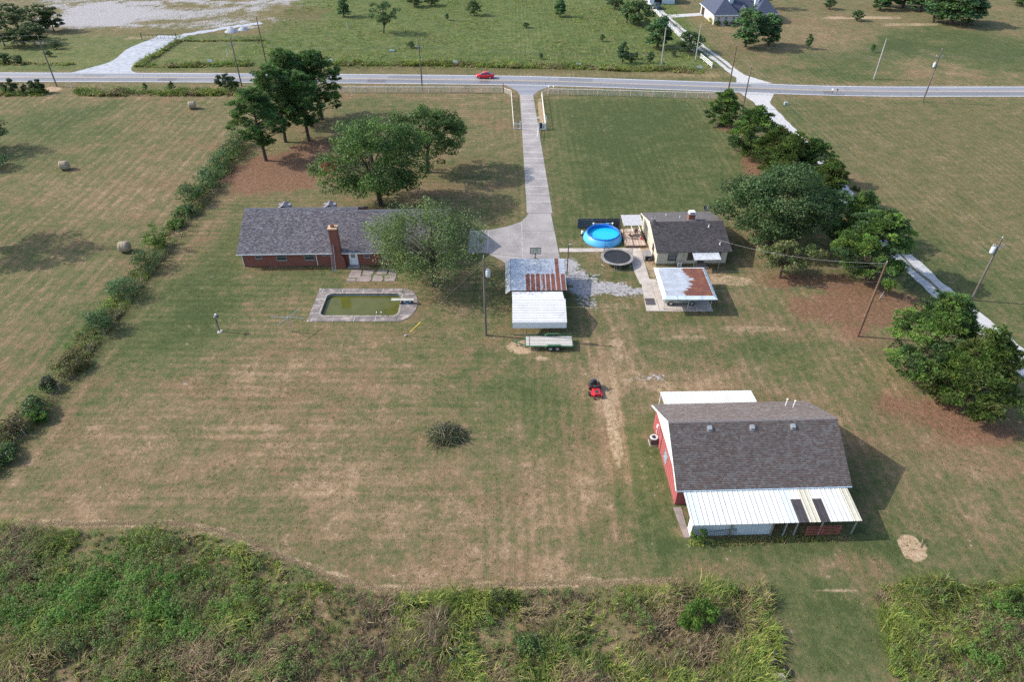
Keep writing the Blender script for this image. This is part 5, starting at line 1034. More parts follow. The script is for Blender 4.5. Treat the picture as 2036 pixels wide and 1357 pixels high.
PO = dict(L=(-109.9, 167.8, 11.4), A=(-65.3, 168.0, 11.0), B=(-21.3, 164.8, 11.3), C=(50.9, 163.0, 10.6), D=(93.9, 156.7, 11.4), S=(51.7, 152.7, 9.0), Y=(-3.33, 69.03, 11.5), Rr=(43.98, 68.82, 10.9), T=(62.7, 76.9, 9.6), W1=(38.5, 182.7, 9.7), W2=(49.1, 190.4, 8.6), W3=(89.8, 173.6, 9.3), N=(-65.0, 187.5, 11.2))
upole(*PO["L"], "leaning grey utility pole beside the stone entrance at far left", pole_g, True, None, .25); upole(*PO["A"], "grey utility pole left of the tall pines by the road", pole_g)
upole(*PO["B"], "grey utility pole on the verge left of the red car", pole_g, True, (.0, 9.0) if False else None); upole(*PO["C"], "brown utility pole rising behind the first pine at the gravel drive", pole_b, False)
upole(*PO["D"], "grey utility pole with small transformer in the right field by the road", pole_g, True, (-.4, 8.2)); upole(*PO["S"], "short bare grey pole beside the gravel drive mouth", pole_g, False)
upole(*PO["Y"], "tall grey pole with transformer between willow and sheds", pole_g, False, (.45, 9.3)); upole(*PO["Rr"], "brown utility pole standing on the pine straw in the right yard", pole_b, False)
upole(*PO["T"], "utility pole with white transformer right of the gravel drive", pole_g, True, (-.45, 7.9)); upole(*PO["W1"], "silver pole across the road in front of the cedar and white fence", pole_w, False)
upole(*PO["W2"], "silver pole beside the round bush and white fence", pole_w, False); upole(*PO["W3"], "silver pole across the road in the right pasture", pole_w, False); upole(*PO["N"], "brown pole across the road left of the tall pines", pole_b, False)
wire_m = M("bare_wire", (.20, .21, .22), .5, .3); wire_d = M("dark_cable", (.05, .05, .055), .7)
def span(label, p0, p1, offs, sag, mat=None, r=.010):
    t_ = thing("power_line", label, "power line", ((p0[0] + p1[0]) / 2, (p0[1] + p1[1]) / 2, 0), 0, "overhead lines"); c = Vector(((p0[0] + p1[0]) / 2, (p0[1] + p1[1]) / 2, 0))
    for dx, dz in offs:
        a = Vector(p0) + Vector((0, dx, dz)) - c; b = Vector(p1) + Vector((0, dx, dz)) - c
        mb = MB(); mb.tube([a.lerp(b, s) - Vector((0, 0, sag * 4 * s * (1 - s))) for s in np.linspace(0, 1, 17)], r, 4); mb.build("wire", mat or wire_m, t_)
tri = ((0, .25), (-.6, -1.1), (.6, -1.1)); PT = lambda k: PO[k]
span("three power lines from the far left pole towards the frame edge", (-190, 168.5, 11.4), PT("L"), tri, 1.0); span("three power lines between the leaning left pole and the pine-side pole", PT("L"), PT("A"), tri, .8)
span("three power lines passing the tall pines", PT("A"), PT("B"), tri, .8); span("power lines over the driveway mouth and red car", PT("B"), PT("C"), tri, 1.4); span("power lines along the right field beside the road", PT("C"), PT("D"), tri, .8); span("power lines leaving the frame at far right", PT("D"), (190, 154, 11.4), tri, 1.2)
span("power line following the gravel drive above the pines", (51.7, 152.7, 9.2), (62.7, 76.9, 9.7), ((0, 0),), 1.2, None, .009); span("second lower line following the gravel drive", (51.7, 152.7, 8.3), (62.7, 76.9, 7.0), ((0, 0),), 1.2); span("service cable from the white transformer to the brown yard pole", (62.7, 76.9, 6.4), (43.98, 68.82, 8.6), ((0, 0),), .7)
span("cable from the brown yard pole towards the cottage roof", (43.98, 68.82, 10.8), (29.8, 87.2, 3.6), ((0, 0),), .9); span("long line between the transformer pole and the brown yard pole", (-3.33, 69.03, 10.6), (43.98, 68.82, 10.6), ((0, 0),), 1.0); span("low cable from the transformer pole past the white carport", (-3.33, 69.03, 7.9), (43.98, 68.82, 8.3), ((0, 0),), 1.3)
gx_, gy_ = at(808, 668); gw = thing("guy_wire", "guy wire with yellow guard near the pool corner", "guy wire", (gx_, gy_, 0)); tgt = Vector((-3.33 - gx_, 69.03 - gy_, 10.9)); mb = MB(); mb.tube([(0, 0, .02), tuple(tgt)], .006, 4); mb.build("wire", wire_m, gw)
mb = MB(); mb.tube([tuple(tgt * .05), tuple(tgt * .20)], .05, 8); mb.build("guard", M("yellow_plastic", (.62, .42, .04), .5), gw); mb = MB(); mb.obox((-.1, -.1, .1), (.3, .25, .2)); mb.build("anchor", conc, gw, bevel=.04)
# ------------------------------------------------------------------ fences along the road
fw = M("white_pipe_fence", (.66, .66, .63), .6, dirt=(.4, .38, .33))
def pipe_fence(label, pts, h=1.35, step=2.5, m=fw):
    t_ = thing("pipe_fence", label, "fence", (*pts[0], 0)); ox, oy = pts[0]; pa = Vector((0, 0, 0)); segs = []
    for q0, q1 in zip(pts, pts[1:]):
        a = Vector((q0[0] - ox, q0[1] - oy, 0)); b = Vector((q1[0] - ox, q1[1] - oy, 0)); n_ = max(1, round((b - a).length / step))
        for i in range(n_ + (1 if q1 == pts[-1] else 0)): p_ = a.lerp(b, i / n_); mb = MB(); mb.tube([p_, p_ + Vector((0, 0, h))], .07 if h > 1.3 else .045, 6); mb.build("post", m, t_)
        mb = MB(); mb.tube([a + Vector((0, 0, h)), b + Vector((0, 0, h))], .065 if h > 1.3 else .035, 6); mb.build("top_rail", m, t_)
        mb = MB(); [mb.tube([a + Vector((0, 0, z)), b + Vector((0, 0, z))], .016, 4) for z in np.arange(.12, h - .1, .12)]; mb.build("mesh_wire", M("pale_mesh_wire", (.55, .52, .46), .7), t_)
    return t_
pipe_fence("white pipe and wire fence along the road left of the driveway", [(-52, 163.3), (-2.2, 163.2)]); pipe_fence("white pipe and wire fence along the road right of the driveway", [(8.6, 161.9), (20, 161.2), (50.5, 158.6)])
pipe_fence("white wire fence lining the left side of the driveway mouth", [(-2.0, 163.1), (-.2, 161.2), (.35, 139.9)], 1.2, 2.4); pipe_fence("white wire fence lining the right side of the driveway mouth", [(8.3, 161.9), (6.9, 160.4), (7.0, 139.7)], 1.2, 2.4)
mb = MB(); mb.tube([(0, 0, 0), (0, 0, 2.3)], .07, 8); o = mb.build("gate_post", steel_dk); o.location = (-2.05, 163.0, 0); tag(o, "dark steel post at the end of the left road fence", "post")
ga = thing("entry_gate", "white H shaped gate frame on the left of the driveway", "gate", (.5, 139.8, 0)); 
for x in (0.05, .38, 1.2, 1.3): mb = MB(); mb.box(x - .05, x + .05, -.05, .05, 0, 1.5 if x < 1 else 1.7); mb.build("post", white_p, ga)
mb = MB(); mb.box(.06, 1.25, -.04, .04, 1.15, 1.27); mb.build("rail", white_p, ga); mb = MB(); mb.box(.06, 1.25, -.04, .04, .15, .24); mb.build("rail", white_p, ga)
gb = thing("gate_opener", "white gate opener with keypad and hooped pipe right of driveway", "gate", (5.5, 139.6, 0))
for x in (.0, 1.55): mb = MB(); mb.box(x - .06, x + .06, -.06, .06, 0, 1.7); mb.build("post", white_p, gb)
mb = MB(); mb.box(.07, 1.48, -.04, .04, .1, 1.35); mb.build("panel", M("pale_panel", (.58, .60, .60), .6), gb); mb = MB(); mb.box(.3, .75, -.1, -.045, .35, 1.5); mb.build("control_box", blackm, gb); mb = MB(); mb.box(1.0, 1.12, -.07, -.045, .55, .8); mb.build("keypad", steel_dk, gb)
mb = MB(); mb.tube([(1.55, 0, 1.5), (1.6, .1, 2.6), (1.45, .2, 3.0), (1.1, .2, 3.1)], .07, 8); mb.build("hoop", white_p, gb, True); mb = MB(); mb.tube([(.95, .4, .2), (1.0, .8, 1.9), (.6, .8, 2.3), (-.05, .8, 2.3)], .04, 8); mb.obox((-.1, .8, 2.25), (.3, .3, .14)); mb.build("keypad_stand", white_p, gb)
mb = MB(); mb.bar((0, -.1, 1.0), (-.45, -6.2, 1.0), .06, .08); mb.bar((0, -.1, .5), (-.45, -6.2, .5), .06, .06); [mb.bar((-.45 * s, -.1 - 6.1 * s, .3), (-.45 * s, -.1 - 6.1 * s, 1.04), .05) for s in (.02, .35, .68, 1)]; mb.build("swung_leaf", white_p, gb)
mbx = [(8.7, 164.0, "white mailbox pair beside the road at the driveway mouth", 2), (75.0, 161.9, "pale and dark mailboxes beside the road right of the gravel drive", 2)]
for x, y, lb, n_ in mbx:
    t_ = thing("mailbox", lb, "mailbox", (x, y, 0))
    for k in range(n_):
        mb = MB(); mb.box(k * 1.1 - .05, k * 1.1 + .05, -.05, .05, 0, 1.05); mb.build("post", white_p if x < 50 else wood_d, t_); mb = MB(); mb.box(k * 1.1 - .14, k * 1.1 + .14, -.28, .28, 1.05, 1.2); mb.xprism([(-.28, 1.2), (.28, 1.2), (.28, 1.3), (-.28, 1.3)], k * 1.1 - .1, k * 1.1 + .1); mb.build("box", white_p if (x < 50 or k == 0) else steel_dk, t_, bevel=.03)
for u, v, lb in ((658, 126, "small white roadside sign hidden partly by the tall pines"), (757, 0, None), (906, 129, "small white roadside board across the road above the red car"), (1150, 134, "small white roadside board opposite the driveway"), (1390, 140, "small white roadside board at the brush end by the gravel track"), (419, 127, "small white roadside board by the stone entrance brush")):
    if not lb: continue
    x, y = at(u, v); t_ = thing("yard_sign", lb, "sign", (x, y, 0), 0, "white boards along the road"); mb = MB(); mb.box(-.6, .6, -.02, .02, .5, 1.15); mb.build("board", white_p, t_)
    for sx in (-.5, .5): mb = MB(); mb.box(sx - .03, sx + .03, -.02, .02, 0, .5); mb.build("stake", gal, t_)
for x, y, lb, c_ in ((*at(143, 176), "white marker post by the bare soil on the near verge", (.7, .7, .7)), (*at(377, 129), "yellow and orange marker post across the road", (.7, .5, .05)), (*at(453, 110), "pale marker stake in the pasture left of the pines", (.65, .6, .4)), (*at(691, 58), "white pipeline marker stake in the far pasture", (.7, .68, .5))):
    t_ = thing("marker_post", lb, "marker post", (x, y, 0)); mb = MB(); mb.box(-.06, .06, -.04, .04, 0, 1.5); mb.build("stake", white_p, t_); mb = MB(); mb.box(-.1, .1, -.06, .06, 1.5, 1.8); mb.build("cap", M("marker_%s" % lb[:5], c_, .6), t_)
OF = thing("wire_fence", "old wire fence with weathered posts along the hedge", "fence", (-51.9, 44, 0))
for i in range(24): mb = MB(); h = random.uniform(1.05, 1.35); l_ = random.uniform(-.12, .12); mb.tube([(0, i * 3.6, -.05), (l_, i * 3.6 + random.uniform(-.1, .1), h)], [.07, .055], 6); mb.build("post", M("grey_timber", (.2, .17, .14)), OF)
for z in (.35, .7, 1.0): mb = MB(); mb.tube([(0, 0, z), (0, 41, z - .02), (0, 82.8, z)], .008, 4); mb.build("wire", wire_m, OF)
# white plank fence of the neighbour
WF = thing("plank_fence", "white three rail fence beside the far gravel track", "fence", (0, 0, 0)); fp_ = [(45.3, 268), (46.4, 252), (47.4, 235), (48.3, 220), (49.4, 206), (50.0, 197)]; fp2 = [(50.5, 191.0), (51.6, 182.5)]
for pts in (fp_, fp2):
    for q0, q1 in zip(pts, pts[1:]):
        a, b = Vector((*q0, 0)), Vector((*q1, 0)); n_ = round((b - a).length / 2.5)
        for i in range(n_ + 1):
            if i < n_ or q1 == pts[-1]: p_ = a.lerp(b, i / n_); mb = MB(); mb.obox(p_ + Vector((0, 0, .7)), (.14, .14, 1.4)); mb.build("post", white_p, WF)
        for z in (.4, .8, 1.2): mb = MB(); mb.bar(a + Vector((.08, 0, z)), b + Vector((.08, 0, z)), .05, .16); mb.build("rail", white_p, WF)
# site gate
sg = thing("site_gate", "dark pipe gate across the stone entrance at upper left", "gate", (*at(283, 79), 0)); w_ = at(352, 79)[0] - at(283, 79)[0]
for x in (0, w_): mb = MB(); mb.tube([(x, 0, 0), (x, 0, 1.9)], .11, 8); mb.build("post", steel_dk, sg)
for z in (.5, 1.45): mb = MB(); mb.tube([(0, 0, z), (w_, 0, z)], .05, 6); mb.build("rail", steel_dk, sg)
for k in range(1, 9): mb = MB(); mb.tube([(w_ * k / 9, 0, .3), (w_ * k / 9, 0, 1.55)], .04, 6); mb.build("upright", steel_dk, sg)
# stone heaps by the site
for k, (u, v, s_, lb) in enumerate(((461, 63, 1.0, "left heap of pale crushed stone near the site track"), (484, 59, .8, "right heap of pale crushed stone near the site track"))):
    x, y = at(u, v); mb = MB(); r_ = random.Random(k); prof = [(2.0, 0), (1.6, .35), (1.0, .8), (.5, 1.1), (.001, 1.2)]; mb.lathe(prof, 18); mb.v = [(q[0] * s_ * (1 + r_.uniform(-.08, .08)), q[1] * s_ * .9, q[2] * s_ * (1 + r_.uniform(-.1, .1))) for q in mb.v]; o = mb.build("gravel_heap", gravel_b); o.location = (x, y, 0); tag(o, lb, "gravel heap", "stone heaps")
# ------------------------------------------------------------------ far house, metal building, truck
NH = thing("far_house", "pale brick house with steep dark blue hip roofs beyond the road", "house", (62.4, 227.3, 0), R(2)); nb = M("pale_brick", (.52, .46, .43), .85, var=.15); nroof = attr_mat("slate_blue_shingle", .85)
nrm = M("dark_blue_shingle", (.050, .062, .10), .85, var=.3, scale=3)
def hip(mb, x0, x1, y0, y1, z0, z1, inset, along='y'):
    xm, ym = (x0 + x1) / 2, (y0 + y1) / 2
    r0, r1 = ((xm, y0 + inset), (xm, y1 - inset)) if along == 'y' else ((x0 + inset, ym), (x1 - inset, ym))
    mb.add([(x0, y0, z0), (x1, y0, z0), (x1, y1, z0), (x0, y1, z0), (*r0, z1), (*r1, z1)], [(0, 1, 4), (1, 2, 5, 4), (2, 3, 5), (3, 0, 4, 5)] if along == 'y' else [(0, 1, 5, 4), (1, 2, 5), (2, 3, 4, 5), (3, 0, 4)])
mb = MB(); mb.box(0, 7.2, 0, 16, 0, 2.9); mb.box(7.201, 13.2, 6, 16, 0, 2.9); mb.box(13.201, 19.8, 1.4, 15, 0, 2.9); mb.build("wall", nb, NH)
mb = MB(); hip(mb, -.5, 7.7, -.5, 16.5, 2.88, 6.9, 4.4); hip(mb, 4.5, 15.5, 4.0, 16.8, 2.9, 7.9, 5.2); hip(mb, 12.7, 20.3, .9, 15.5, 2.88, 6.9, 4.0); rn = mb.build("roof", nrm, NH)
mb = MB(); mb.box(-.5, 7.7, -.55, -.5, 2.7, 2.88); mb.box(-.55, -.5, -.5, 16.5, 2.7, 2.88); mb.box(12.7, 20.3, .85, .9, 2.7, 2.88); mb.build("fascia", white_p, NH)
mb = MB(); mb.add([(8.6, 3.6, 2.9), (11.8, 3.6, 2.9), (10.2, 3.6, 4.6), (8.6, 8, 2.9), (11.8, 8, 2.9), (10.2, 8, 4.6)], [(0, 2, 5, 3), (2, 1, 4, 5)]); mb.build("porch_roof", nrm, NH); mb = MB(); mb.add([(8.7, 3.7, 2.92), (11.7, 3.7, 2.92), (10.2, 3.7, 4.45)], [(0, 1, 2)]); mb.box(9.0, 9.25, 3.7, 3.95, 0, 2.9); mb.box(11.2, 11.45, 3.7, 3.95, 0, 2.9); mb.build("porch", white_p, NH)
for x in (.9, 3.2, 5.6): window(NH, x, x + .95, .7, 2.4, 0, white_p, glass_c)
for x in (14.4, 17.6): window(NH, x, x + 1.2, .7, 2.4, 1.4, white_p, glass_c)
for y in (2.5, 5.2, 8.0): mb = MB(); mb.box(-.04, -.001, y, y + 2.3, .05, 2.4); mb.build("garage_door", M("garage_door_cream", (.60, .56, .50), .6), NH)
mb = MB(); mb.box(-.04, -.001, 11.5, 14.8, .05, 2.5); mb.build("porch_opening", dark_in, NH)
for x, y in ((6.4, 6.5), (14.2, 5.5)): mb = MB(); mb.box(x - .6, x + .6, y - .45, y + .45, 4.2, 7.7); mb.build("chimney", M("white_siding_chimney", (.66, .70, .74), .7), NH)
for k, (x, y, r_, lb, c_) in enumerate(((1.2, -1.0, .9, "left of the far house windows", 0), (3.2, -1.0, .8, "below the far house left windows", 0), (5.6, -.9, .85, "under the third far house window", 0), (15.0, .3, .95, "below the far house right wing window", 0), (18.9, .4, .8, "at the right corner of the far house", 0))): pass
MS = thing("metal_building", "pale blue metal outbuilding at the top edge above the white fence", "outbuilding", (*at(1291, 8), 0), R(1)); mb = MB(); mb.box(0, 8.6, 0, 8, 0, 3.4); mb.build("wall", M("pale_blue_metal", (.52, .62, .68), .5, 0, .06, streak=(6, 6, .2)), MS); mb = MB(); mb.box(1.6, 4.2, -.04, -.001, 0, 2.8); mb.build("door_opening", dark_in, MS); mb = MB(); mb.slab((-.3, -.3, 3.35), (8.9, -.3, 3.35), (8.9, 4, 4.6), (-.3, 4, 4.6), .1); mb.slab((8.9, 8.3, 3.35), (-.3, 8.3, 3.35), (-.3, 4, 4.6), (8.9, 4, 4.6), .1); mb.build("roof", lw, MS)
x, y = at(1307, 18); car("pickup_truck", "dark pickup truck parked by the pale metal outbuilding", "truck", (x, y + 1, .0), R(-88), darkpaint,
    [(-2.6, .6, 1.0, .8), (-2.5, .5, 1.1, .95), (-.6, .5, 1.1, .97), (1.2, .48, 1.12, .97), (2.3, .5, 1.08, .94), (2.65, .6, .95, .85)], [(-.75, 1.08, 1.12, .86, .8), (-.6, 1.08, 1.72, .88, .7), (.3, 1.08, 1.78, .88, .72), (.8, 1.08, 1.7, .88, .7), (1.5, 1.06, 1.12, .84, .78)], (-1.6, 1.7), .4, .95, rim_s)
# ------------------------------------------------------------------ brush pile, tyres, small things
bpx, bpy_ = at(887, 868); BR = thing("brush_pile", "heap of cut dead branches on the open lawn", "brush pile", (bpx, bpy_, 0)); r_ = random.Random(9)
bm_ = [M("dead_wood%d" % i, c, .9, var=.3) for i, c in enumerate(((.085, .08, .05), (.16, .145, .085), (.05, .055, .035)))]
for i in range(150):
    a = r_.uniform(0, 6.28); rr2 = 1.9 * r_.random() ** .6; c = Vector((rr2 * math.cos(a) * 1.15, rr2 * math.sin(a) * .85, 0)); hz = max(.05, (1.15 * (1 - (rr2 / 2.1) ** 2)) * r_.uniform(.3, 1.0)); d = Vector((r_.uniform(-1, 1), r_.uniform(-1, 1), r_.uniform(-.25, .35))).normalized() * r_.uniform(.5, 1.2)
    c.z = hz; m_ = c + Vector((r_.uniform(-.15, .15), r_.uniform(-.15, .15), r_.uniform(0, .15))); e0, e1 = c - d, c + d; e0.z = max(e0.z, .03); e1.z = max(e1.z, .03)
    mb = MB(); mb.tube([e0, m_, e1], [.035, .028, .012], 5)
    for q in range(2):
        s0 = m_.lerp(e1, r_.uniform(.1, .8)); mb.tube([s0, s0 + Vector((r_.uniform(-.4, .4), r_.uniform(-.4, .4), r_.uniform(-.05, .3)))], [.015, .006], 4)
    mb.build("branch", bm_[i % 3], BR)
for k, (x, y, z, rx, ry, lb) in enumerate((((21.35, 25.9, .12, 0, 0, "worn tyre lying flat at the bottom edge of the mown strip")), (20.45, 26.35, .42, 62, 15, "worn tyre leaning in the weeds at the bottom edge"), (20.7, 27.1, .40, 80, 60, "upright worn tyre among the bottom edge weeds"))):
    mb = MB(); mb.lathe([(.20, -.09), (.34, -.11), (.37, -.06), (.37, .06), (.34, .11), (.20, .09), (.21, 0), (.20, -.09)], 26); T_ = Matrix.Rotation(R(ry), 4, 'Z') @ Matrix.Rotation(R(rx), 4, 'X'); mb.v = [tuple(T_ @ Vector(q)) for q in mb.v]; o = mb.build("tyre", blackm, None, True); o.location = (x, y, z); tag(o, lb, "tyre", "discarded tyres")
mb = MB(); mb.slab((-.4, -.3, .25), (.5, -.35, .2), (.45, .3, .32), (-.35, .35, .3), .03); [mb.bar((a, b, 0), (a, b, .24), .04) for a in (-.35, .4) for b in (-.25, .25)]; o = mb.build("broken_table", M("dusty_pink_board", (.42, .34, .33), .8)); o.location = (20.55, 25.4, 0); tag(o, "small pale broken table beside the discarded tyres", "table")
mb = MB(); mb.tube([(0, 0, .05), (.35, .5, .12), (.6, 1.0, .3)], [.05, .04, .02], 6); o = mb.build("dead_branch", bm_[1]); o.location = (*at(1830, 1090), 0); tag(o, "single grey stick on the round straw patch", "branch")
mb = MB(); mb.tube([(-.25, 0, .0), (0, .05, 1.15)], .05, 8); mb.tube([(-.1, 0, .05), (-.25, .15, .9)], .03, 6); o = mb.build("meter_post", alu); o.location = (*at(1752, 595), 0); tag(o, "short metal standpipe on the pine straw below the pines", "standpipe")
for k, (x, y) in enumerate((at(1785, 600), at(1812, 580), at(1845, 625), at(2015, 805))):
    mb = MB(); mb.tube([(0, 0, 0), (.02, 0, 1.4)], .035, 6); o = mb.build("fence_stake", steel_dk); o.location = (x, y, 0); tag(o, ("thin dark steel stake, %s of the stakes along the gravel drive" % ("second from left", "third from left", "fourth from left", "rightmost")[k]) if k else "thin dark steel stake, leftmost of the stakes along the gravel drive", "stake", "stakes along the gravel drive")
x, y = at(1562, 208); mb = MB(); mb.box(-.4, .4, -.3, .3, 0, .6); o = mb.build("utility_pedestal", M("green_grey_box", (.30, .36, .36), .7), None, bevel=.05); o.location = (x, y, 0); tag(o, "grey green utility pedestal in the grass right of the gravel drive", "pedestal")
x, y = at(780, 102); mb = MB(); mb.box(-.7, .7, -.35, .35, 0, .35); mb.box(-.3, .3, -.2, .2, .35, .5); o = mb.build("utility_cabinet", M("blue_grey_box", (.28, .36, .40), .7), None, bevel=.06); o.location = (x, y, 0); tag(o, "low blue grey cabinet in the pasture by the verge pole", "cabinet")
# ------------------------------------------------------------------ vegetation
leafm = leaf_mat("leaf"); needlem = leaf_mat("needle", .65); grassm = leaf_mat("weed_leaf", .7)
bark = M("bark", (.075, .058, .045), .95, var=.4, scale=4, bmp=.5, bscale=10); bark_g = M("grey_bark", (.14, .12, .10), .95, var=.35, scale=4, bmp=.5, bscale=10)
def unit(r, n):
    v = r.normal(size=(n, 3)); return v / np.linalg.norm(v, axis=1, keepdims=True)
def leaf_cards(r, C, Nrm, size, aspect=.55):
    """diamond leaves at C facing Nrm"""
    n = len(C); t_ = np.cross(Nrm, unit(r, n)); t_ /= np.linalg.norm(t_, axis=1, keepdims=True) + 1e-6; b = np.cross(Nrm, t_)
    s = (size * r.uniform(.65, 1.35, n))[:, None]
    V = np.stack([C - t_ * s * .5, C + b * s * aspect * .5 - t_ * s * .05, C + t_ * s * .5, C - b * s * aspect * .5 - t_ * s * .05], 1).reshape(-1, 3)
    return V, np.arange(n * 4).reshape(-1, 4)
def colours(r, n, pal, rep, clump=None):
    pal = np.array(pal); c = pal[r.integers(len(pal), size=n)] if clump is None else clump
    c = c * r.uniform(.72, 1.3, (n, 1)) * (1 + r.normal(0, .06, (n, 3))); return np.repeat(np.clip(c, .003, 1), rep, 0)
def branchy(mb, r, h, r0, tips, fork=.35):
    """trunk and limbs running out to the tips"""
    lean = r.normal(0, .03, 2) * h
    top = Vector((lean[0], lean[1], h * fork)); mb.tube([(0, 0, -.1), (lean[0] * .3, lean[1] * .3, h * fork * .5), tuple(top)], [r0 * 1.25, r0 * .95, r0 * .8], 9)
    for i, q in enumerate(tips):
        q = Vector(q); s = top if r.random() < .5 else top.lerp(Vector((lean[0], lean[1], h * .75)), r.random() * .6)
        m_ = s.lerp(q, .5) + Vector((0, 0, (q - s).length * .10)); k = r0 * r.uniform(.28, .5); mb.tube([tuple(s - Vector((0, 0, r0))), tuple(m_), tuple(q)], [k, k * .6, k * .2], 6)
    mb.tube([tuple(top), (lean[0], lean[1], h * .8)], [r0 * .8, r0 * .25], 8)
def broadleaf(seed, h, rx, ry, z0, z1, pal, nclump, nleaf, size, r0=.25, cl=.27, off=(0, 0), droop=0.0, fork=.32, gap=.25, name="broadleaf", shape=1.0):
    """crown between heights z0..z1 as clumps of leaves round limb tips; returns (trunk mesh, crown mesh)"""
    r = np.random.default_rng(seed); zc, rz = (z0 + z1) / 2, (z1 - z0) / 2
    d = unit(r, nclump); rad = r.uniform(.35, 1.0, nclump) ** .55
    lobes = unit(r, 13); lb_ = np.clip((d @ lobes.T).max(1), 0, 1) ** 5; P_ = d * (rad * (.72 + .36 * lb_))[:, None] * np.array([rx, ry, rz]) * .93
    if shape != 1.0: k = 1 - (P_[:, 2] / rz * .5 + .5) * (1 - shape); P_[:, :2] *= k[:, None]
    P_ += np.array([off[0], off[1], zc]) + np.array([off[0], off[1], 0]) * (P_[:, 2:3] / rz) * .2
    rc = cl * (rx + ry) / 2 * r.uniform(.45, 1.2, nclump); w = rc ** 2; cnt = np.maximum(6, (nleaf * w / w.sum()).astype(int))
    pal_a = np.array(pal); Vs, Qs, Cs = [], [], []; base = 0
    for i in range(nclump):
        n = cnt[i]; u = unit(r, n); u[:, 2] = np.where(u[:, 2] < -.3, u[:, 2] * .5, u[:, 2]); q = P_[i] + u * (rc[i] * r.uniform(.35, 1.0, n) ** .6)[:, None] * np.array([1, 1, .72])
        if droop: q[:, 2] -= droop * r.random(n) ** 2 * rc[i] * 1.6
        nr = u * .5 + unit(r, n) * .6 + np.array([0, 0, .35]); nr /= np.linalg.norm(nr, axis=1, keepdims=True)
        V, Q = leaf_cards(r, q, nr, np.full(n, size)); Vs.append(V); Qs.append(Q + base); base += len(V)
        cc = pal_a[r.integers(len(pal_a))] * r.uniform(.8, 1.2); Cs.append(colours(r, n, None, 4, np.repeat(cc[None], n, 0)))
    crown = np_mesh(name + "_crown", np.concatenate(Vs), np.concatenate(Qs), col=np.concatenate(Cs), mat=leafm)
    mb = MB(); tips = P_[r.permutation(nclump)[:min(nclump, 16)]]; branchy(mb, r, z1, r0, tips, fork if z0 < z1 * .2 else max(fork, z0 / z1 * .9))
    tm = bpy.data.meshes.new(name + "_trunk"); tm.from_pydata(mb.v, [], mb.f); tm.materials.append(bark); tm.update(); return tm, crown
def pine(seed, h, rad, zb, pal, nclump=80, tuft=34, needle=.42, r0=.2, name="pine", flat=.62, dome=.6):
    """pine: flattened plates of needle tufts at branch ends round a straight trunk"""
    r = np.random.default_rng(seed); k = np.arange(nclump); f = (k + r.random(nclump)) / nclump; z = zb + (h - zb) * f ** .9
    prof = np.clip(np.minimum(.6 + 1.6 * f, 1.0), 0, 1) * np.clip(1 - np.maximum(f - .3, 0) / .7, 0.02, 1) ** dome
    a = k * 2.399 + r.normal(0, .4, nclump); lob = .86 + .14 * np.sin(a * 2 + r.uniform(0, 6)) * np.sin(f * 7 + r.uniform(0, 6)) + .14 * np.sin(a * 5 + r.uniform(0, 6) + f * 9)
    rr_ = rad * prof * lob * np.where(r.random(nclump) < .72, r.uniform(.78, 1.08, nclump), r.uniform(.25, .78, nclump))
    P_ = np.stack([rr_ * np.cos(a), rr_ * np.sin(a), z + .10 * rr_], 1); 
    P_ += r.normal(0, .25, (nclump, 3)); Rm = np.clip(rad * .21, .7, 1.15) * r.uniform(.7, 1.3, nclump); main_n, main_P, main_a, ns = nclump, P_, a, 7
    u_ = unit(r, nclump * ns); u_[:, 2] = u_[:, 2] * .55 + .12; P_ = np.repeat(main_P, ns, 0) + u_ * np.repeat(Rm, ns)[:, None] * r.uniform(.45, 1.0, (nclump * ns, 1)); a = np.repeat(a, ns); rr_m = rr_; nclump *= ns
    rc = np.repeat(Rm, ns) * .42 * r.uniform(.75, 1.25, nclump); tone = np.repeat(r.uniform(.72, 1.3, main_n), ns)
    pal_a = np.array(pal); Vs, Ts, Cs = [], [], []; base = 0
    for i in range(nclump):
        n = int(tuft * rc[i] ** 2) + 6; u = unit(r, n); u[:, 2] = np.abs(u[:, 2]) * .9 - .25
        o = P_[i] + u * (rc[i] * r.uniform(.3, 1.0, n) ** .5)[:, None] * np.array([1, 1, flat])
        out = u * .8 + np.array([math.cos(a[i]) * .35, math.sin(a[i]) * .35, .55]); m = 6
        D = np.repeat(out, m, 0) + r.normal(0, .55, (n * m, 3)); D /= np.linalg.norm(D, axis=1, keepdims=True); O_ = np.repeat(o, m, 0); S_ = np.cross(D, unit(r, n * m)); S_ /= np.linalg.norm(S_, axis=1, keepdims=True) + 1e-6
        ln = needle * r.uniform(.6, 1.2, (n * m, 1)); wd = .07
        V = np.stack([O_ - S_ * wd, O_ + S_ * wd, O_ + D * ln], 1).reshape(-1, 3); Vs.append(V); Ts.append(np.arange(n * m * 3).reshape(-1, 3) + base); base += len(V)
        cc = pal_a[(i // ns * 7) % len(pal_a)] * tone[i] * r.uniform(.82, 1.2) * (1 + r.normal(0, .05, 3)); Cs.append(np.repeat(colours(r, n, None, m, np.repeat(cc[None], n, 0)), 3, 0))
    crown = np_mesh(name + "_crown", np.concatenate(Vs), None, np.concatenate(Ts), col=np.concatenate(Cs), mat=needlem)
    mb = MB(); ln_ = r.normal(0, .03, 2) * h; mb.tube([(0, 0, -.1), (ln_[0] * .5, ln_[1] * .5, h * .45), (ln_[0], ln_[1], h * .93)], [r0 * 1.2, r0 * .8, r0 * .15], 9)
    for i in range(main_n):
        zt = max(main_P[i][2] - .35 * rr_m[i] - .2, zb * .7); s = Vector((ln_[0] * zt / h, ln_[1] * zt / h, zt)); q = Vector(main_P[i]); mb.tube([tuple(s), tuple(s.lerp(q, .6) + Vector((0, 0, -.1))), tuple(q)], [r0 * .28, r0 * .18, r0 * .06], 5)
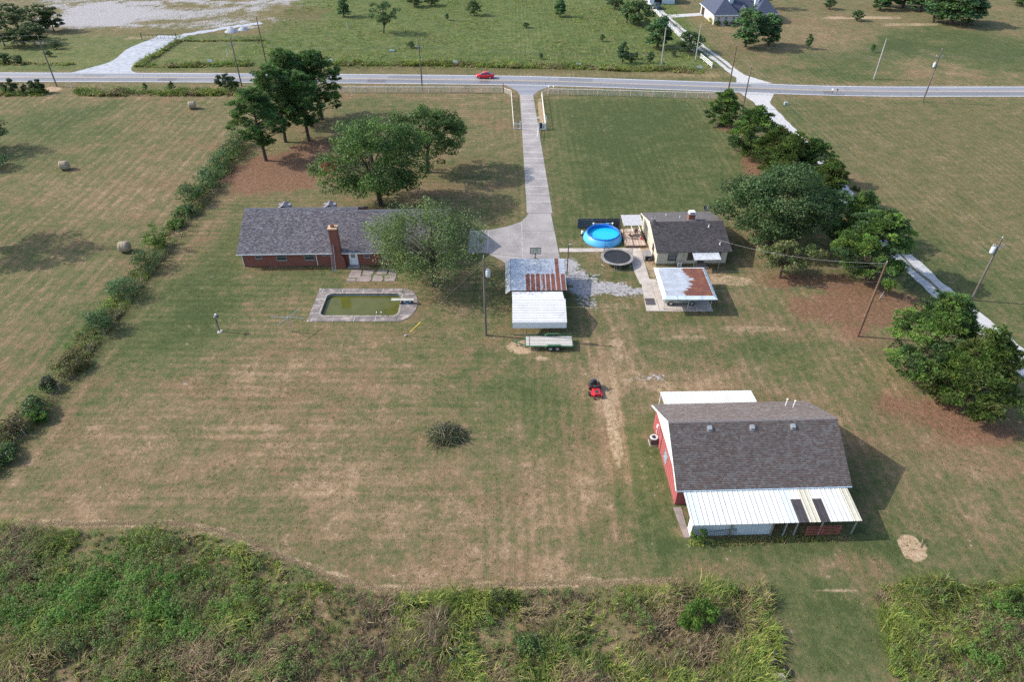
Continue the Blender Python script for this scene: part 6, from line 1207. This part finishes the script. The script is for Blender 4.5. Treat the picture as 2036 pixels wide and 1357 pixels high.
    for i in range(5): aa = r.uniform(0, 6.28); zz = zb * r.uniform(.55, 1.0); mb.tube([(0, 0, zz), (rad * .5 * math.cos(aa), rad * .5 * math.sin(aa), zz - .1)], [r0 * .2, r0 * .04], 4)
    tm = bpy.data.meshes.new(name + "_trunk"); tm.from_pydata(mb.v, [], mb.f); tm.materials.append(bark); tm.update(); return tm, crown
def plant(name, label, cat, xy, meshes, scale=1.0, rz=0.0, group=None, parts=("trunk", "crown")):
    t_ = thing(name, label, cat, (xy[0], xy[1], 0), rz, group); t_.scale = (scale,) * 3 if not isinstance(scale, tuple) else scale
    for nm, me in zip(parts, meshes): o = bpy.data.objects.new(nm, me); COL.objects.link(o); o.parent = t_
    return t_
PINE = [(0.101, 0.176, 0.050), (0.137, 0.234, 0.059), (0.178, 0.280, 0.064), (0.082, 0.148, 0.055)]; PINE_Y = [(0.092, 0.153, 0.035), (0.113, 0.173, 0.040), (0.081, 0.133, 0.033), (0.124, 0.163, 0.045)]; PINE_D = [(0.086, 0.160, 0.055), (0.127, 0.217, 0.070), (0.101, 0.190, 0.052)]
OAK = [(0.063, 0.125, 0.030), (0.089, 0.167, 0.037), (0.052, 0.104, 0.029), (0.110, 0.194, 0.044)]; WILLOW = [(.125, .19, .055), (.155, .225, .065), (.105, .165, .06), (.165, .215, .09)]; ELM = [(.055, .105, .036), (.07, .13, .042), (.09, .15, .055), (.045, .088, .03)]
CEDAR = [(0.055, 0.120, 0.048), (0.074, 0.154, 0.058), (0.095, 0.176, 0.058)]; BUSH = [(0.070, 0.123, 0.041), (0.101, 0.169, 0.051), (0.056, 0.103, 0.037)]; LIME = [(.083, .165, .022), (.110, .198, .029), (.066, .132, .022)]
# tall pines at left
for k, (x, y, h, rad, zb, lb) in enumerate(((-46.9, 123.8, 13.0, 5.0, 3.0, "tall pine leaning over the hedge, nearest of the left group"), (-41.0, 133.6, 13.0, 4.6, 3.4, "tall pine with bare lower limbs, right front of the left group"), (-45.6, 133.0, 14.2, 5.0, 3.4, "tall dark pine in the middle of the left group"), (-46.4, 143.8, 14.2, 5.6, 3.4, "tall pine at the back of the left group by the road"), (-41.0, 145.6, 13.6, 5.8, 3.0, "tall pine reaching over the road fence, right of the left group"))):
    plant("pine_tree", lb, "tree", (x, y), pine(100 + k, h, rad, zb, PINE_D + PINE[:1], 76, 40, .40, .30, "pine", .7, .55), 1, 0, "tall pines left of the front lawn")
# oaks and willow
plant("oak_tree", "large dense dark green tree behind the brick house", "tree", (-22.2, 105.2), broadleaf(201, 14.5, 10.0, 8.2, .6, 15.0, OAK, 160, 27000, .36, .42, .21, (-.4, 1.2), .15, .3))
dead = broadleaf(299, 2, 1.4, 1.0, 7.6, 9.4, [(.26, .10, .05), (.20, .09, .06)], 10, 260, .3, .06, .4); o = bpy.data.objects.new("dead_leaves", dead[1]); COL.objects.link(o); o.parent = bpy.data.objects["oak_tree"]; o.location = (-6.6, -3.0, 0)
plant("oak_tree", "airy tree with forked grey limbs behind the large dark tree", "tree", (-15.6, 118.6), broadleaf(202, 12.2, 7.8, 6.4, 2.0, 13.6, [(.075, .135, .032), (.095, .165, .04), (.06, .11, .03)], 90, 14000, .36, .32, .20, (.8, .3), .1, .36))
plant("willow_tree", "feathery light green tree between house corner and pool", "tree", (-11.05, 80.55), broadleaf(203, 12, 9.3, 7.2, 1.4, 12.6, WILLOW, 130, 21000, .26, .30, .20, (-1.0, .4), .9, .34, name="willow"))
# right hand row
RP = ((44.6, 142.0, 6.7, 4.0, .4, "small round pine at the road end of the right row", PINE), (46.0, 127.0, 8.6, 5.0, .5, "broad pine, second from the road in the right row", PINE), (48.4, 120.0, 7.4, 4.4, .5, "low pine beside the gravel drive, third in the right row", PINE_Y), (48.6, 113.5, 8.2, 5.0, .6, "yellowish broad pine, fourth in the right row", PINE_Y), (52.6, 113.6, 7.6, 4.4, .6, "rounded pine by the drive behind the big leafy tree", PINE), (51.8, 104.0, 7.8, 4.6, .6, "pine with yellow patches, right behind the big leafy tree", PINE_Y),
      (52.2, 92.4, 7.8, 4.6, .6, "bright green pine between the big leafy tree and the drive", PINE), (50.2, 82.0, 10.0, 6.0, .9, "large spreading pine above the brown utility pole", PINE), (48.2, 61.2, 11.0, 5.1, .8, "large pine beside the drive, rear one of the near pair", PINE), (50.2, 55.4, 9.8, 5.0, .4, "large yellow green pine, front one of the near pair", PINE_Y))
for k, (x, y, h, rad, zb, lb, pl) in enumerate(RP): plant("pine_tree", lb, "tree", (x, y), pine(120 + k, h, rad, zb, pl, 96 if rad > 4.85 else 68, 40, .34, .2, "pine", .65, .72), 1, 0, "pines along the gravel drive")
plant("elm_tree", "huge spreading grey green tree beside the cottage", "tree", (39.8, 92.2), broadleaf(210, 11.5, 9.8, 7.8, .8, 12.6, ELM, 190, 30000, .36, .42, .2, (.3, .8), .15, .3))
plant("small_tree", "small low tree in front of the huge spreading tree", "tree", (38.3, 82.6), broadleaf(211, 5, 4.6, 3.2, 1.3, 5.2, [(.085, .13, .04), (.115, .16, .05), (.135, .155, .06)], 46, 5200, .30, .16, .25, (.9, .6), .1, .4))
# hedge row along the field edge
HB = ((-54.2, 132, 3.4, 3.0, "dark hedge bush under the tall pines, farthest in the hedge", BUSH), (-54.5, 126.6, 3.2, 2.5, "hedge bush left of the nearest tall pine trunk", BUSH), (-54.3, 121, 3.3, 2.9, "broad dark hedge bush left of the pine straw, upper one", CEDAR), (-54.2, 115.4, 3.0, 2.2, "dark hedge bush level with the house trees", CEDAR), (-54.0, 110.4, 2.9, 2.6, "dark hedge bush above the leafy gap, fourth up from the hay bale", BUSH), (-54.4, 106.2, 2.5, 3.3, "pointed hedge bush left of the brick house", BUSH), (-53.9, 101.6, 2.0, 1.6, "low hedge bush level with the house roof", BUSH), (-53.9, 97.6, 1.6, 1.0, "low pale hedge bush just above the tall lime bush", LIME),
      (-53.8, 90.8, 2.1, 4.2, "tall lime green bush beside the nearest hay bale", LIME), (-53.0, 84.9, 2.7, 3.1, "dense dark green bush below the lime green bush", BUSH), (-53.3, 77.8, 2.8, 3.1, "wide grey green round bush, second above the lone round one", CEDAR), (-52.9, 70.4, 2.2, 3.0, "lone round grey green bush with a short trunk in the hedge", CEDAR), (-52.4, 62.6, 2.3, 1.3, "low yellowish bush below the lone round bush", [(.10, .10, .03), (.13, .11, .04), (.08, .09, .03)]), (-53.4, 59.0, 1.0, 1.7, "thin grey shrub next to the low yellowish bush", [(.05, .065, .035), (.08, .09, .05)]),
      (-52.8, 54.9, 1.3, 2.1, "dark green pointed bush near the left edge", BUSH), (-51.6, 53.6, .9, 1.5, "bright green sapling beside the dark pointed bush", LIME), (-53.8, 51.4, 2.2, 1.5, "straggly brownish bush near the left edge", [(.09, .085, .035), (.06, .075, .025), (.12, .09, .05)]), (-52.2, 48.4, 1.5, 1.4, "dark straggly bush at the left frame edge", BUSH), (-53.6, 45.4, 2.1, 1.2, "lowest hedge bush at the left frame edge", BUSH))
for k, (x, y, rad, h, lb, pl) in enumerate(HB): plant("hedge_bush", lb, "bush", (x, y), broadleaf(300 + k, h, rad, rad * 1.1, .05, h, pl, 34, 2400 if y < 95 else 1500, .20 if y < 95 else .28, .06, .34, name="bush", shape=.75 if h > 2.8 else 1.0), 1, 0, "bushes in the hedge along the hay field")
# far pasture trees, each from a few shared crowns
CM = [broadleaf(400 + k, 7, 2.6, 2.6, .3, 7.0, CEDAR, 60, 4200, .34, .16, .26, name="cedar", shape=.45) for k in range(3)] + [broadleaf(410, 5, 2.8, 2.8, .3, 5.2, BUSH, 50, 3200, .34, .14, .28, name="round_bush")]
def far(u, v, vt, m, wide, lb, name="cedar_tree", cat="tree"):
    x, y = at(u, v); s = (v - vt) / px_per_m(v) / math.cos(CAM_P - math.atan((678.5 - v) / FPX)) * .92; hh = (7.0 if m < 3 else 5.2); k = s / hh * 1.18; wide *= 1.2
    plant(name, lb, cat, (x, y), CM[m], (k * wide, k * wide, k), random.uniform(0, 6), "trees of the far pasture")
for a in ((684, 33, 0, 0, 1.25, "dark cedar at the top edge left of the vase shaped tree"), (824, 13, -8, 3, 1.2, "first bush of the pair on the top edge, left one"), (857, 11, -8, 3, 1.3, "second bush of the pair on the top edge, right one"), (943, 30, 4, 3, .9, "light olive bush standing alone in the far pasture"), (1113, 33, 1, 0, 1.1, "dark cedar alone in the middle of the far pasture"), (1222, 18, -6, 3, 1.2, "dark bush at the top edge left of the white fence"), (1246, 45, 5, 1, 1.0, "tall dark cedar in the clump left of the white fence"), (1270, 50, 8, 3, 1.2, "rounded tree in the clump left of the white fence"),
          (1306, 95, 38, 0, 1.35, "big round cedar beside the white fence behind a silver pole"), (1237, 125, 88, 2, .9, "small pointed cedar above the roadside brush"), (1252, 126, 108, 3, 1.0, "tiny bush right of the small pointed cedar"), (1264, 117, 103, 1, 1.0, "small dark sapling right of the small pointed cedar"), (1293, 125, 103, 1, .9, "small pointed cedar left of the silver pole"), (1075, 117, 105, 1, 1.0, "tiny cedar sprout above the roadside brush opposite the driveway"), (1197, 82, 70, 3, .7, "tiny round sapling on a thin stem in the pasture"), (1046, 55, 46, 3, 1.3, "small dark shrub in the far pasture centre"), (889, 40, 27, 1, 1.0, "little dark cedar left of the olive bush"), (817, 95, 84, 3, 1.2, "small shrub left of the verge pole top"),
          (1370, 104, 69, 3, 1.25, "dense round bush at the lower end of the white fence"), (1605, 97, 71, 2, .8, "small slim tree on the open lawn right of the big cedar pair"), (1733, 104, 88, 1, .8, "crooked little sapling near the silver pasture pole"), (1703, 41, 23, 3, 1.1, "small spreading tree on the far right lawn"), (1648, 18, 0, 3, 1.1, "dark tree at the top edge right of the far house"), (1945, 4, -6, 3, 1.0, "tiny bush at the top edge far right"), (2030, 12, -12, 3, 1.4, "dark bush at the top right corner"), (1338, 112, 101, 3, .9, "small bush below the round cedar by the fence")): far(*a)
x, y = at(763, 66); plant("vase_tree", "vase shaped tree standing alone in the far pasture", "tree", (x, y), broadleaf(420, 8, 4.6, 4.0, 2.0, 9.4, BUSH, 55, 3600, .36, .22, .24, (0, .2), 0, .22, name="vase", shape=1.35))
x, y = at(1482, 93); plant("cedar_tree", "large dark double cedar in front of the far house, left half", "tree", (x, y), CM[1], (2.7, 2.4, 1.65), .5, "double cedar before the far house"); plant("cedar_tree", "right half of the large double cedar before the far house", "tree", (x + 6.8, y + 1.5), CM[0], (1.9, 1.9, 1.3), 2.5, "double cedar before the far house")
x, y = at(1530, 22); plant("shade_tree", "dark shade tree behind the right wing of the far house", "tree", (x, y + 4), broadleaf(421, 8, 4.5, 4.0, 1.5, 8.5, OAK, 46, 3000, .42, .25, .25))
for k, (x, y, s, lb) in enumerate(((63.4, 226.3, .3, "clipped dark shrub at the left corner of the far house"), (66.0, 226.4, .28, "clipped dark shrub under the middle left windows of the far house"), (68.3, 226.5, .28, "clipped dark shrub right of the left wing windows"), (77.2, 227.9, .34, "clipped dark shrub at the right wing of the far house"), (81.5, 228.2, .3, "clipped dark shrub at the far house right corner"))): plant("foundation_shrub", lb, "shrub", (x, y), CM[3], (s * 1.4, s * 1.2, s), k, "shrubs along the far house")
plant("yellow_shrub", "yellow green shrub at the far house path corner", "shrub", (62.2, 230.0), broadleaf(430, 1.6, 1.0, 2.2, .05, 1.6, [(.22, .28, .03), (.28, .30, .05)], 14, 600, .25, .04, .4))
for k, (u, v, sx, s, lb) in enumerate(((1890, 48, 2.2, 1.25, "big dark tree clump at the upper right, main mass"), (1855, 44, 1.4, .95, "left shoulder of the big upper right tree clump"), (1925, 46, 1.5, .8, "low right end of the big upper right tree clump"), (1830, 22, 1.6, 1.0, "tree behind and left of the big upper right clump"), (1795, 14, 1.6, 1.0, "dark tree of the top edge wood, third from left"), (1765, 14, 1.4, .9, "dark tree of the top edge wood, second from left"), (1748, 20, 1.1, .7, "leftmost small tree of the top edge wood"))): plant("wild_tree", lb, "tree", at(u, v), CM[k % 3], (sx * 1.6, sx * 1.7, s * 1.45), k * 1.3, "woodland at the upper right")
WB = [broadleaf(440 + k, 8, 3.2, 3.0, .3, 8.2, [(.05, .085, .03), (.07, .11, .035), (.09, .125, .04)], 50, 3400, .4, .14, .24, (.7, 0), .1, .3, name="bent_tree", shape=.8) for k in range(2)]
for k, (u, v, s, lb) in enumerate(((18, 60, 1.0, "wind bent leafy tree at the upper left corner"), (45, 78, .95, "dark wind bent tree right of the corner tree"), (78, 62, 1.0, "pale wind bent tree leaning right, upper left group"), (10, 92, .8, "low dark tree at the left edge above the road"), (70, 88, .75, "low dark bush below the upper left trees"), (108, 62, .8, "rightmost dark bush of the upper left group"), (40, 95, .7, "bush in front of the upper left trees"))): plant("bent_tree", lb, "tree", at(u, v), WB[k % 2], (s * 1.6, s * 1.5, s * 1.05), random.uniform(-.4, .4), "wind bent trees at the upper left")
for k, (u, v, s, lb) in enumerate(((113, 97, .45, "small dark round bush in the upper left grass"), (12, 125, .5, "dark verge bush left, across the road at the frame edge"), (38, 126, .42, "dark verge bush right of the frame edge one"), (98, 112, .3, "tiny grey bush above the left verge"))): plant("verge_bush", lb, "bush", at(u, v), CM[3], (s * 1.6, s * 1.3, s), k, "bushes on the far left verge")
# trees at the left frame edge (one crown shows, its neighbour only throws shade)
plant("edge_tree", "dark round tree cut by the left frame edge", "tree", (at(-28, 300)), broadleaf(450, 8, 5.2, 5, .6, 8.0, BUSH, 60, 5200, .34, .25, .26)); plant("edge_tree", "small dark bush below the edge tree at the left frame edge", "tree", (at(-12, 335)), broadleaf(452, 3, 2.6, 2.6, .3, 3.2, CEDAR, 34, 1800, .3, .1, .3)); plant("edge_tree", "tall tree just outside the left frame edge shading the hay field", "tree", (-86.5, 92.0), broadleaf(451, 15, 7.0, 6.5, 6, 16, OAK, 70, 6000, .45, .35, .25))
# willowy saplings along the near left verge
SP = [broadleaf(460 + k, 4, 1.2, 1.2, .1, 4.2, [(.045, .08, .03), (.06, .10, .03)], 22, 900, .34, .05, .36, name="sapling", shape=.4) for k in range(2)]
for k, (u, v, s, lb) in enumerate(((12, 185, .7, "leftmost leafy sapling on the near verge"), (32, 186, 1.0, "tallest leafy sapling on the near verge at far left"), (52, 185, .6, "short sapling between two taller verge saplings"), (68, 186, .85, "leafy sapling left of the leaning pole base"), (85, 184, .9, "sapling right beside the leaning pole base"), (440, 178, .95, "feathery sapling left of the pine-side pole"), (455, 180, 1.15, "tall feathery sapling at the pine-side pole"), (470, 182, 1.0, "feathery sapling just left of the tall pines"), (343, 180, .6, "small sapling in the middle of the near left verge brush"), (290, 180, .5, "tiny sapling in the near left verge brush"))): plant("sapling", lb, "sapling", at(u, v), SP[k % 2], (s * 1.3, s * 1.3, s), k, "saplings on the near left verge")
# shrubs standing in the foreground weeds
plant("wild_shrub", "bright green shrub standing in the weeds below the barn", "shrub", at(1385, 1243), broadleaf(470, 2.6, 1.9, 1.5, .1, 2.8, LIME, 46, 4200, .16, .06, .27, name="shrub"))
plant("wild_shrub", "olive leafy sapling at the weed edge in the middle foreground", "shrub", at(993, 1205), broadleaf(471, 1.8, 1.3, 1.1, .1, 1.9, [(.07, .10, .025), (.09, .11, .04)], 26, 1300, .15, .04, .3, name="shrub")); plant("wild_shrub", "dark rounded weed shrub in the middle foreground", "shrub", at(1045, 1290), broadleaf(472, 1.3, 1.4, 1.1, .05, 1.4, BUSH, 34, 2600, .12, .04, .3, name="shrub"))
plant("wild_shrub", "blue grey bushy weed near the bottom middle", "shrub", at(903, 1308), broadleaf(473, 1.0, .8, .7, .05, 1.0, [(.06, .11, .075), (.075, .125, .085)], 22, 900, .12, .03, .3, name="shrub")); plant("wild_shrub", "dark leafy shrub at the right frame edge in the weeds", "shrub", at(2015, 1215), broadleaf(474, 1.8, 1.9, 1.5, .05, 1.9, [(.05, .095, .02), (.065, .115, .025)], 34, 2600, .16, .05, .3, name="shrub"))
plant("vine", "bright vine climbing the left corner of the lean-to", "vine", FB(.9, -4.25), broadleaf(475, 1.5, .9, .45, .05, 2.0, LIME, 18, 700, .14, .03, .35, name="vine"))
# ------------------------------------------------------------------ weeds and tall grass (uncountable)
def blades(r, x, y, h, lean, width, col, ang=None):
    """bent blades of grass: root pair, middle pair, tip"""
    n = len(x); a = r.uniform(0, 6.283, n) if ang is None else ang; d = np.stack([np.cos(a), np.sin(a)], 1); s = np.stack([-d[:, 1], d[:, 0]], 1); w = (width * r.uniform(.6, 1.4, n))[:, None]
    base = np.stack([x, y], 1); mid = base + d * (lean * h * .35)[:, None]; tip = base + d * (lean * h)[:, None]; z1 = h * .62; z2 = h * np.clip(1.05 - .45 * lean, .2, 1)
    V = np.zeros((n, 5, 3)); V[:, 0, :2] = base - s * w; V[:, 1, :2] = base + s * w; V[:, 2, :2] = mid + s * w * .8; V[:, 3, :2] = mid - s * w * .8; V[:, 4, :2] = tip; V[:, 2, 2] = V[:, 3, 2] = z1; V[:, 4, 2] = z2
    k = np.arange(n)[:, None] * 5; return V.reshape(-1, 3), k + np.array([[0, 1, 2, 3]]), k + np.array([[3, 2, 4]]), np.repeat(col, 5, 0)
def in_poly(x, y, poly):
    c = np.zeros(len(x), bool); j = len(poly) - 1
    for i in range(len(poly)):
        xi, yi = poly[i]; xj, yj = poly[j]; c ^= ((yi > y) != (yj > y)) & (x < (xj - xi) * (y - yi) / (yj - yi + 1e-12) + xi); j = i
    return c
def vn(x, y, s, seed): return value_noise(np.asarray(x), np.asarray(y), s, seed)
GREEN = np.array([(0.169, 0.257, 0.044), (0.226, 0.306, 0.061), (0.130, 0.206, 0.044), (0.283, 0.339, 0.080)]); STRAW = np.array([(0.303, 0.231, 0.138), (0.240, 0.184, 0.107), (0.376, 0.297, 0.188), (0.199, 0.154, 0.086)]); YELL = np.array([(0.321, 0.338, 0.083), (0.414, 0.375, 0.116), (0.245, 0.291, 0.065)])
def weeds(name, label, poly, n_tus, hmin, hmax, seed, dryness, nb=26, lush=None, width=.016, leafy=0, cat=None):
    r = np.random.default_rng(seed); P_ = np.array(poly); lo, hi = P_.min(0), P_.max(0); x = r.uniform(lo[0], hi[0], n_tus * 3); y = r.uniform(lo[1], hi[1], n_tus * 3)
    k = in_poly(x, y, poly); x, y = x[k][:n_tus], y[k][:n_tus]; n = len(x); big = vn(x, y, .22, seed + 1) * .6 + vn(x, y, .7, seed + 2) * .4
    keep = r.random(n) < np.clip(.25 + 1.7 * (big - .2), .12, 1); x, y, big = x[keep], y[keep], big[keep]; n = len(x)
    th = hmin + (hmax - hmin) * np.clip((big - .28) * 1.9 + r.normal(0, .13, n), 0, 1) ** 1.2; dr_ = np.clip(dryness(x, y) + (vn(x, y, .38, seed + 3) - .5) * 1.7 + r.normal(0, .15, n), 0, 1)
    X = np.repeat(x, nb) + r.normal(0, .10, n * nb) * np.repeat(.6 + th, nb); Y = np.repeat(y, nb) + r.normal(0, .10, n * nb) * np.repeat(.6 + th, nb); hh = np.repeat(th, nb) * r.uniform(.5, 1.15, n * nb); ln = np.clip(r.normal(.72, .32, n * nb), .05, 1.5)
    D_ = np.repeat(dr_, nb); pick = r.random(n * nb); c = np.where((pick < D_)[:, None], STRAW[r.integers(4, size=n * nb)], np.where((r.random(n * nb) < .3)[:, None], YELL[r.integers(3, size=n * nb)], GREEN[r.integers(4, size=n * nb)])) * r.uniform(.7, 1.3, (n * nb, 1))
    ang = np.repeat(6.283 * vn(x, y, .16, seed + 8) * 1.6, nb) + r.normal(0, 1.0, n * nb); V, Q, T_, C_ = blades(r, X, Y, hh, ln, np.full(n * nb, width) * np.repeat(r.uniform(.6, 1.7, n), nb), c, ang); Vs, Qs, Ts, Cs = [V], [Q], [T_], [C_]; base = len(V)
    if leafy:
        lx, ly = r.uniform(lo[0], hi[0], leafy * 3), r.uniform(lo[1], hi[1], leafy * 3); k = in_poly(lx, ly, poly); lx, ly = lx[k], ly[k]; w_ = lush(lx, ly) + (vn(lx, ly, .6, seed + 5) - .5) * .7; k = r.random(len(lx)) < np.clip(w_, 0, 1); lx, ly, w_ = lx[k][:leafy], ly[k][:leafy], w_[k][:leafy]; m = len(lx); nl = 34
        top = .45 + 1.0 * vn(lx, ly, .45, seed + 6) * np.clip(w_ + .3, .4, 1.2) ; q = np.stack([np.repeat(lx, nl), np.repeat(ly, nl), np.repeat(top, nl)], 1); u = unit(r, m * nl); q += u * np.array([.26, .26, .34]); q[:, 2] = np.clip(q[:, 2], .05, None)
        nr = u * .4 + unit(r, m * nl) * .5 + np.array([0, 0, .6]); nr /= np.linalg.norm(nr, axis=1, keepdims=True); V, Q = leaf_cards(r, q, nr, np.full(m * nl, .13), .6)
        pl = np.array([(.10, .235, .036), (.125, .26, .045), (.085, .19, .036), (.14, .20, .06)]); pc_ = pl[r.integers(4, size=m)] * np.where(np.repeat(w_[:, None], 3, 1) > .75, 1.0, np.array([[1.15, .85, 1.2]])); C_ = np.repeat(np.repeat(pc_, nl, 0) * r.uniform(.7, 1.3, (m * nl, 1)), 4, 0)
        Vs.append(V); Qs.append(Q + base); Cs.append(C_)
    o = link(name, np_mesh(name, np.concatenate(Vs), np.concatenate(Qs), np.concatenate(Ts), col=np.concatenate(Cs), mat=grassm)); tag(o, label, cat or "weeds", None, "stuff"); return o
def gauss(u, v, ru, rv, amt):
    x0, y0 = at(u, v); rx = ru / px_per_m(v); ry = abs(at(u, v - rv)[1] - at(u, v + rv)[1]) / 2; return lambda x, y: amt * np.exp(-((x - x0) / rx) ** 2 - ((y - y0) / ry) ** 2)
def total(base, fs): return lambda x, y: base + sum(f(x, y) for f in fs)
dry_l = total(.36, [gauss(620, 1220, 150, 60, .5), gauss(620, 1310, 130, 60, .55), gauss(120, 1130, 90, 40, .2), gauss(1280, 1190, 180, 40, .3), gauss(1300, 1240, 80, 40, .35), gauss(750, 1260, 60, 90, .35), gauss(200, 1180, 160, 80, -.5), gauss(900, 1300, 150, 60, -.1), gauss(1480, 1250, 100, 60, .15), gauss(380, 1110, 120, 40, -.05)])
lush_l = total(.06, [gauss(205, 1170, 150, 85, 1.0), gauss(60, 1240, 120, 60, .7), gauss(30, 1110, 60, 40, .6), gauss(430, 1210, 150, 50, .55), gauss(350, 1290, 220, 60, .45), gauss(1050, 1290, 80, 30, .6), gauss(640, 1330, 120, 40, .4), gauss(1480, 1170, 40, 20, .3)])
left_poly = [at(u, v) for u, v in ((-140, 1052), (150, 1060), (330, 1054), (450, 1074), (560, 1120), (650, 1160), (760, 1188), (900, 1182), (1100, 1175), (1340, 1170), (1430, 1166), (1512, 1168), (1540, 1250), (1562, 1357), (1590, 1500), (-300, 1500))]
right_poly = [at(u, v) for u, v in ((1735, 1165), (1790, 1160), (1900, 1160), (2036, 1165), (2150, 1170), (2300, 1500), (1800, 1500), (1775, 1357), (1755, 1260))]
weeds("tall_weeds", "tangle of tall weeds and dry grass across the bottom left", left_poly, 10500, .22, 1.45, 501, dry_l, 20, lush_l, .021, 3800)
weeds("tall_weeds", "yellow green tall grass patch at the bottom right", right_poly, 2700, .3, 1.5, 502, total(.34, [gauss(1850, 1210, 80, 40, .15), gauss(1950, 1330, 60, 30, -.2)]), 24, total(.08, [gauss(2000, 1230, 60, 60, .8), gauss(1960, 1320, 70, 40, .7)]), .021, 700)
r = np.random.default_rng(650); n = 24000; x = r.uniform(-47, 15, n); y = np.interp(x, ex, ey) + .12 + r.normal(0, .16, n) + .25 * (vn(x, x * 0, .8, 651) - .5)
V, Q, T_, C_ = blades(r, x, y, r.uniform(.03, .11, n), r.uniform(.8, 1.8, n), np.full(n, .016), STRAW[r.integers(4, size=n)] * r.uniform(1.1, 1.6, (n, 1))); o = link("cut_straw", np_mesh("cut_straw", V, Q, T_, col=C_, mat=grassm)); tag(o, "pale line of cut straw along the edge of the weeds", "straw", None, "stuff")
# road-side brush and rough strips
def strip(name, label, pts, half, n, hmin, hmax, seed, dr_, leafy=0, nb=14, width=.05):
    poly = [(x, y + half) for x, y in pts] + [(x, y - half) for x, y in reversed(pts)]
    return weeds(name, label, poly, n, hmin, hmax, seed, total(dr_, []), nb, total(.7, []) if leafy else None, width, leafy, "brush")
strip("roadside_brush", "band of rough green brush along the far verge, middle", [at(650, 127), at(850, 127), at(1150, 134), at(1400, 142)], 2.0, 1500, .3, 1.3, 510, .15, 500); strip("roadside_brush", "rough green brush along the near verge left of the pines", [at(150, 186), at(300, 186), at(480, 186)], 1.8, 800, .3, 1.5, 511, .1, 300)
strip("roadside_brush", "rough green brush at the near verge in the far left", [at(-60, 187), at(90, 187)], 1.6, 350, .3, 1.3, 512, .1, 160); strip("roadside_brush", "rough brush left of the pines along the far verge", [at(280, 132), at(400, 130), at(500, 128)], 1.8, 500, .2, 1.2, 513, .2, 200); strip("roadside_brush", "rough weeds along the far left verge", [at(-60, 126), at(150, 128)], 1.2, 260, .2, .8, 514, .3)
strip("hedge_undergrowth", "low weeds and dry stems growing between the hedge bushes", [(-55.3, 88), (-51.8, 88)], 43, 2300, .1, .9, 515, .4, 420, 10, .03); strip("wall_weeds", "low weeds along the foot of the brick house wall", [F_(2.5, -.55), F_(15, -.5)], .18, 160, .05, .22, 516, .5, 0, 8, .025)
strip("barn_weeds", "green weeds along the foot of the lean-to", [FB(0, -4.35), FB(15.2, -4.3)], .35, 420, .06, .26, 517, .25, 0, 12, .018); strip("fence_line_weeds", "dark weeds on the fence line beyond the site gate", [at(352, 82), at(525, 80)], .7, 260, .3, .9, 518, .05, 120)
poly = [at(430, 112), at(372, 112), at(345, 95), at(330, 100), at(275, 128), at(262, 134), at(285, 134)]; weeds("entrance_weeds", "weeds edging the right side of the stone entrance", [at(266, 133), at(284, 133), at(362, 82), at(352, 80)], 260, .3, 1.1, 519, total(.1, []), 14, total(.6, []), .05, 100)
r = np.random.default_rng(640); q = unit(r, 2600); q[:, 2] = np.abs(q[:, 2]); q = q * (r.random((2600, 1)) ** .4) * np.array([2.1, 1.6, 1.0]) + np.array([0, 0, .05]); V, Q = leaf_cards(r, q, unit(r, 2600) * .6 + np.array([0, 0, .6]), np.full(2600, .19)); o = link("wilted_leaves", np_mesh("wilted_leaves", V, Q, col=colours(r, 2600, [(.09, .125, .05), (.12, .155, .06), (.17, .20, .075), (.15, .135, .075)], 4), mat=leafm), BR); o["kind"] = "stuff"
# scattered tufts of the rough pasture and of the lawn
r = np.random.default_rng(600); n = 9500; x = r.uniform(-75, 54, n); y = r.uniform(182, 262, n); k = vn(x, y, .12, 601) * .6 + vn(x, y, .4, 602) * .4 + r.normal(0, .15, n) > .52; x, y = x[k], y[k]; n = len(x)
c = np.where((r.random(n) < .25)[:, None], STRAW[r.integers(4, size=n)] * .8, GREEN[r.integers(4, size=n)]); V, Q, T_, C_ = blades(r, np.repeat(x, 4) + r.normal(0, .2, n * 4), np.repeat(y, 4) + r.normal(0, .2, n * 4), r.uniform(.2, .6, n * 4), r.uniform(.2, .9, n * 4), np.full(n * 4, .06), np.repeat(c, 4, 0)); o = link("pasture_tufts", np_mesh("pasture_tufts", V, Q, T_, col=C_, mat=grassm)); tag(o, "rough grass tufts dotted over the far pasture", "grass", None, "stuff")
n = 31000; x = r.uniform(-50, 50, n); y = 26 + 70 * r.random(n) ** 1.4; k = vn(x, y, .35, 603) * .55 + vn(x, y, 1.3, 604) * .45 + r.normal(0, .12, n) > .5; k &= ~((x > -28) & (x < -11) & (y > 71) & (y < 80.5)) & ~((x > -1.5) & (x < 7.7) & (y > 64) & (y < 90)) & ~((x > 15) & (x < 34) & (y > 38) & (y < 56)) & ~((x > 17) & (x < 33) & (y > 74)) & ~((x > -40) & (x < -8) & (y > 81)) & ~((x > 7) & (y > 86) & (x < 18)); x, y = x[k], y[k]; n = len(x)
c = np.where((r.random(n) < .5)[:, None], STRAW[r.integers(4, size=n)] * .62, GREEN[r.integers(4, size=n)] * .8); V, Q, T_, C_ = blades(r, np.repeat(x, 4) + r.normal(0, .07, n * 4), np.repeat(y, 4) + r.normal(0, .07, n * 4), r.uniform(.04, .10, n * 4), r.uniform(.4, 1.2, n * 4), np.full(n * 4, .022), np.repeat(c, 4, 0)); o = link("lawn_tufts", np_mesh("lawn_tufts", V, Q, T_, col=C_, mat=grassm)); tag(o, "short uneven grass tufts all over the mown yard", "grass", None, "stuff")
